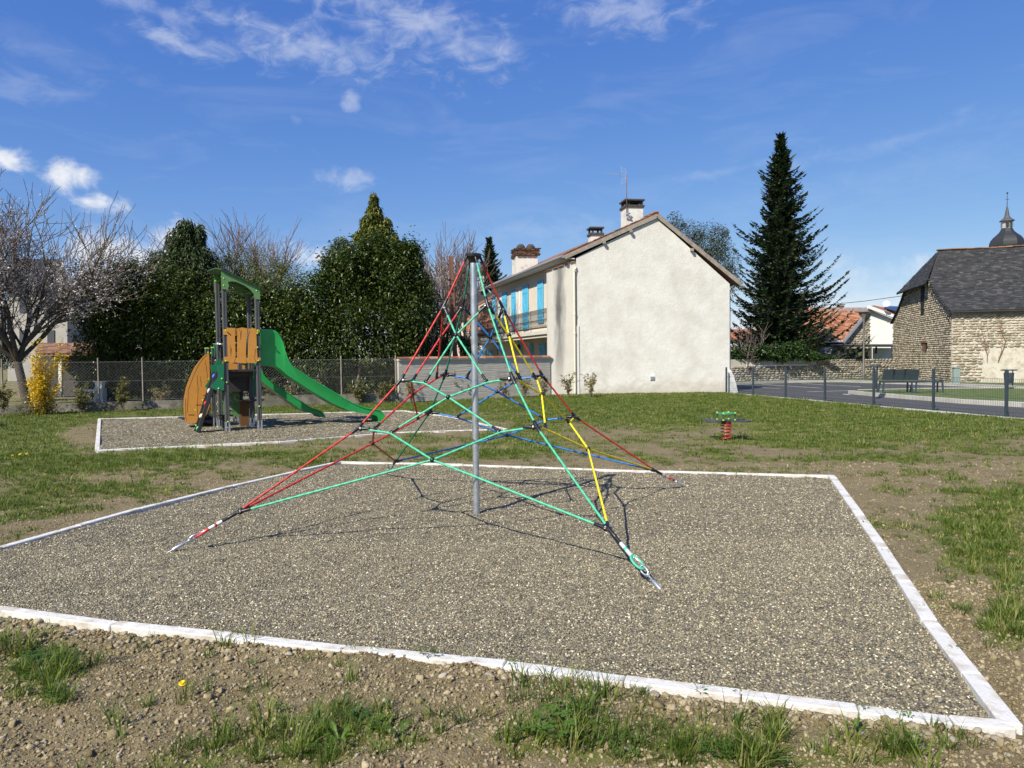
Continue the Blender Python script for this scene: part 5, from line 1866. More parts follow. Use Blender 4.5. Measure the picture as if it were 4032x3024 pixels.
mb = MB(); mb.box(H3((x0 + x1) / 2, zc + .22, 9.0 + dep / 2), (x1 - x0 - .02, dep - .02, .44), rz=rz); mb.build('crown_core', MDARK, ch)
for i in range(2):
    mb = MB(); cx_ = x0 + (x1 - x0) * (.27 + .46 * i)
    mb.lathe([(.24, 0), (.25, .12), (.14, .26), (.05, .27)], H3(cx_, zc + .44, 9.0 + dep / 2), 8); mb.build('chimney_pot', MDARK, ch)
chimney(2018, 2028, 1018, 1080, 11.5, 'slab', label='thin brick flue behind the wide chimney')

# antenna strapped to the main chimney
ax, az_ = HP(2472, 960, 2.3); 
ant = empty('tv_antenna', HB + H3(ax, HP(2472, 872, 2.4)[1], 2.4))
tag(ant, 'rake and grid television antenna on a rusty pole beside the main chimney', 'antenna')
za = HP(2472, 690, 2.4)[1] - HP(2472, 872, 2.4)[1]
mb = MB(); mb.cyl((0, 0, .25), (0, 0, za), .022, .018, 8); mb.build('pole', mat('rusty_pole', (.15, .08, .055), .8, .3), ant, smooth=True)
d_ = Vector((-.97, -.05, .12))
mb = MB(); p0 = Vector((0, 0, za - .03)); mb.bar(p0, p0 + d_ * 1.02, .016, .016)
for i in range(9):
    c = p0 + d_ * (.28 + i * .085); e = .16 - i * .008
    mb.bar(c - Vector((.15, 1, 0)).normalized() * e, c + Vector((.15, 1, 0)).normalized() * e, .012, .012)
mb.build('director_boom', MZINC, ant)
mb = MB()
for sg in (1, -1):
    c = p0 + d_ * .12 + Vector((0, 0, .16 * sg)); q = [c + Vector((-.17, 0, .26 * sg)), c + Vector((.08, 0, .14 * sg)), c + Vector((.10, 0, -.08 * sg)), c + Vector((-.10, 0, -.04 * sg))]
    for a, b_ in ((0, 1), (1, 2), (2, 3), (3, 0)): mb.bar(q[a], q[b_], .012, .012)
    for f in (.25, .5, .75): mb.bar(q[0].lerp(q[3], f), q[1].lerp(q[2], f), .008, .008)
    mb.bar(p0, c, .012, .012)
mb.build('reflector_grid', MZINC, ant)
mb = MB(); mb.box((.08, 0, .38), (.24, .06, .05)); mb.box((.08, 0, .12 + .1), (.24, .06, .05)); mb.box((.12, 0, .3), (.05, .06, .22)); mb.build('wall_bracket', MZINC, ant)

# ================================================================== GARDEN WALL with tile coping
gw0 = G(1572, 1584); gw1 = HB + H3(wl + .05, 0, -.02)
gwd = (gw1 - gw0).normalized(); gwl = (gw1 - gw0).length
hw0 = D(1575, 1412, gw0.y).z; hw1 = D(2165, 1405, gw1.y).z
gw = empty('garden_wall', gw0)
tag(gw, 'grey board marked concrete garden wall with a coping of terracotta tiles left of the house', 'garden wall')
MCONC = mat('board_marked_concrete', (.46, .43, .37), .9, .1, 2.5, bump=.5, bscale=9, dirt=(.27, .25, .21), dscale=1.3, dlo=.52, dhi=.8)
m = MCONC; t = NT(m.node_tree); b = t.n['Principled BSDF']
nt_ = t.noise(t.mapping(coord(t), (.5, .5, 9)), 2.2, 5, .7)
t.link(t.bump(nt_, .8, .05), b.inputs['Normal'])
mb = MB(); mb.prism([(0, -.1), (gwl, -.1), (gwl, hw1 - .08), (0, hw0 - .08)], (0, 0, 0), gwd, Vector((0, 0, 1)), -.22); mb.build('wall_body', MCONC, gw)
mb = MB(); mb.prism([(-.03, hw0 - .08), (gwl + .1, hw1 - .08), (gwl + .1, hw1 - .02), (-.03, hw0 - .02)], -Vector((-gwd.y, gwd.x, 0)) * .05, gwd, Vector((0, 0, 1)), -.32); mb.build('coping_slab', MSTAIN, gw)
nt2 = int(gwl / .42)
ctile = []
for i in range(5):
    b_ = MB(); b_.cur = (i + .5) / 5
    vs = []; xs_ = [-.22, .22]; prof = [(-.19, 0), (-.1, .055), (0, .075), (.1, .055), (.19, 0)]
    for xi, lift in ((-.225, .012), (.225, 0)):
        for (q, z) in prof: vs.append((xi, q, z + lift))
    n5 = 5
    fs = [(k, k + 1, n5 + k + 1, n5 + k) for k in range(4)] + [(4, 3, 2, 1, 0), (5, 6, 7, 8, 9)]
    b_.add(vs, fs); me_ = b_.mesh('tile'); me_.materials.append(MTILE); ctile.append(me_)
for i in range(nt2):
    f = (i + .5) / nt2; p = gwd * (gwl * f) + Vector((-gwd.y, gwd.x, 0)) * .11
    o = bpy.data.objects.new('coping_tile', ctile[(i * 3) % 5]); C.objects.link(o); o.parent = gw
    o.location = (p.x, p.y, hw0 + (hw1 - hw0) * f - .015); o.rotation_euler = (random.uniform(-.03, .03), -.03, math.atan2(gwd.y, gwd.x) + random.uniform(-.03, .03))

# brown steel post in the neighbouring garden
sp = D(1800, 1400, 31.0); sp.z = 0
zt_ = D(1774, 1009, 31.0).z
mb = MB(); lean = Vector((-.0, 0, 0))
mb.box((0, 0, zt_ / 2), (.05, .16, zt_)); mb.box((.09, -.05, zt_ / 2), (.16, .03, zt_ - .02)); mb.box((.17, 0, zt_ / 2), (.012, .12, zt_ - .04))
o = mb.build('steel_post', mat('rust_brown_paint', (.13, .055, .035), .7, .2, 4)); o.location = sp + Vector((-.12, 0, 0)); o.rotation_euler = (0, R(-1.6), 0)
tag(o, 'tall rust brown steel post rising behind the garden wall', 'post')

# ================================================================== CHAIN-LINK FENCE on a low wall
cf = gpoly([(-420, 1642), (0, 1622), (560, 1605), (1000, 1594), (1570, 1584)])
cf = [cf[0], cf[-1]]
cd = (cf[1] - cf[0]).normalized(); cl_ = (cf[1] - cf[0]).length
fence = empty('chain_link_fence', cf[0])
tag(fence, 'long grey chain link fence on a low concrete wall in front of the dark trees', 'fence')
MLOWW = mat('mossy_concrete', (.21, .195, .165), .95, .3, 2.5, bump=.6, bscale=14, dirt=(.075, .068, .042), dscale=1.8, dlo=.40, dhi=.62)
mb = MB(); mb.prism([(0, -.1), (cl_, -.1), (cl_, .36), (cl_ * .55, .36), (cl_ * .55, .30), (0, .27)], (0, 0, 0), cd, Vector((0, 0, 1)), -.18); mb.build('low_wall', MLOWW, fence)
fh = D(1197, 1405, (cf[0] + cd * cl_ * .8).y).z
fh = 1.66
bk_ = Vector((-cd.y, cd.x, 0)) * .09
npo = 10
post_px = [385, 560, 940, 1345, 1560, 5]
MPOSTC = mat('weathered_fence_post', (.24, .21, .17), .9, .2, 5)
for px in post_px:
    p = cd * PL(px, 1500, cf[0], cd)[0] + bk_
    mb = MB(); mb.tube([p + Vector((0, 0, .2)), p + Vector((0, 0, fh + .12))], [.030, .027], 6); mb.build('fence_post', MPOSTC, fence)
MWIRE = mat('galvanised_wire', (.34, .34, .33), .5, .1, 10, metal=.3)
segs = []
z0, z1 = .33, fh
stp = .105; hh = z1 - z0
k = -hh
while k < cl_:
    for sg in (1, -1):
        a0, a1 = (k, k + hh) if sg > 0 else (k + hh, k)
        # clip to the run
        pa = (a0, z0); pb = (a1, z1)
        xa, xb = max(min(a0, a1), 0), min(max(a0, a1), cl_)
        if xb - xa < .05: continue
        fz = lambda x: z0 + (x - a0) / (a1 - a0) * hh
        A_ = cd * xa + bk_ + Vector((0, 0, fz(xa))); B_ = cd * xb + bk_ + Vector((0, 0, fz(xb)))
        segs.append((tuple(A_), tuple(B_), .0018, .0018))
    k += stp
for z in (z0 + .02, (z0 + z1) / 2, z1 - .02):
    A_ = cd * 0 + bk_ + Vector((0, 0, z)); B_ = cd * cl_ + bk_ + Vector((0, 0, z)); segs.append((tuple(A_), tuple(B_), .0032, .0032))
V, F = tubes_np(segs, 3)
me = mesh_np('wire_mesh', V, F); o = link('wire_mesh', me, fence, MWIRE); o['kind'] = 'stuff'

# ================================================================== RIGHT-HAND PANEL FENCE
pf = empty('panel_fence', fence_base[-1])
tag(pf, 'dark blue grey welded mesh panel fence between the lawn and the car park', 'fence')
MFEN = mat('anthracite_paint', (.035, .05, .065), .5, .1, 6)
fb = [p - fence_base[-1] for p in fence_base + [fence_out]]
tops = [1446, 1448, 1449, 1450, 1449, 1452, 1457]
hs = [D(a[0], tp_, fence_base[i].y).z for i, (a, tp_) in enumerate(zip(fence_px, tops))] + [1.2]
panel_segs = []
for i, p in enumerate(fb):
    h = hs[i]
    mb = MB(); mb.box((p.x, p.y, h / 2), (.06, .06, h), rz=math.atan2(fdir.y, fdir.x)); mb.box((p.x + .02, p.y - .035, h * .9), (.03, .02, .05)); mb.box((p.x + .02, p.y - .035, h * .1), (.03, .02, .05)); mb.build('fence_post', MFEN, pf)
    if i == len(fb) - 1: break
    q = fb[i + 1]; L = (q - p).length; n = int(L / .05); dd = (q - p).normalized(); nn = Vector((dd.y, -dd.x, 0))
    h0 = min(hs[i], hs[i + 1]) * .82
    segs = []
    for k in range(1, n):
        a = p.lerp(q, k / n)
        zs_ = [.04, .12, .16, .20, h0 - .20, h0 - .16, h0 - .12, h0]
        of = [0, 0, .03, 0, 0, .03, 0, 0]
        P_ = [a + nn * of[j] + Vector((0, 0, zs_[j])) for j in range(8)]
        for j in range(7): segs.append((tuple(P_[j]), tuple(P_[j + 1]), .0042, .0042))
    for z, o_ in ((.04, 0), (.12, 0), (.20, 0), (h0 - .2, 0), (h0 - .12, 0), (h0 - .01, 0), (h0 / 2, 0)):
        segs.append((tuple(p + Vector((0, 0, z))), tuple(q + Vector((0, 0, z))), .003, .003))
    V, F = tubes_np(segs, 3)
    o = link('mesh_panel', mesh_np('mesh_panel', V, F), pf, MFEN)

# bench
bp = G(3586, 1546, .1)
bench = empty('bench', bp, math.atan2(-.10, 1))
tag(bench, 'dark metal bench with a half length perforated backrest on the car park grass', 'bench')
sc_ = bp.y / FPX
W_ = (3699 - 3473) * sc_
def bx_(mb, x0, x1, y0, y1, z0, z1): mb.box(((x0 + x1) / 2, (y0 + y1) / 2, (z0 + z1) / 2), (x1 - x0, y1 - y0, z1 - z0))
hw_ = W_ * .5
for i, (a, b_) in enumerate(((-.5, -.18), (-.18, .14), (.14, .5))):
    mb = MB(); bx_(mb, W_ * a + .01, W_ * b_ - .01, -.22, .22, .42, .46); mb.build('seat_panel', MFEN, bench)
for a, b_ in ((-.52, -.38), (-.36, -.2), (-.18, .02)):
    mb = MB(); y_ = -.22
    mb.add([(W_ * a, -.22, .50), (W_ * b_ + .12, -.22, .50), (W_ * b_ + .12, -.36, .92), (W_ * a, -.36, .92), (W_ * a, -.24, .50), (W_ * b_ + .12, -.24, .50), (W_ * b_ + .12, -.38, .92), (W_ * a, -.38, .92)], [(0, 1, 2, 3), (7, 6, 5, 4), (0, 4, 5, 1), (1, 5, 6, 2), (2, 6, 7, 3), (3, 7, 4, 0)])
    mb.build('back_panel', MFEN, bench)
for a in (-.48, -.02, .06, .48):
    mb = MB(); mb.bar((W_ * a, -.18, .44), (W_ * a + (-.06 if a in (-.48, .06) else .02), -.24, -.05), .05, .05, up=(0, 1, 0)); mb.build('leg', MFEN, bench)
    mb = MB(); mb.bar((W_ * a, .18, .44), (W_ * a + (-.06 if a in (-.48, .06) else .02), .24, -.05), .05, .05, up=(0, 1, 0)); mb.build('leg', MFEN, bench)
mb = MB(); bx_(mb, -hw_, hw_, -.2, .2, .40, .42); mb.build('seat_frame', MFEN, bench)

# waste bins
def bin_(px, py_base, py_top, y, lab, k=1.0):
    p = D(px, py_base, y); p.z = max(.0, p.z if p.z > 0 else 0)
    h = D(px, py_top, y).z - p.z
    e = empty('waste_bin', p); tag(e, lab, 'waste bin')
    mb = MB(); mb.lathe([(.20 * k, .12), (.22 * k, .14), (.25 * k, h * .72), (.25 * k, h * .8)], (0, 0, 0), 14); mb.build('bin_body', MFEN, e, smooth=True, angle=40)
    mb = MB(); mb.lathe([(.26 * (k + .3), h * .93), (.29 * (k + .3), h * .95), (.28 * (k + .3), h), (.2 * k, h * 1.01)], (0, 0, 0), 14); mb.build('bin_lid', MFEN, e, smooth=True, angle=40)
    mb = MB()
    for s in (-1, 1): mb.cyl((s * .22 * k, 0, 0), (s * .22 * k, 0, h * .95), .02, n=6)
    mb.build('bin_post', MFEN, e)
    return e


bin_(3446, 1545, 1437, 26.0, 'dark waste bin behind the middle fence post with a flat square lid', .32)
bin_(3972, 1520, 1455, 30.0, 'dark waste bin with a wide lid behind the nearest fence post', .75)
# small grey utility cabinet at the foot of the barn
p = G(3764, 1511, .09)
mb = MB(); mb.box((0, 0, .4), (.3, .25, .8), bevel=.02); mb.box((0, 0, .82), (.36, .3, .05)); o = mb.build('utility_box', mat('pale_green_plastic', (.24, .30, .27), .6, .05)); o.location = p
tag(o, 'small pale green utility box at the foot of the stone barn', 'utility box')
# street lamp
p = G(3400, 1499, .09)
lamp = empty('street_lamp', p); tag(lamp, 'slim grey street lamp with a flared funnel head in front of the tiled house', 'street lamp')
ht = D(3390, 1228, p.y).z - p.z
mb = MB(); mb.tube([(0, 0, 0), (0, 0, .9), (0, 0, .95), (0, 0, ht - .5)], [.085, .08, .055, .05], 10); mb.build('pole', mat('lamp_grey', (.12, .115, .11), .5, .1), lamp, smooth=True, angle=40)
mb = MB(); mb.lathe([(.05, ht - .5), (.06, ht - .42), (.30, ht - .03), (.36, ht - .02), (.36, ht + .02), (.28, ht + .05), (.05, ht + .06)], (0, 0, 0), 16); mb.build('lamp_head', mat('lamp_head_grey', (.19, .16, .135), .5, .1), lamp, smooth=True, angle=40)
# ================================================================== STONE BARN
BX = Vector((.961, -.277, 0)).normalized(); BY = Vector((.277, .961, 0)).normalized()
BO_ = G(3745, 1507, .09); BO_.z = 0.0
barn = empty('stone_barn', BO_)
tag(barn, 'old cobble stone barn with a half hipped dark slate roof at the right edge', 'barn')
BL_ = 12.7; BLEN = 17.0


def B3(a, s, z): return BX * a + BY * s + Vector((0, 0, z))


MMORT = mat('lime_mortar', (.40, .355, .28), .95, .15, 1.2, bump=.6, bscale=10, dirt=(.27, .23, .18), dscale=.8)
MMORT2 = mat('lime_plaster', (.54, .50, .42), .95, .12, 2.5, bump=.9, bscale=7, dirt=(.36, .31, .24), dscale=2.6, dlo=.46, dhi=.66)
MCOB = mat_attr('cobble', [(0, (.19, .16, .115)), (.3, (.30, .26, .19)), (.6, (.38, .335, .255)), (.85, (.50, .46, .37)), (1, (.36, .24, .16))], .9, .2, noise_amt=.3, nscale=4, bump=.3, bscale=20)
MSLATE = mat_attr('slate', [(0, (.028, .028, .028)), (.5, (.040, .040, .040)), (.9, (.058, .057, .055)), (1, (.10, .10, .095))], .75, .25, noise_amt=.5, nscale=5)
HIP0, HIP1, HIPZ = 3.6, 10.2, 5.75
RIDZ = 7.85; RS = 6.6
prof_ = [(-.35, 3.82), (1.6, 4.68), (3.6, 5.85), (RS, RIDZ)]
# gable end wall (in the plane a = 0), long front wall (s = 0)
mb = MB(); mb.prism([(0, 0), (BL_, 0), (BL_, 4.0), (BL_ - 1.3, 4.7), (HIP1, HIPZ), (HIP0, HIPZ), (1.5, 4.6), (0, 3.95)], B3(0, 0, 0), BY, Vector((0, 0, 1)), .45); mb.build('gable_wall', MMORT, barn)
mb = MB(); mb.prism([(.02, 0), (BLEN, 0), (BLEN, 3.95), (.02, 3.95)], B3(0, .001, 0), BX, Vector((0, 0, 1)), -.45); mb.build('front_wall', MMORT2, barn)


def bgable(px, py):
    s, z = PL(px, py, BO_, BY); return s, z


def bfront(px, py):
    a, z = PL(px, py, BO_, BX); return a, z


rb = random.Random(77)
cob = ico_variants(10, MCOB, .16, 41, 1, (0, 1))
sA, zA = bgable(3628, 1240); sB, zB = bgable(3642, 1108)
s_lo, s_hi = min(sA, sB), max(sA, sB)
w0 = bgable(3634, 1383); w1 = bgable(3652, 1349)
items = []


def gtop(s):
    return float(np.interp(s, [0, 1.5, HIP0, HIP1, BL_ - 1.3, BL_], [3.95, 4.6, HIPZ, HIPZ, 4.7, 4.0]))


z = .05
while z < HIPZ:
    s = rb.uniform(0, .1); hgt = rb.uniform(.085, .125)
    while s < BL_:
        w = rb.uniform(.13, .30)
        c = s + w / 2
        if z + hgt * .5 < gtop(c) - .02 and not (s_lo - .03 < c < s_hi + .03 and zA < z < zB + .2) and not (min(w0[0], w1[0]) - .05 < c < max(w0[0], w1[0]) + .05 and w0[1] - .05 < z < w1[1] + .02):
            mt = Matrix.Translation(B3(-.01, c, z + hgt / 2)) @ Matrix.Rotation(math.atan2(BY.y, BY.x) + rb.uniform(-.06, .06), 4, 'Z') @ Matrix.Rotation(rb.uniform(-.12, .12), 4, 'Y') @ Matrix.Diagonal((w * 1.2, .09 + rb.uniform(-.02, .03), hgt * 1.2, 1))
            items.append((mt, rb.randrange(10)))
        s += w + rb.uniform(.01, .03)
    z += hgt + .012
MCAP = 0
pieces(barn, items, cob, 'stone', 300, key=lambda p: p.length)
items = []
z = .05
while z < 3.85:
    a = rb.uniform(0, .1); hgt = rb.uniform(.10, .15)
    while a < BLEN:
        w = rb.uniform(.12, .36); c = a + w / 2
        pl = fbm(np.array([c * .45]), np.array([z * .7]), 3, 51)[0] + (.22 if z < 1.9 and c > 1.4 else -.25) + (-.3 if c < 1.2 else 0)
        if pl < .55:
            mt = Matrix.Translation(B3(c, -.01, z + hgt / 2)) @ Matrix.Rotation(math.atan2(BX.y, BX.x) + rb.uniform(-.06, .06), 4, 'Z') @ Matrix.Rotation(rb.uniform(-.15, .15), 4, 'Y') @ Matrix.Diagonal((w * 1.2, .09 + rb.uniform(-.02, .03), hgt * 1.18, 1))
            items.append((mt, rb.randrange(10)))
        a += w + rb.uniform(.015, .04)
    z += hgt + .02
fw = [o for o in barn.children if o.name.startswith('front_wall')][0]
pieces(fw, items, cob, 'stone', 300, key=lambda p: p.length)
# dark openings, recessed
MVOID = mat('dark_opening', (.012, .010, .009), .9, .2)
mb = MB(); mb.prism([(s_lo, zA), (s_hi, zA), (s_hi, zB + .12), (s_lo, zB + .12)], B3(-.05, 0, 0), BY, Vector((0, 0, 1)), .04); mb.build('loft_slot', MVOID, barn)
mb = MB(); a_, b_ = sorted((w0[0], w1[0])); mb.prism([(a_, w0[1]), (b_, w0[1]), (b_, w1[1]), (a_, w1[1])], B3(-.05, 0, 0), BY, Vector((0, 0, 1)), .04); wn = mb.build('small_window', MVOID, barn)
mb = MB()
for f in (.25, .5, .75): mb.bar(B3(-.07, a_ + (b_ - a_) * f, w0[1]), B3(-.07, a_ + (b_ - a_) * f, w1[1]), .02, .02)
mb.bar(B3(-.07, a_ - .12, w1[1] + .06), B3(-.07, b_ + .12, w1[1] + .06), .06, .14)
mb.build('window_bar', MTILE_OLD_SHADED, wn)
mb = MB(); mb.prism([(.25, 3.6), (BLEN, 3.6), (BLEN, 3.95), (.25, 3.95)], B3(0, -.06, 0), BX, Vector((0, 0, 1)), -.05); mb.build('wall_plate', MWOODG, barn)


def quad_tiles(P, w, h, jitter=.01, variants=6, clip=None, lift=.03, tilt=.05, r=rb):
    """P: function (u in metres along, v in metres up) -> point ; returns list of (matrix, variant)"""


def tile_face(p0, ux, uy, Lx, Ly, w, h, clip=None, r=rb, nvar=6, lift=.02, wj=.25):
    ux = ux.normalized(); uy = uy.normalized(); nn = ux.cross(uy).normalized()
    if nn.z < 0: nn = -nn
    out = []; v = 0; row = 0
    while v < Ly:
        u = -(w * .5 if row % 2 else 0)
        while u < Lx:
            ww = w * r.uniform(1 - wj, 1 + wj)
            c = p0 + ux * (u + ww / 2) + uy * (v + h / 2) + nn * (lift + r.uniform(-.004, .006))
            if -ww / 2 < u + ww / 2 < Lx + ww / 2 and (clip is None or clip(u + ww / 2, v + h / 2)):
                m3 = Matrix((ux, uy, nn)).transposed()
                mt = Matrix.Translation(c) @ m3.to_4x4() @ Matrix.Rotation(-.06 + r.uniform(-.015, .015), 4, 'X') @ Matrix.Diagonal((ww * .97, h * 1.15, 1, 1))
                out.append((mt, r.randrange(nvar)))
            u += ww
        v += h; row += 1
    return out


slv = box_variants(6, MSLATE, (1, 1, .014), 0, 8, jit=.0)
# make the slate variants unit-sized plates
roof = empty('slate_roof'); roof.parent = barn
mb = MB()
for nm_, sgn in (('front', 1), ('back', -1)):
    for (s0, z0), (s1, z1) in zip(prof_[:-1], prof_[1:]):
        ss = [(s0, z0), (s1, z1)] if sgn > 0 else [(BL_ + .35 - (s0 + .35), z0), (2 * RS - s1 if s1 == RS else BL_ + .35 - (s1 + .35), z1)]
        (sa, za), (sb, zb) = ss
        if sgn < 0 and abs(s1 - RS) < .01: sb = RS
        # verge: full width below the hip, cut back above it
        def hipa(s, z_): return -.15 if z_ <= HIPZ + .11 else -.15 + (z_ - HIPZ) / (RIDZ - HIPZ) * 1.25
        vs = [B3(hipa(sa, za), sa, za), B3(BLEN + .3, sa, za), B3(BLEN + .3, sb, zb), B3(hipa(sb, zb), sb, zb)]
        vs += [v - Vector((0, 0, .07)) for v in vs]
        mb.add(vs, [(0, 1, 2, 3), (7, 6, 5, 4), (0, 4, 5, 1), (1, 5, 6, 2), (2, 6, 7, 3), (3, 7, 4, 0)])
# half hip
hv = [B3(-.35, HIP0 - .15, HIPZ - .12), B3(-.35, HIP1 + .15, HIPZ - .12), B3(1.10, RS, RIDZ)]
mb.add(hv + [v - Vector((0, 0, .07)) for v in hv], [(0, 1, 2), (5, 4, 3), (0, 3, 4, 1), (1, 4, 5, 2), (2, 5, 3, 0)])
mb.build('roof_deck', MSLATE, roof)
items = []
for (s0, z0), (s1, z1) in zip(prof_[:-1], prof_[1:]):
    L = math.hypot(s1 - s0, z1 - z0)
    uy = (B3(0, s1, z1) - B3(0, s0, z0)); 
    top_ = abs(s1 - RS) < .01
    cl_f = None
    if top_: cl_f = lambda u, v: (u - .15) > (v / L) * 1.25 + .02
    items += tile_face(B3(-.15, s0, z0), BX, uy, BLEN, L, .24, .15, cl_f)
pieces(roof, items, slv, 'slate', 300, key=lambda p: p.length)
hu = (hv[1] - hv[0]); hm = (hv[0] + hv[1]) / 2; hy_ = hv[2] - hm
items = tile_face(hv[0], hu, hy_, hu.length, hy_.length, .24, .15, lambda u, v: abs(u - hu.length / 2) < hu.length / 2 * (1 - v / hy_.length))
pieces(roof, items, slv, 'slate', 40, key=lambda p: p.length)
rt = []
rv = []
for i in range(5):
    b_ = MB(); b_.cur = (i + .3) / 5; b_.box((0, 0, 0), (.40, .26, .10), bevel=.04); me_ = b_.mesh('ridge_tile'); me_.materials.append(MTILE); rv.append(me_)
for me_ in rv: me_.materials.clear(); me_.materials.append(MTILE_OLD_SHADED)
for i in range(int(BLEN / .4)):
    p = B3(1.2 + .4 * i, RS, RIDZ + .05 + .02 * math.sin(i * .7)); o = bpy.data.objects.new('ridge_tile', rv[i % 5]); C.objects.link(o); o.parent = roof; o.location = p; o.rotation_euler = (0, rb.uniform(-.03, .03), math.atan2(BX.y, BX.x))
# dry creeper stems on the front wall
segs = []; tips = []
rc = np.random.default_rng(4)
for a0 in (1.6, 2.1, 4.3, 5.2, 5.6):
    grow(rc, tuple(B3(a0, -.12, 1.2)), (BX * rc.uniform(-.4, .2) + Vector((0, 0, 1))), 1.5, .022, 2, dict(wig=.22, up=.15, kids=.9, start=.1, ang=(.3, .9), ratio=(.4, .7)), segs, tips)
BYn = np.array(BY)
segs = [(np.array(a) - BYn * (np.dot(a, BYn) + .10 * 1), np.array(b) - BYn * (np.dot(b, BYn) + .10), r0, r1) for a, b, r0, r1 in segs]
V, F = tubes_np(segs, 3); link('creeper', mesh_np('creeper', V, F), barn, mat('dry_creeper', (.24, .12, .08), .9))

# ================================================================== CHURCH TOWER
cy = 112.0; cpos = D(3958, 1390, cy); cpos.z = 0
ch = empty('church_tower', cpos); tag(ch, 'church bell tower with a bulbous slate dome and thin spire beyond the barn roof', 'church tower')
zb_ = D(3958, 974, cy).z; k_ = .0285
MSL2 = mat('dome_slate', (.020, .022, .026), .6, .12, 1.5, bump=.2, bscale=6)
mb = MB(); mb.box((0, 0, zb_ / 2 - .2), (4.4, 4.4, zb_ - .4)); mb.build('tower_wall', MWHITE, ch)
pr = [(83, 0), (84, 10), (82, 26), (76, 42), (64, 58), (48, 72), (36, 84), (29, 96), (27, 104)]
mb = MB(); mb.lathe([(a * k_, zb_ + b_ * k_) for a, b_ in pr], (0, 0, 0), 8); mb.build('dome', MSL2, ch)
mb = MB(); mb.lathe([(24 * k_, zb_ + 104 * k_), (24 * k_, zb_ + 142 * k_)], (0, 0, 0), 8); lt = mb.build('lantern', mat('lantern_grey', (.38, .38, .38), .7), ch)
mb = MB()
for i in range(5): mb.box((0, 0, zb_ + (110 + i * 6) * k_), (36 * k_, 49 * k_, 2.4 * k_))
mb.build('louvre', MDARK, lt)
mb = MB(); mb.lathe([(37 * k_, zb_ + 142 * k_), (36 * k_, zb_ + 146 * k_), (18 * k_, zb_ + 160 * k_), (12 * k_, zb_ + 172 * k_), (3 * k_, zb_ + 226 * k_), (1 * k_, zb_ + 232 * k_)], (0, 0, 0), 8); mb.build('spire', mat('spire_lead', (.07, .07, .08), .6), ch)
mb = MB(); mb.cyl((0, 0, zb_ + 228 * k_), (0, 0, zb_ + 292 * k_), .05, .03, 6); mb.bar((-.3, 0, zb_ + 262 * k_), (.3, 0, zb_ + 262 * k_), .05, .05); mb.ball((0, 0, zb_ + 296 * k_), .14, 8, 5); mb.build('cross', MIRON, ch)

# ================================================================== BOUNDARY STONE WALL with ivy
sw0 = D(2700, 1400, 42.0); sw1 = D(3523, 1400, 47.3); sw0.z = sw1.z = 0
swd = (sw1 - sw0).normalized(); swl = (sw1 - sw0).length; swn = Vector((swd.y, -swd.x, 0))
sw = empty('boundary_wall', sw0); tag(sw, 'rough two tier cobble stone boundary wall across the car park', 'stone wall')
def swz(f): return 1.42 - .12 * f
mb = MB(); mb.prism([(0, 0), (swl, 0), (swl, .96), (0, 1.0)], -swn * 0 + swn * .0, swd, Vector((0, 0, 1)), -.5); mb.build('lower_wall', MMORT, sw)
mb = MB(); mb.prism([(0, .99), (swl * .60, .99), (swl * .60, 1.40), (0, 1.42)], -swn * .08, swd, Vector((0, 0, 1)), -.3); mb.build('rendered_top', mat('weathered_cement', (.46, .43, .36), .95, .1, 1.5, bump=.4, bscale=12, dirt=(.27, .25, .21), dscale=1.2), sw)
mb = MB(); mb.prism([(swl * .60 + .01, .96), (swl, .95), (swl, 1.24), (swl * .8, 1.30), (swl * .60 + .01, 1.36)], -swn * .1, swd, Vector((0, 0, 1)), -.3); mb.build('upper_wall', MMORT, sw)
items = []
z = .06
while z < 1.32:
    s = rb.uniform(0, .2); hg = rb.uniform(.09, .14)
    while s < swl:
        w = rb.uniform(.15, .34); c = s + w / 2; f = c / swl
        if z < .93 or (f > .60 and z < 1.24 + .12 * (1 - f)):
            out_ = 0 if z < .95 else -.1
            mt = Matrix.Translation(swd * c + swn * out_ + Vector((0, 0, z + hg / 2))) @ Matrix.Rotation(math.atan2(swd.y, swd.x), 4, 'Z') @ Matrix.Rotation(rb.uniform(-.3, .3), 4, 'Y') @ Matrix.Diagonal((w * 1.15, .14, hg * 1.15, 1))
            items.append((mt, rb.randrange(10)))
        s += w + .02
    z += hg + .015
MCOB2 = mat_attr('grey_cobble', [(0, (.13, .12, .10)), (.4, (.22, .20, .165)), (.75, (.32, .29, .24)), (1, (.46, .43, .37))], .9, .2, noise_amt=.3, nscale=4)
cob2 = ico_variants(10, MCOB2, .2, 43, 1)
pieces(sw, items, cob2, 'stone', 300, key=lambda p: (p - swd * (swl * .6)).length)
mb = MB(); mb.prism([(swl * .27, .99), (swl * .56, .985), (swl * .56, 1.05), (swl * .27, 1.06)], swn * .02, swd, Vector((0, 0, 1)), -.12); mb.build('ledge', MWHITE, sw)

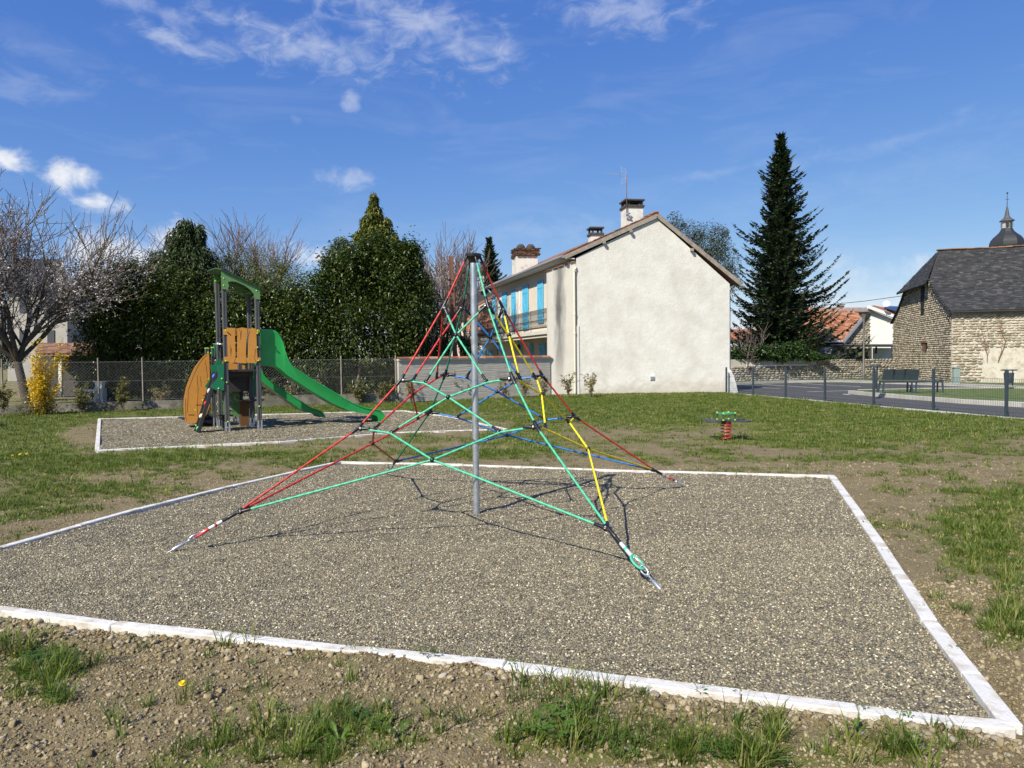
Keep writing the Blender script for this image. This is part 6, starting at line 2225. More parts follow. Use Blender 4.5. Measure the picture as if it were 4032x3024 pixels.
# foliage materials
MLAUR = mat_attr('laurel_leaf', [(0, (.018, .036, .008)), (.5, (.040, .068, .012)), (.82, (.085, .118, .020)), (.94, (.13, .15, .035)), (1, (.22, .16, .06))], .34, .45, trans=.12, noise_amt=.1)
MIVY = mat_attr('ivy_leaf', [(0, (.014, .035, .008)), (.6, (.032, .068, .013)), (1, (.07, .115, .022))], .4, .4, trans=.12, noise_amt=.1)
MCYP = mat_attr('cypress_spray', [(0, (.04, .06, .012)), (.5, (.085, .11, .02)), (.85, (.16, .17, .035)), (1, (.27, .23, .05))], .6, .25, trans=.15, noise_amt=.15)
MFIR = mat_attr('fir_needles', [(0, (.016, .031, .015)), (.5, (.034, .058, .024)), (.9, (.068, .096, .034)), (1, (.10, .115, .04))], .55, .3, trans=.08, noise_amt=.12)
MGRYG = mat_attr('grey_green_leaf', [(0, (.04, .055, .028)), (.6, (.08, .10, .05)), (1, (.14, .155, .08))], .5, .3, trans=.2, noise_amt=.1)
MPALE = mat_attr('pale_shrub_leaf', [(0, (.13, .12, .035)), (.5, (.26, .23, .08)), (.85, (.40, .34, .16)), (1, (.50, .40, .26))], .55, .3, trans=.3, noise_amt=.1)
MFORS = mat_attr('forsythia_flower', [(0, (.40, .25, .02)), (.5, (.62, .42, .02)), (1, (.78, .60, .06))], .6, .2, trans=.3, noise_amt=.1)
MBLOS = mat_attr('cherry_blossom', [(0, (.52, .46, .44)), (.5, (.72, .68, .66)), (1, (.86, .84, .82))], .6, .2, trans=.3, noise_amt=.05)
MBARK = mat('bark', (.13, .105, .085), .95, .3, 5, bump=.6, bscale=20)
MBARKL = mat('pale_bark', (.24, .205, .17), .95, .25, 5, bump=.4, bscale=20)
MCHB = mat('cherry_bark', (.075, .058, .045), .95, .3, 5, bump=.6, bscale=20)
MCHT = mat('cherry_twig', (.115, .085, .062), .9, .2, 6)
MTWIG = mat('twig', (.17, .125, .11), .9, .2, 6)


def put_np(name, data, m, parent, smooth=False):
    me = mesh_np(name, data[0], data[1], data[2] if len(data) > 2 else None)
    return link(name, me, parent, m, smooth)


def bushy(name, label, cat, base, blobs, n, size, m, group=None, stems=6, seed=0, droop=.5, aspect=.42, shell=(.22, 1.03), stem_h=None, orient=True, sprigs=0):
    r = np.random.default_rng(seed)
    t = empty(name, base); tag(t, label, cat, group)
    more = []
    for (cx, cy, cz, rx, ry, rz) in blobs:
        for _ in range(3 if sprigs else 1):
            d = r.normal(0, 1, 3); d /= np.linalg.norm(d); d[2] = abs(d[2]) * .9; q = r.uniform(.22, .42)
            more.append((cx + d[0] * rx * .85, cy + d[1] * ry * .85, cz + d[2] * rz * .82, rx * q, ry * q, rz * q * r.uniform(.8, 1.3)))
    P, Nn = crown_points(r, blobs + more, n, shell)
    keep = P[:, 2] > .1
    P = P[keep]; Nn = Nn[keep]
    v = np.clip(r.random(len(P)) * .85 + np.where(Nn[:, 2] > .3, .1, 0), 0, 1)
    if sprigs:
        k = r.integers(0, len(P), sprigs); Q = []; Vq = []
        d0 = Nn[k] * np.array([.7, .7, .5]) + np.array([0, 0, .75]) + r.normal(0, .25, (sprigs, 3)); d0 /= np.linalg.norm(d0, axis=1, keepdims=True)
        out = np.linalg.norm(Nn[k], axis=1) > 0
        for L_ in np.linspace(.05, .62, 9):
            q = P[k] + d0 * L_ * r.uniform(.6, 1.2, (sprigs, 1)) + r.normal(0, .04, (sprigs, 3)); Q.append(q); Vq.append(r.uniform(.35, 1, sprigs))
        P2_ = np.concatenate(Q); P = np.concatenate([P, P2_]); v = np.concatenate([v, np.concatenate(Vq)]); Nn = np.concatenate([Nn, np.tile(d0, (9, 1))])
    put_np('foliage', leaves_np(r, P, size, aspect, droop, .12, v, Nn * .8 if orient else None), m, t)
    segs = []
    for i in range(stems):
        b = blobs[i % len(blobs)]; x0, y0 = b[0] + r.normal(0, b[3] * .3), b[1] + r.normal(0, b[4] * .3)
        x1, y1 = b[0] + r.normal(0, b[3] * .4), b[1] + r.normal(0, b[4] * .4)
        hh = b[2] + b[5] * .3
        mid = ((x0 + x1) / 2 + r.normal(0, .1), (y0 + y1) / 2, hh / 2)
        segs += [((x0, y0, -.1), mid, .055, .045), (mid, (x1, y1, hh), .045, .02)]
    if segs:
        V, F = tubes_np(segs, 6); put_np('stem', (V, F), MBARK, t, True)
    return t


def px_blobs(lst, y, base):
    """(px,py,rx_px,ry_px,depth offset,ry depth) -> ellipsoids relative to base"""
    out = []
    for (px, py, rx, ry, dy, rd) in lst:
        p = D(px, py, y + dy); k = (y + dy) / FPX
        out.append((p.x - base[0], p.y - base[1], p.z, rx * k, rd, ry * k))
    return out


def base_at(px, y): p = D(px, 1400, y); return (p.x, p.y, 0)


# ivy on the wall
b = base_at(3020, 43.9)
bushy('ivy', 'thick dark green ivy hanging over the top of the boundary wall beside the house', 'ivy', b,
      px_blobs([(2900, 1392, 60, 34, 0, .6), (2990, 1388, 70, 38, .1, .6), (3070, 1385, 60, 42, .4, .7), (3130, 1380, 50, 40, .7, .6), (3190, 1400, 40, 22, 1.0, .5), (2860, 1405, 30, 22, 0, .4), (3250, 1408, 50, 10, 1.4, .3)], 43.7, b),
      9000, .13, MIVY, stems=0, seed=3, droop=.7, aspect=.8)

# laurels and other evergreens behind the fence
Ly = 29.5
b = base_at(460, Ly)
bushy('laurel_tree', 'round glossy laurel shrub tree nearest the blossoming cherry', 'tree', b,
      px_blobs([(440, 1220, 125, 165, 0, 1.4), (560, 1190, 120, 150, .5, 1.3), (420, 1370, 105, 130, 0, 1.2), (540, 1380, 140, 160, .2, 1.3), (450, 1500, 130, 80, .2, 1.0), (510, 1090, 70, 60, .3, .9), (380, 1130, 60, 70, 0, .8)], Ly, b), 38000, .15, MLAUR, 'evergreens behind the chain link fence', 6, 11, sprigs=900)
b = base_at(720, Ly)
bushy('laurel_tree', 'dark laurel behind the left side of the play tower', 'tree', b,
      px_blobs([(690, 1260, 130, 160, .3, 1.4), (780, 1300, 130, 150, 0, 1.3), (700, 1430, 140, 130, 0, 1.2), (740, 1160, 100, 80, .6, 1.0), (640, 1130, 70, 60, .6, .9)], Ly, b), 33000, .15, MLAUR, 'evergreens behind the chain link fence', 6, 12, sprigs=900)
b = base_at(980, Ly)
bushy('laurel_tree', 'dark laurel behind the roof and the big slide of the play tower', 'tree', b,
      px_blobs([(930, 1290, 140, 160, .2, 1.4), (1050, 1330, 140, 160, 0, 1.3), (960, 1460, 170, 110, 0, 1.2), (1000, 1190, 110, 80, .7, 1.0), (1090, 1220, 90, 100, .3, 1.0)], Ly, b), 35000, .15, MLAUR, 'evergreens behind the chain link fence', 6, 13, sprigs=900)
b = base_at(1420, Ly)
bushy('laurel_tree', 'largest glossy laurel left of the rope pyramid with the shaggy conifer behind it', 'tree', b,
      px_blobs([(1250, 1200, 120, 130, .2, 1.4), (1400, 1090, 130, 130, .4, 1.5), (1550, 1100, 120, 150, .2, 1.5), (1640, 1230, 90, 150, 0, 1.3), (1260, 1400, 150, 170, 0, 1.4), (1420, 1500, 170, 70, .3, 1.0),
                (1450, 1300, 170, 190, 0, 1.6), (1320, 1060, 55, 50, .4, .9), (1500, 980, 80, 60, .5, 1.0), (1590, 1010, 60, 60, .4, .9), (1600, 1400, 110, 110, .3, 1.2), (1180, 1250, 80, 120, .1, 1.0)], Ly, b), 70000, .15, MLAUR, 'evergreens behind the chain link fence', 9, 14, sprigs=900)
b = base_at(1700, 31.0)
bushy('bush', 'dim dark green bush between the big laurel and the steel post', 'bush', b,
      px_blobs([(1680, 1290, 70, 110, .3, 1.0), (1720, 1380, 60, 60, 0, .9), (1660, 1180, 50, 70, .3, .8), (1760, 1330, 40, 60, .4, .6)], 31, b), 9000, .11, MIVY, None, 4, 15)
b = base_at(1880, 31.2)
bushy('bush', 'small dark bush peeping over the garden wall right of the steel post', 'bush', b,
      px_blobs([(1850, 1375, 45, 40, 0, .6), (1825, 1350, 25, 30, 0, .5)], 31.5, b), 2500, .10, MIVY, None, 3, 16)
b = base_at(1030, 37)
bushy('broadleaf_tree', 'loose yellow green tree behind the play tower roof', 'tree', b,
      px_blobs([(1010, 1080, 120, 100, 0, 1.6), (1130, 1120, 90, 90, 0, 1.4), (930, 1060, 80, 80, 0, 1.2), (1080, 1200, 100, 120, -1, 1.2)], 37, b), 9000, .12, mat_attr('yellow_green_leaf', [(0, (.07, .085, .02)), (.6, (.13, .15, .035)), (1, (.22, .22, .07))], .5, .3, trans=.25), None, 5, 17, shell=(.2, 1.1))
b = base_at(20, 30)
bushy('bush', 'dark rounded bush at the left edge behind the fence and the cherry trunk', 'bush', b,
      px_blobs([(10, 1400, 80, 55, 0, 1.0), (-60, 1390, 80, 70, 0, 1.0)], 30, b), 5000, .10, MIVY, None, 3, 18)
b = base_at(500, 34)
bushy('bush', 'dark hedge plants seen through the fence behind the laurels', 'bush', b,
      px_blobs([(700, 1500, 330, 75, 0, .8), (1300, 1500, 330, 80, 0, .8), (1000, 1400, 300, 100, 1, 1.0), (480, 1490, 160, 70, .5, .8), (1560, 1500, 120, 70, .5, .8)], 32.3, b), 26000, .15, MIVY, None, 0, 19)
b = base_at(2790, 47)
bushy('broadleaf_tree', 'grey green tree rising behind the right roof slope of the cream house', 'tree', b,
      px_blobs([(2780, 960, 85, 75, 0, 1.6), (2845, 1040, 65, 80, 0, 1.4), (2700, 930, 60, 60, 0, 1.2), (2655, 890, 35, 50, 0, .9), (2800, 1080, 90, 90, 0, 1.5), (2740, 1010, 80, 80, 0, 1.2), (2870, 1110, 40, 60, 0, 1.0), (2830, 930, 40, 45, 0, .8)], 47, b), 15000, .14, MGRYG, None, 5, 20, aspect=.35, shell=(.3, 1.15))

b = (-17.2, 14.4, 0)
bushy('laurel_tree', 'broad evergreen just outside the left edge that shades the grass corner', 'tree', b,
      [(0, 0, 3.0, 1.7, 1.6, 1.9), (-.5, .4, 1.6, 1.6, 1.5, 1.3)], 9000, .17, MLAUR, None, 4, 25)
# shaggy conifers: columns of drooping sprays
def shaggy(name, label, base, y, top_py, blobs_px, n, size, m, seed):
    r = np.random.default_rng(seed)
    t = empty(name, base); tag(t, label, 'tree')
    bl = px_blobs(blobs_px, y, base)
    P, Nn = crown_points(r, bl, n, (.45, 1.08))
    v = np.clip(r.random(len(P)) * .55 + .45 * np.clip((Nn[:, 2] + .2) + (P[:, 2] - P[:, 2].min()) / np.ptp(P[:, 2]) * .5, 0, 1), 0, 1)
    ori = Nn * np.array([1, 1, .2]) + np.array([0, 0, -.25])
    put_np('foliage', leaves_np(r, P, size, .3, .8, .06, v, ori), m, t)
    mb = MB(); mb.cyl((0, 0, -.1), (0, 0, D(2000, top_py + 60, y).z), .16, .04, 8); mb.build('trunk', MBARK, t)
    return t


b = base_at(1478, 34)
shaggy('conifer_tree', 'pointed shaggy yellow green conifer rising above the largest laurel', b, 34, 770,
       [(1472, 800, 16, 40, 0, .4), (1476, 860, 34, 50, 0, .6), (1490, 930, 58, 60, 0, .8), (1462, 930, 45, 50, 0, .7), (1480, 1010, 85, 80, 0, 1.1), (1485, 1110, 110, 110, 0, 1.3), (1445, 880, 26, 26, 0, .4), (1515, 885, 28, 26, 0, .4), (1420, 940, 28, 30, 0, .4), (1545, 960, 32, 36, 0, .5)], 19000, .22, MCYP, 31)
b = base_at(735, 35)
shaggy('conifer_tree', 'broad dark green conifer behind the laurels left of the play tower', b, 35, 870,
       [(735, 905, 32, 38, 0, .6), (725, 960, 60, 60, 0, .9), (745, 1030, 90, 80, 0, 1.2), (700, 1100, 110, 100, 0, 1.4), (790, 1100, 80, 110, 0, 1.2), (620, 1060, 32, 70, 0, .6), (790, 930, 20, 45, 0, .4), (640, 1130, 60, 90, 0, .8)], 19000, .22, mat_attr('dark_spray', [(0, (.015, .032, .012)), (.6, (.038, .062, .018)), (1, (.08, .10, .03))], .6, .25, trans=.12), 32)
b = base_at(1345, 38)
shaggy('conifer_tree', 'small blue green conifer top left of the yellow green conifer', b, 38, 940,
       [(1345, 965, 30, 30, 0, .6), (1340, 1020, 50, 60, 0, .9), (1370, 1000, 30, 40, 0, .5)], 3500, .2, mat_attr('blue_spray', [(0, (.03, .05, .03)), (1, (.09, .12, .08))], .6, .25), 33)


# firs and spruces: whorled branches with flat hanging twigs
def fir(name, label, base, height, halfw, seed, lean=0, nlev=46, ground=.8, tw=.30, shape=1.0, m=MFIR):
    r = np.random.default_rng(seed)
    t = empty(name, base); tag(t, label, 'tree')
    tr = MB(); tr.tube([(0, 0, -.2), (0, 0, height * .5), (0, 0, height * .985)], [halfw * .065, halfw * .035, .015], 8); tr.build('trunk', MBARK, t, smooth=True)
    segs = []; P = []; Dd = []; Sz = []
    for i in range(nlev):
        f = (i + r.random() * .9) / nlev
        z = ground + (height - ground) * f ** .92
        R_ = halfw * (1 - f ** shape) ** 1.02 + .10
        nb_ = int((8 + 6 * (1 - f)) * (.75 + .5 * math.sin(i * 1.9) ** 2))
        a0 = r.uniform(0, 6.28)
        for k in range(nb_):
            a = a0 + 2 * PI * k / nb_ + r.normal(0, .16)
            L = R_ * r.uniform(.5, 1.12) * (1.0 if r.random() > .15 else .6) * (1 + .16 * math.sin(z * 1.5 + a * 2)) * (1 + .10 * math.sin(i * 1.1))
            c, s = math.cos(a), math.sin(a)
            nseg = max(3, int(L / .45)); prev = np.array([0, 0, z]); rise = r.uniform(.0, .22) + .35 * f; 
            for q in range(1, nseg + 1):
                g = q / nseg
                zz = z + L * (rise * g - .60 * (1 - f * .8) * g * (1 - g) * 1.2 + .12 * g ** 3 - .16 * g)
                cur = np.array([c * L * g, s * L * g, zz])
                segs.append((prev, cur, .03 * (1 - g) * halfw / 3.5 + .008, .03 * (1 - g) * .8 * halfw / 3.5 + .006))
                d = (cur - prev); d /= np.linalg.norm(d) + 1e-6
                side = np.array([-s, c, 0])
                nt_ = 6 if L > .8 else 4
                for w in range(nt_):
                    h = (w + r.random()) / nt_; p = prev * (1 - h) + cur * h
                    tl = tw * (1.25 - .75 * g) * r.uniform(.7, 1.3) * min(1, .4 + L)
                    for sg in (-1, 1):
                        dd = d * r.uniform(.5, .9) + side * sg * r.uniform(.6, 1.0) + np.array([0, 0, r.uniform(-.5, .05)])
                        P.append(p + dd * tl * .5); Dd.append(dd); Sz.append(tl)
                    if r.random() < .5:
                        dd = d * .5 + side * r.normal(0, .4) + np.array([0, 0, -.8]); P.append(p + dd * tl * .4); Dd.append(dd); Sz.append(tl * .8)
                prev = cur
            P.append(prev + d * .1); Dd.append(d + np.array([0, 0, .1])); Sz.append(tw * .9)
    V, F = tubes_np(segs, 3); put_np('branches', (V, F), MBARK, t)
    P = np.array(P); Dd = np.array(Dd); Sz = np.array(Sz); n = len(P)
    Dd /= np.linalg.norm(Dd, axis=1, keepdims=True)
    up = np.array([0, 0, 1.0]) + r.normal(0, .35, (n, 3)); side = np.cross(Dd, up); side /= np.linalg.norm(side, axis=1, keepdims=True)
    nn = np.cross(side, Dd)
    V = np.zeros((n, 4, 3)); w = .26
    V[:, 0] = P - Dd * Sz[:, None] * .55; V[:, 2] = P + Dd * Sz[:, None] * .6
    V[:, 1] = P + side * (Sz * w)[:, None] - nn * (Sz * .05)[:, None]; V[:, 3] = P - side * (Sz * w)[:, None] - nn * (Sz * .05)[:, None]
    b_ = np.arange(n)[:, None] * 4
    F = np.concatenate([b_ + [0, 1, 2], b_ + [0, 2, 3]], 0)
    put_np('needles', (V.reshape(-1, 3), F, np.repeat(r.random(n), 4)), m, t)
    return t


bf = base_at(3072, 50)
fir('fir_tree', 'tall dark green fir with sweeping branches beside the cream house', bf, D(3060, 532, 50).z, 4.9, 61, nlev=60, ground=1.0, tw=.46)
b = base_at(1932, 62)
fir('spruce_tree', 'small dark spruce top behind the roofs right of the mast cap', b, D(1910, 938, 62).z, 2.3, 62, nlev=44, ground=3.5, tw=.42)


# bare trees
def bare(name, label, base, height, seed, P, n0=3, spread=.35, rad=.12, m=MBARKL, cat='tree', twig_m=MTWIG, depth=4, blossoms=0, start=None, lean=(0, 0)):
    r = np.random.default_rng(seed)
    t = empty(name, base); tag(t, label, cat)
    segs = []; tips = []
    st = start if start is not None else height * .12
    base0 = np.array([0, 0, -.1]); top0 = np.array([lean[0], lean[1], st])
    segs.append((base0, top0, rad * 1.25, rad))
    for i in range(n0):
        a = 2 * PI * i / n0 + r.uniform(-.4, .4); s = spread * r.uniform(.6, 1.2)
        d = np.array([math.cos(a) * s, math.sin(a) * s, 1.0]); d /= np.linalg.norm(d)
        grow(r, top0, d, height * .33, rad * .75, depth, P, segs, tips)
    thick = [s for s in segs if s[2] > .022]; thin = [s for s in segs if s[2] <= .022]
    V, F = tubes_np(thick, 6); put_np('limbs', (V, F), m, t, True)
    thin = [(a, b_, max(r0, P.get('min', .007)), max(r1, P.get('min', .007) * .7)) for a, b_, r0, r1 in thin]
    if thin:
        V, F = tubes_np(thin, 3); put_np('twigs', (V, F), twig_m, t)
    return t, segs, tips, r


PB = dict(seg=5, wig=.10, up=.04, kids=1.15, start=.3, ang=(.25, .6), ratio=(.5, .75), rr=.62, taper=.6, min=.013)
b = base_at(960, 40); bare('bare_tree', 'leafless grey twiggy tree left of the play tower roof above the hedge', b, D(960, 850, 40).z * 1.12, 71, PB, 7, .55, .13, MBARKL, depth=3)
b = base_at(1730, 38); bare('bare_tree', 'leafless pinkish tree with fine twigs behind the steel post', b, D(1740, 900, 38).z * 1.08, 72, PB, 6, .42, .12, MBARKL, depth=3)
b = base_at(1820, 40); bare('bare_tree', 'second leafless tree close to the mast with pale slender stems', b, D(1740, 960, 40).z * 1.05, 73, PB, 5, .42, .10, MBARKL, depth=3)
b = base_at(2945, 43.5)
bare('bare_shrub', 'bare grey branching shrub behind the ivy between the house and the fir', b, 4.8, 74, dict(PB, ang=(.4, .9), wig=.16), 4, .6, .06, MBARKL, cat='shrub', depth=2)

# blossoming cherry at the left edge
PC = dict(seg=5, wig=.12, up=.075, kids=1.1, start=.2, ang=(.35, .95), ratio=(.5, .8), rr=.55, taper=.55, min=.012)
b = base_at(105, 26.2)
t, segs, tips, r = bare('cherry_tree', 'blossoming white cherry tree with spreading dark branches at the left edge', b, 9.3, 81, PC, 8, .85, .13, MCHB, twig_m=MCHT, depth=3, start=1.7, lean=(-.35, 0))
thin = [s for s in segs if s[2] < .03]
pts = []; 
for a, b_, r0, r1 in thin:
    a = np.array(a); b_ = np.array(b_)
    k = r.poisson(1.2)
    zf = a[2]
    for q in range(k):
        if zf < 5.2 or r.random() < .3: pts.append(a + (b_ - a) * r.random() + r.normal(0, .035, 3))
pts = np.array(pts)
pts = np.repeat(pts, 2, 0) + r.normal(0, .028, (len(pts) * 2, 3))
if len(pts) > 90000: pts = pts[r.permutation(len(pts))[:90000]]
put_np('blossom', leaves_np(r, pts, .062, .9, 0, .1), MBLOS, t)
print('cherry', len(segs), len(pts), max(s[1][2] for s in segs))

# ================================================================== SHRUBS in front of the fence and wall
def shrub(px, py_base, py_top, halfpx, label, seed, m=MPALE, n=150, size=.055, stems=6, base_extra=0):
    g = G(px, py_base); y = g.y
    h = D(px, py_top, y).z; w = halfpx * y / FPX
    r = np.random.default_rng(seed)
    t = empty('shrub', g); tag(t, label, 'shrub', 'young shrubs planted along the fence and wall')
    segs = []; P = []
    for i in range(stems):
        a = r.uniform(0, 6.28); s = r.uniform(.2, 1.0)
        top = np.array([math.cos(a) * w * s * .8, math.sin(a) * w * s * .8, h * r.uniform(.7, 1.0)])
        p0 = np.array([r.normal(0, .03), r.normal(0, .03), -.03]); mid = p0 * .4 + top * .6 + np.array([0, 0, -h * .05])
        segs += [(p0, mid, .008, .006), (mid, top, .006, .004)]
        for _ in range(5):
            f = r.uniform(.25, 1); c = p0 * (1 - f) + top * f; e = c + r.normal(0, 1, 3) * w * .45 * np.array([1, 1, .5]) + np.array([0, 0, .05]); segs.append((c, e, .005, .003))
            for q in range(int(n / stems / 5)): g_ = r.random(); P.append(c * (1 - g_) + e * g_ + r.normal(0, .025, 3))
    V, F = tubes_np(segs, 3); put_np('stems', (V, F), MTWIG, t)
    P = np.array(P); P = P[P[:, 2] > .03]
    put_np('foliage', leaves_np(r, P, size, .45, .2, .1), m, t)
    return t


MPALG = mat_attr('green_shrub_leaf', [(0, (.06, .075, .02)), (.5, (.13, .14, .04)), (.85, (.25, .23, .08)), (1, (.42, .36, .18))], .5, .3, trans=.3, noise_amt=.1)
SH = [(12, 1640, 1490, 40, 'leafy shrub at the left edge in front of the chain link fence', MPALG, 420), (320, 1628, 1520, 36, 'pale leafed shrub right of the yellow forsythia', MPALG, 420),
      (482, 1620, 1482, 34, 'upright olive shrub on thin stems below the round laurel', MPALG, 520), (640, 1606, 1512, 45, 'wide low shrub between the round laurel and the play tower', MPALE, 380),
      (1062, 1592, 1500, 22, 'small shrub seen just right of the play tower posts', MPALE, 260), (1150, 1592, 1505, 30, 'bushy shrub seen between the two slides', MPALE, 300), (1250, 1590, 1495, 26, 'shrub above the middle of the big slide', MPALE, 260),
      (1412, 1590, 1500, 36, 'dense olive shrub left of the nearest red rope above the slide end', MPALG, 450), (1512, 1586, 1500, 36, 'dense olive shrub at the end of the chain link fence', MPALG, 450),
      (1622, 1584, 1490, 36, 'pale shrub at the left end of the concrete garden wall', MPALE, 260), (1792, 1572, 1470, 28, 'pale upright shrub in front of the wall left of the mast', MPALE, 260), (1835, 1570, 1495, 20, 'smallest shrub close to the mast against the wall', MPALE, 120),
      (1985, 1566, 1490, 30, 'pale shrub just right of the mast against the wall', MPALE, 200), (2068, 1564, 1480, 36, 'spreading pale shrub under the garden wall coping end', MPALE, 300), (2145, 1562, 1480, 28, 'shrub where the garden wall meets the house', MPALE, 200),
      (2238, 1565, 1466, 32, 'tall pale shrub beside the cream downpipe', MPALE, 330), (2325, 1563, 1462, 30, 'pale shrub standing alone in front of the gable', MPALE, 330)]
for i, (px, pb, pt_, hw, lab, m_, n_) in enumerate(SH): shrub(px, pb, pt_, hw * 1.05, lab, 200 + i, m_, int(n_ * 1.7), .085, 8)
# forsythia
g = G(165, 1632)
r = np.random.default_rng(300); y = g.y; t = empty('forsythia', g); tag(t, 'yellow flowering forsythia bush on long stems in front of the fence', 'shrub')
segs = []; P = []; kx = y / FPX
for i in range(34):
    a = r.uniform(0, 6.28); h = r.uniform(.9, 2.0) * (1 if r.random() < .8 else 1.25); w = r.uniform(.1, .75)
    p0 = np.array([r.normal(0, .12), r.normal(0, .12), 0]); top = np.array([math.cos(a) * w + .1, math.sin(a) * w, h])
    mid = (p0 + top) / 2 + np.array([0, 0, .12])
    segs += [(p0, mid, .009, .006), (mid, top, .006, .003)]
    for q in range(130):
        f = r.random() ** .8; c = (p0 * (1 - 2 * f) + mid * 2 * f) if f < .5 else (mid * (2 - 2 * f) + top * (2 * f - 1)); P.append(c + r.normal(0, .06, 3))
V, F = tubes_np(segs, 3); put_np('stems', (V, F), MTWIG, t); put_np('flowers', leaves_np(r, np.array(P), .075, .6, 0, .1), MFORS, t)
P2 = np.array([[r.normal(0, .3), r.normal(0, .2), abs(r.normal(.1, .25))] for _ in range(700)]); put_np('foliage', leaves_np(r, P2, .085, .45, .2, .1), MPALG, t)

# ================================================================== HOUSES BEHIND
def wall_poly(name, pxs, y, thick, m, parent, base):
    pts = []
    for a, b_ in pxs:
        p = D(a, b_, y); pts.append((p.x - base[0], p.z))
    mb = MB(); mb.prism(pts, (0, y - base[1], 0), (1, 0, 0), (0, 0, 1), -thick)
    return mb.build(name, m, parent)


def slab_quad(name, P4, th, m, parent, base):
    vs = [Vector(p) - Vector(base) for p in P4]; vs += [v - Vector((0, 0, th)) for v in vs]
    mb = MB(); mb.cur = .5; mb.add(vs, [(0, 1, 2, 3), (7, 6, 5, 4), (0, 4, 5, 1), (1, 5, 6, 2), (2, 6, 7, 3), (3, 7, 4, 0)])
    return mb.build(name, m, parent)


def tiled(parent, base, p00, p10, p01, w, h, m, limit=120, clip=None, seed=1):
    vv = box_variants(6, m, (1, 1, .05), .0, seed, jit=0)
    a = Vector(p00) - Vector(base); ux = Vector(p10) - Vector(p00); uy = Vector(p01) - Vector(p00)
    it = tile_face(a, ux, uy, ux.length, uy.length, w, h, clip, nvar=6, lift=.03, wj=.04)
    pieces(parent, it, vv, 'tile', limit, key=lambda p: p.length)


# tiled house beyond the boundary wall
Hy = 60.0
b = base_at(3300, Hy); hb = empty('tiled_house', b); tag(hb, 'low house with a bright orange tile roof and stone gable beyond the boundary wall', 'house')
e0 = D(3035, 1344, Hy); e1 = D(3318, 1344, Hy); r0_ = D(3100, 1226, Hy + 5); r1_ = D(3424, 1219, Hy + 5)
MT2 = MTILE
sl = slab_quad('roof_slope', (e0, e1, r1_, D(3050, 1226, Hy + 5)), .12, MTILE, hb, b)
ux = (e1 - e0); 
P01 = e0 + (r1_ - e1)
vv = box_variants(6, MTILE, (1, 1, .06), 0, 15, jit=0)
it = []
uxn = ux.normalized(); uyv = (r1_ - e1); Ly_ = uyv.length
it = tile_face(e0 - Vector(b), ux, uyv, ux.length, Ly_, .30, .34, None, nvar=6, lift=.05, wj=.03)
pieces(sl, it, vv, 'tile', 300, key=lambda p: -p.x)
wall_poly('ridge_band', [(3160, 1222), (3422, 1212), (3422, 1224), (3160, 1232)], Hy + 4.6, .8, mat('grey_slate_band', (.26, .26, .26), .8, .2), hb, b)
wall_poly('front_wall', [(3035, 1500), (3318, 1500), (3318, 1362), (3035, 1362)], Hy + .9, .3, MMORT, hb, b)
wall_poly('eave_shade_strip', [(3035, 1364), (3330, 1362), (3330, 1347), (3035, 1347)], Hy + .5, .2, mat('painted_eave_shade', (.05, .045, .04), .9), hb, b)  # dark strip standing in for the shadowed wall under the eave
mb = MB(); p = [D(a, b_, Hy - .1) - Vector(b) for a, b_ in ((3035, 1346), (3318, 1345))]; mb.tube(p, .08, 8); mb.build('gutter', MWHITE, hb)
gw_ = wall_poly('stone_gable', [(3322, 1500), (3430, 1500), (3430, 1222), (3419, 1222), (3322, 1350)], Hy + .4, .4, MMORT, hb, b)
it = []
z = 1.9
while z < 5.4:
    x = 0
    X0 = D(3322, 1400, Hy + .4).x - b[0]; X1 = D(3430, 1400, Hy + .4).x - b[0]; x = X0
    while x < X1:
        w = rb.uniform(.16, .32)
        px_ = 2016 + (x + w / 2 + b[0]) / (Hy + .4) * FPX; pz_ = 1390 - (z - 1.58) / Hy * FPX
        if pz_ > 1350 - (px_ - 3322) / 97 * 128 + 8 and x + w < X1:
            it.append((Matrix.Translation(Vector((x + w / 2, .4, z))) @ Matrix.Diagonal((w * 1.05, .2, .14, 1)), rb.randrange(10)))
        x += w + .02
    z += .15
pieces(gw_, it, cob, 'stone', 60)
wall_poly('white_gable', [(3431, 1500), (3530, 1500), (3530, 1262), (3424, 1219)], Hy + .35, .4, MWHITE, hb, b)
mb = MB(); q = [D(3318, 1350, Hy) - Vector(b), D(3424, 1221, Hy + .2) - Vector(b)]; mb.bar(q[0], q[1], .3, .16); mb.build('barge_board', MGUT, hb)
mb = MB(); q = [D(3418, 1209, Hy) - Vector(b), D(3530, 1250, Hy) - Vector(b)]; mb.bar(q[0], q[1], .3, .26); mb.build('white_verge', MWHITE, hb)
q = slab_quad('rear_roof', (D(3418, 1208, Hy), D(3540, 1252, Hy), D(3540, 1222, Hy + 7), D(3440, 1202, Hy + 7)), .1, MTILE, hb, b)
slab_quad('solar_panel', (D(3478, 1211, Hy + 3), D(3535, 1226, Hy + 1.2), D(3535, 1206, Hy + 4), D(3495, 1204, Hy + 5)), .05, mat('solar_cell', (.012, .016, .03), .2, spec=.8), hb, b)
cc_ = D(3309, 1209, Hy + 5.5) - Vector(b); mb = MB(); mb.box(cc_ + Vector((0, 0, -.15)), (.55, .4, .5)); mb.box(cc_ + Vector((0, 0, .2)), (.65, .5, .08)); mb.build('chimney', MDARK, hb)
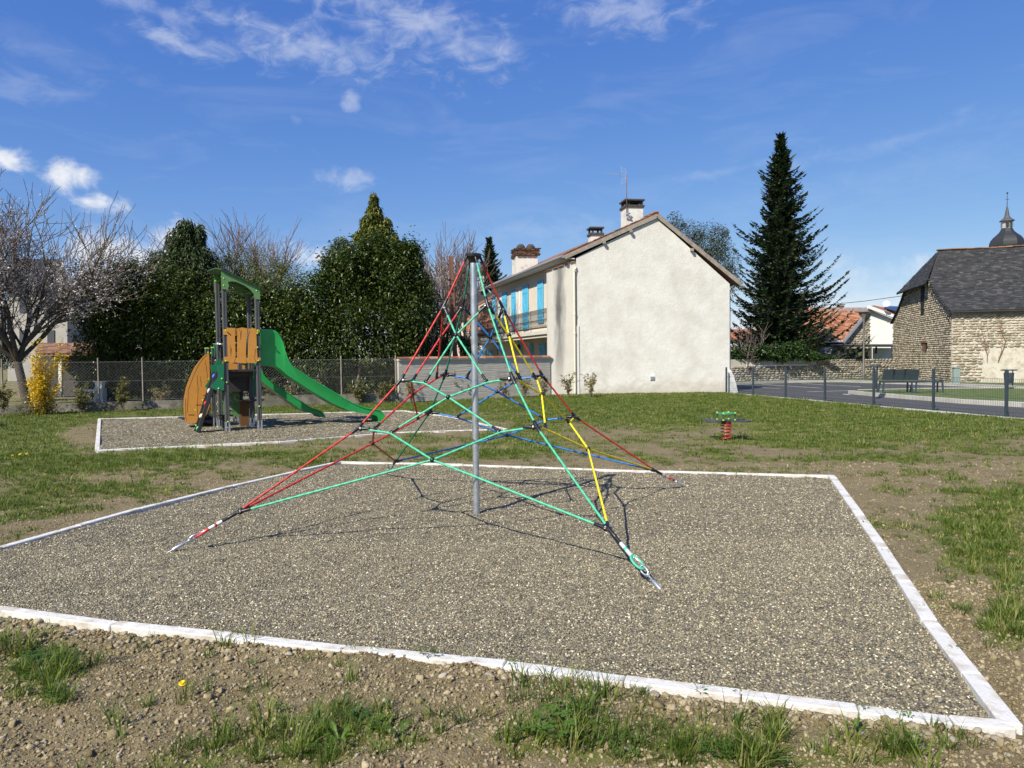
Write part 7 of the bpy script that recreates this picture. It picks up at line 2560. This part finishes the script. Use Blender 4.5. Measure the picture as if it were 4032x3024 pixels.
# satellite dish
b2_ = D(3490, 1212, Hy - .5); sd = empty('satellite_dish', b2_); tag(sd, 'round white satellite dish on the roof edge beside the barn', 'satellite dish')
rd = 13 * Hy / FPX
mb = MB(); mb.lathe([(.02, 0), (rd * .5, .03), (rd * .85, .09), (rd, .14), (rd * .97, .15)], (0, 0, rd * 1.0), 16, axis=(-.35, -.85, .35)); mb.build('dish', MWHITE, sd, smooth=True)
mb = MB(); mb.cyl((0, .05, -.3), (0, .05, rd), .03, n=6); mb.build('dish_mast', MGUT, sd)
# carport with posts beside it
cpy = 55.0; b3 = base_at(3420, cpy); cpt = empty('carport', b3); tag(cpt, 'dark beamed carport with white clutter beneath it behind the wall', 'carport')
for pxs, m_ in (([(3270, 1366), (3519, 1366), (3519, 1360), (3270, 1360)], MDARK),):
    wall_poly('beam', pxs, cpy, .15, m_, cpt, b3)
for px in (3304, 3430, 3516): wall_poly('post', [(px - 4, 1500), (px + 4, 1500), (px + 3, 1364), (px - 3, 1364)], cpy, .15, MDARK, cpt, b3)
slab_quad('carport_roof', (D(3270, 1360, cpy), D(3519, 1360, cpy), D(3519, 1355, cpy + 4), D(3270, 1355, cpy + 4)), .06, MDARK, cpt, b3)
wall_poly('rear_wall', [(3310, 1500), (3425, 1500), (3425, 1372), (3310, 1372)], cpy + 3.9, .2, mat('shed_wall', (.17, .155, .13), .9, .3, 2), cpt, b3)
wall_poly('white_screen', [(3437, 1500), (3512, 1500), (3512, 1370), (3437, 1370)], cpy + 3.5, .05, MWHITE, cpt, b3)
for i, (px, py, rx, ry, col) in enumerate([(3331, 1382, 5, 14, (.7, .7, .7)), (3348, 1380, 6, 10, (.55, .55, .55)), (3372, 1390, 4, 16, (.75, .78, .85)), (3390, 1388, 7, 14, (.04, .05, .09)), (3423, 1384, 5, 18, (.8, .8, .8)), (3450, 1378, 4, 14, (.02, .02, .02))]):
    o = wall_poly('hanging_cloth', [(px - rx, py + ry), (px + rx * .6, py + ry), (px + rx, py - ry), (px - rx * .5, py - ry)], cpy + .6 + .2 * i, .06, mat('cloth', col, .9), cpt, b3)
mb = MB(); p_ = D(3254, 1392, 50); mb.box((0, 0, -.0), (.42, .5, .5)); mb.prism([(-.3, .25), (.3, .25), (.16, .42), (-.16, .42)], (0, -.3, 0), (1, 0, 0), (0, 0, 1), -.6)
o = mb.build('bird_house', MWHITE); o.location = p_; tag(o, 'small white nesting box shape on the boundary wall top right of the ivy', 'box')
mb = MB(); mb.box((0, 0, 0), (.1, .1, 1.3)); o2 = mb.build('support', MDARK, o); o2.location = (0, .1, -.85)

# small orange roofed house glimpsed under the fir
b = base_at(2930, 64); h2 = empty('small_house', b); tag(h2, 'low white house with an orange roof half hidden behind bare twigs left of the fir', 'house')
slab_quad('roof', (D(2820, 1332, 64), D(3010, 1330, 64), D(2990, 1296, 68), D(2830, 1296, 68)), .1, MTILE, h2, b)
wall_poly('wall', [(2830, 1500), (3000, 1500), (3000, 1332), (2830, 1332)], 64.3, .3, MWHITE, h2, b)
for px in (2912, 2955): wall_poly('window', [(px - 7, 1362), (px + 7, 1362), (px + 7, 1346), (px - 7, 1346)], 64.2, .08, MGLASS, h2, b)
# overhead cable
mb = MB(); A_ = D(3270, 1199, 46); B_ = D(3540, 1166, 46); E_ = A_ - (B_ - A_) * 1.2
mb.tube([E_, A_, (A_ + B_) / 2 - Vector((0, 0, .05)), B_ + (B_ - A_) * .2], .018, 5); o = mb.build('overhead_cable', MBLK); tag(o, 'black overhead cable running from the fir to the barn', 'cable')

# pink house, slate roofs and annex left of the cream house
b = base_at(1820, 47); h3 = empty('pink_house', b); tag(h3, 'pale pink rendered house behind the bare trees left of the mast', 'house')
wall_poly('wall', [(1744, 1500), (1898, 1500), (1898, 1235), (1744, 1235)], 47, 3.0, mat('pink_render', (.62, .50, .43), .9, .05, 2, bump=.2, bscale=20), h3, b)
slab_quad('roof_slope', (D(1735, 1236, 46.6), D(1905, 1236, 46.6), D(1880, 1170, 50.5), D(1760, 1170, 50.5)), .1, MSLATE, h3, b)
wall_poly('eaves_band', [(1738, 1243), (1902, 1243), (1902, 1236), (1738, 1236)], 46.7, .2, MWHITE, h3, b)
for px, py in ((1838, 1290), (1838, 1345), (1770, 1290)):
    w_ = wall_poly('window', [(px - 13, py + 22), (px + 13, py + 22), (px + 13, py - 22), (px - 13, py - 22)], 46.95, .1, MGLASS, h3, b)
    wall_poly('window_frame', [(px - 16, py + 26), (px + 16, py + 26), (px + 16, py + 22), (px - 16, py + 22)], 46.9, .12, MWHITE, w_, b)
b = base_at(1850, 58); h4 = empty('slate_house', b); tag(h4, 'house with steep dark slate roofs and a dormer behind the pink house', 'house')
wall_poly('wall', [(1770, 1500), (2010, 1500), (2010, 1200), (1770, 1200)], 58.5, 6, MWHITE, h4, b)
slab_quad('roof_slope', (D(1752, 1215, 58), D(1900, 1215, 58), D(1858, 1090, 62), D(1812, 1090, 62)), .12, MSLATE, h4, b)
slab_quad('roof_slope', (D(1860, 1205, 57), D(2060, 1205, 57), D(2080, 1085, 62), D(1890, 1120, 62)), .12, MSLATE, h4, b)
wall_poly('dormer', [(1820, 1190), (1842, 1190), (1842, 1160), (1820, 1160)], 56.6, 1.5, MWHITE, h4, b)
wall_poly('chimney', [(1885, 1145), (1905, 1145), (1905, 1088), (1885, 1088)], 59.0, .8, MSTAIN, h4, b)
# annex of the cream house: white bay with an orange lean-to roof
b = base_at(1930, 44.3); h5 = empty('annex', b); tag(h5, 'white annex with an orange lean to roof at the far end of the cream house', 'annex')
wall_poly('wall', [(1880, 1500), (2010, 1500), (2010, 1310), (1880, 1310)], 43.9, 3.0, MWHITE, h5, b)
wall_poly('upper_wall', [(1884, 1290), (1990, 1290), (1990, 1150), (1884, 1205)], 45.6, .3, MRENDER2, h5, b)
s5 = slab_quad('lean_to_roof', (D(1832, 1308, 43.4), D(1968, 1306, 43.4), D(1985, 1235, 45.6), D(1868, 1235, 45.6)), .1, MTILE, h5, b)
tiled(s5, b, D(1832, 1308, 43.4), D(1968, 1306, 43.4), D(1850, 1235, 45.6), .26, .3, MTILE, 120)
mb = MB(); q = [D(1882, 1200, 45.2) - Vector(b), D(1996, 1138, 45.2) - Vector(b)]; mb.bar(q[0], q[1], .5, .14); mb.build('upper_roof', MTILE_OLD_SHADED, h5)
w_ = wall_poly('window', [(1905, 1248), (1925, 1248), (1925, 1208), (1905, 1212)], 45.5, .1, MGLASS, h5, b)
wall_poly('window_frame', [(1898, 1254), (1930, 1254), (1930, 1248), (1898, 1248)], 45.4, .2, MWHITE, w_, b)
mb = MB(); q = [D(1832, 1311, 43.3) - Vector(b), D(1968, 1309, 43.3) - Vector(b)]; mb.tube(q, .06, 8); mb.build('gutter', MGUT, h5)
for px in (1895, 1917, 1935): wall_poly('blue_shutter', [(px - 5, 1500), (px + 5, 1500), (px + 5, 1378), (px - 5, 1378)], 43.8, .05, MSHUT, h5, b)

# pale house behind the cherry
b = base_at(120, 42); h6 = empty('pale_house', b); tag(h6, 'pale house with a grey roof hidden behind the cherry blossom', 'house')
wall_poly('wall', [(30, 1500), (265, 1500), (265, 1130), (30, 1130)], 42, 4, mat('grey_beige_render', (.34, .32, .29), .9, .08, 2), h6, b)
slab_quad('roof_slope', (D(10, 1135, 41.7), D(285, 1135, 41.7), D(240, 1020, 46), D(60, 1020, 46)), .15, MSLATE, h6, b)
for px, py in ((90, 1200), (200, 1200), (90, 1330), (200, 1330)): wall_poly('window', [(px - 14, py + 30), (px + 14, py + 30), (px + 14, py - 30), (px - 14, py - 30)], 41.95, .08, MGLASS, h6, b)
wall_poly('grey_wing', [(265, 1500), (420, 1500), (420, 1325), (265, 1325)], 43, 3, mat('grey_render', (.30, .30, .31), .9, .1), h6, b)
# garden shelter with tiled canopy
sy = 32.0; b = base_at(330, sy); gs = empty('garden_shelter', b); tag(gs, 'small garden shelter with orange tiled canopies on white pillars behind the fence', 'garden shelter')
for (x0, x1, ye, yr, dd) in ((150, 382, 1393, 1357, 0), (384, 600, 1408, 1378, .6)):
    P00, P10, P11, P01 = D(x0, ye, sy + dd), D(x1, ye, sy + dd), D(x1 + 6, yr, sy + dd + 1.8), D(x0 + 6, yr, sy + dd + 1.8)
    s_ = slab_quad('canopy', (P00, P10, P11, P01), .07, MTILE_OLD_SHADED, gs, b); tiled(s_, b, P00, P10, P01, .22, .26, MTILE_OLD_SHADED, 60, seed=int(x0))  # darker tile colour stands in for the tree's shade on these canopies
MPIL = mat('white_pillar', (.70, .67, .60), .8, .05)
for px, y_ in ((236, 0), (372, 0), (489, .6)): wall_poly('pillar', [(px - 6, 1560), (px + 6, 1560), (px + 6, 1398), (px - 6, 1398)], sy + .25 + y_, .14, MPIL, gs, b)
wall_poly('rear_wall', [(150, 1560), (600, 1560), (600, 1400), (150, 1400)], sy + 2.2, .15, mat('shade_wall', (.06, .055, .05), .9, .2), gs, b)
# white planter on a stone bench
p = D(395, 1540, 28.5); p.z = 0
pl = empty('flower_planter', p); tag(pl, 'white rectangular planter on a stone pedestal behind the fence', 'planter')
zt1 = D(395, 1503, 28.5).z; zt2 = D(395, 1528, 28.5).z
mb = MB(); mb.box((0, 0, zt2 / 2), (.35, .3, zt2)); mb.build('pedestal', MSTAIN, pl)
mb = MB(); mb.add([(-.12, -.1, zt2), (.12, -.1, zt2), (.12, .1, zt2), (-.12, .1, zt2), (-.15, -.13, zt1), (.15, -.13, zt1), (.15, .13, zt1), (-.15, .13, zt1)], [(0, 3, 2, 1), (4, 5, 6, 7), (0, 1, 5, 4), (1, 2, 6, 5), (2, 3, 7, 6), (3, 0, 4, 7)]); mb.box((0, 0, zt1), (.34, .3, .03)); mb.build('pot', MPIL, pl)
p = D(362, 1540, 28.3); p.z = 0; mb = MB(); mb.box((0, 0, D(362, 1532, 28.3).z - .05), (.6, .4, .08)); 
for s_ in (-.2, .2): mb.box((s_, 0, .1), (.08, .3, .25))
o = mb.build('stone_bench', MSTAIN); o.location = p; tag(o, 'low pale stone bench left of the white planter', 'bench')

# white torn sheet against the first fence post
p = G(2872, 1547); mb = MB()
y_ = p.y + .5
pts = [(2868, 1548), (2906, 1546), (2899, 1515), (2890, 1480), (2878, 1458), (2868, 1448)]
q = [(D(a, b_, y_).x - p.x, D(a, b_, y_).z) for a, b_ in pts]
mb.prism(q, (0, .5, 0), (1, 0, 0), (0, 0, 1), -.25); o = mb.build('plaster_buttress', MWHITE); o.location = (p.x, p.y, 0); tag(o, 'sloping white rubble buttress at the foot of the house behind the first fence post', 'buttress')

# dandelions in the grass
MYEL = mat('dandelion_yellow', (.85, .62, .01), .6, .1, 40)
fl = MB()
for k in range(3):
    n = 14 - 3 * k
    for i in range(n):
        a = 2 * PI * i / n + k * .3; L = .017 - .004 * k; c, s = math.cos(a), math.sin(a); z = .002 * k
        fl.add([(c * .002 - s * .0022, s * .002 + c * .0022, z), (c * .002 + s * .0022, s * .002 - c * .0022, z), (c * L + s * .0025, s * L - c * .0025, z + .003 + .003 * k), (c * L - s * .0025, s * L + c * .0025, z + .003 + .003 * k)], [(0, 1, 2, 3)])
fme = fl.mesh('flower_head'); fme.materials.append(MYEL)
stl = MB(); stl.cyl((0, 0, -.07), (0, 0, 0), .0017, n=5); sme = stl.mesh('stalk'); sme.materials.append(MWEED)
for i, (px, py, lab, sc) in enumerate([(718, 2692, 'bright yellow dandelion flower in the soil nearest the camera', 1.0), (2160, 1655, 'yellow dandelion in the lawn right of the mast', 1.6), (2105, 1653, 'yellow dandelion in the lawn just left of a yellow rope knot', 1.6),
                                  (2235, 1662, 'yellow dandelion behind the yellow ropes near the red edge rope', 1.6), (2015, 1650, 'small yellow dandelion close to the right side of the mast', 1.6), (50, 1795, 'left yellow dandelion of the group at the left edge', 1.5),
                                  (80, 1790, 'middle yellow dandelion of the group at the left edge', 1.5), (105, 1788, 'right yellow dandelion of the group at the left edge', 1.5), (3243, 1657, 'yellow dandelion on the lawn below the fir', 1.7), (3646, 1692, 'yellow dandelion on the lawn in front of the fence', 1.7),
                                  (500, 1612, 'yellow dandelion at the foot of the olive shrub', 1.8), (1995, 1595, 'yellow dandelion at the edge of the far gravel bed', 1.6)]):
    g = G(px, py, .075); e = empty('dandelion', g); e.scale = (sc,) * 3; e.rotation_euler = (.35, .1, i)
    tag(e, lab, 'flower', 'dandelions in the grass')
    a = bpy.data.objects.new('flower_head', fme); C.objects.link(a); a.parent = e
    a = bpy.data.objects.new('stalk', sme); C.objects.link(a); a.parent = e
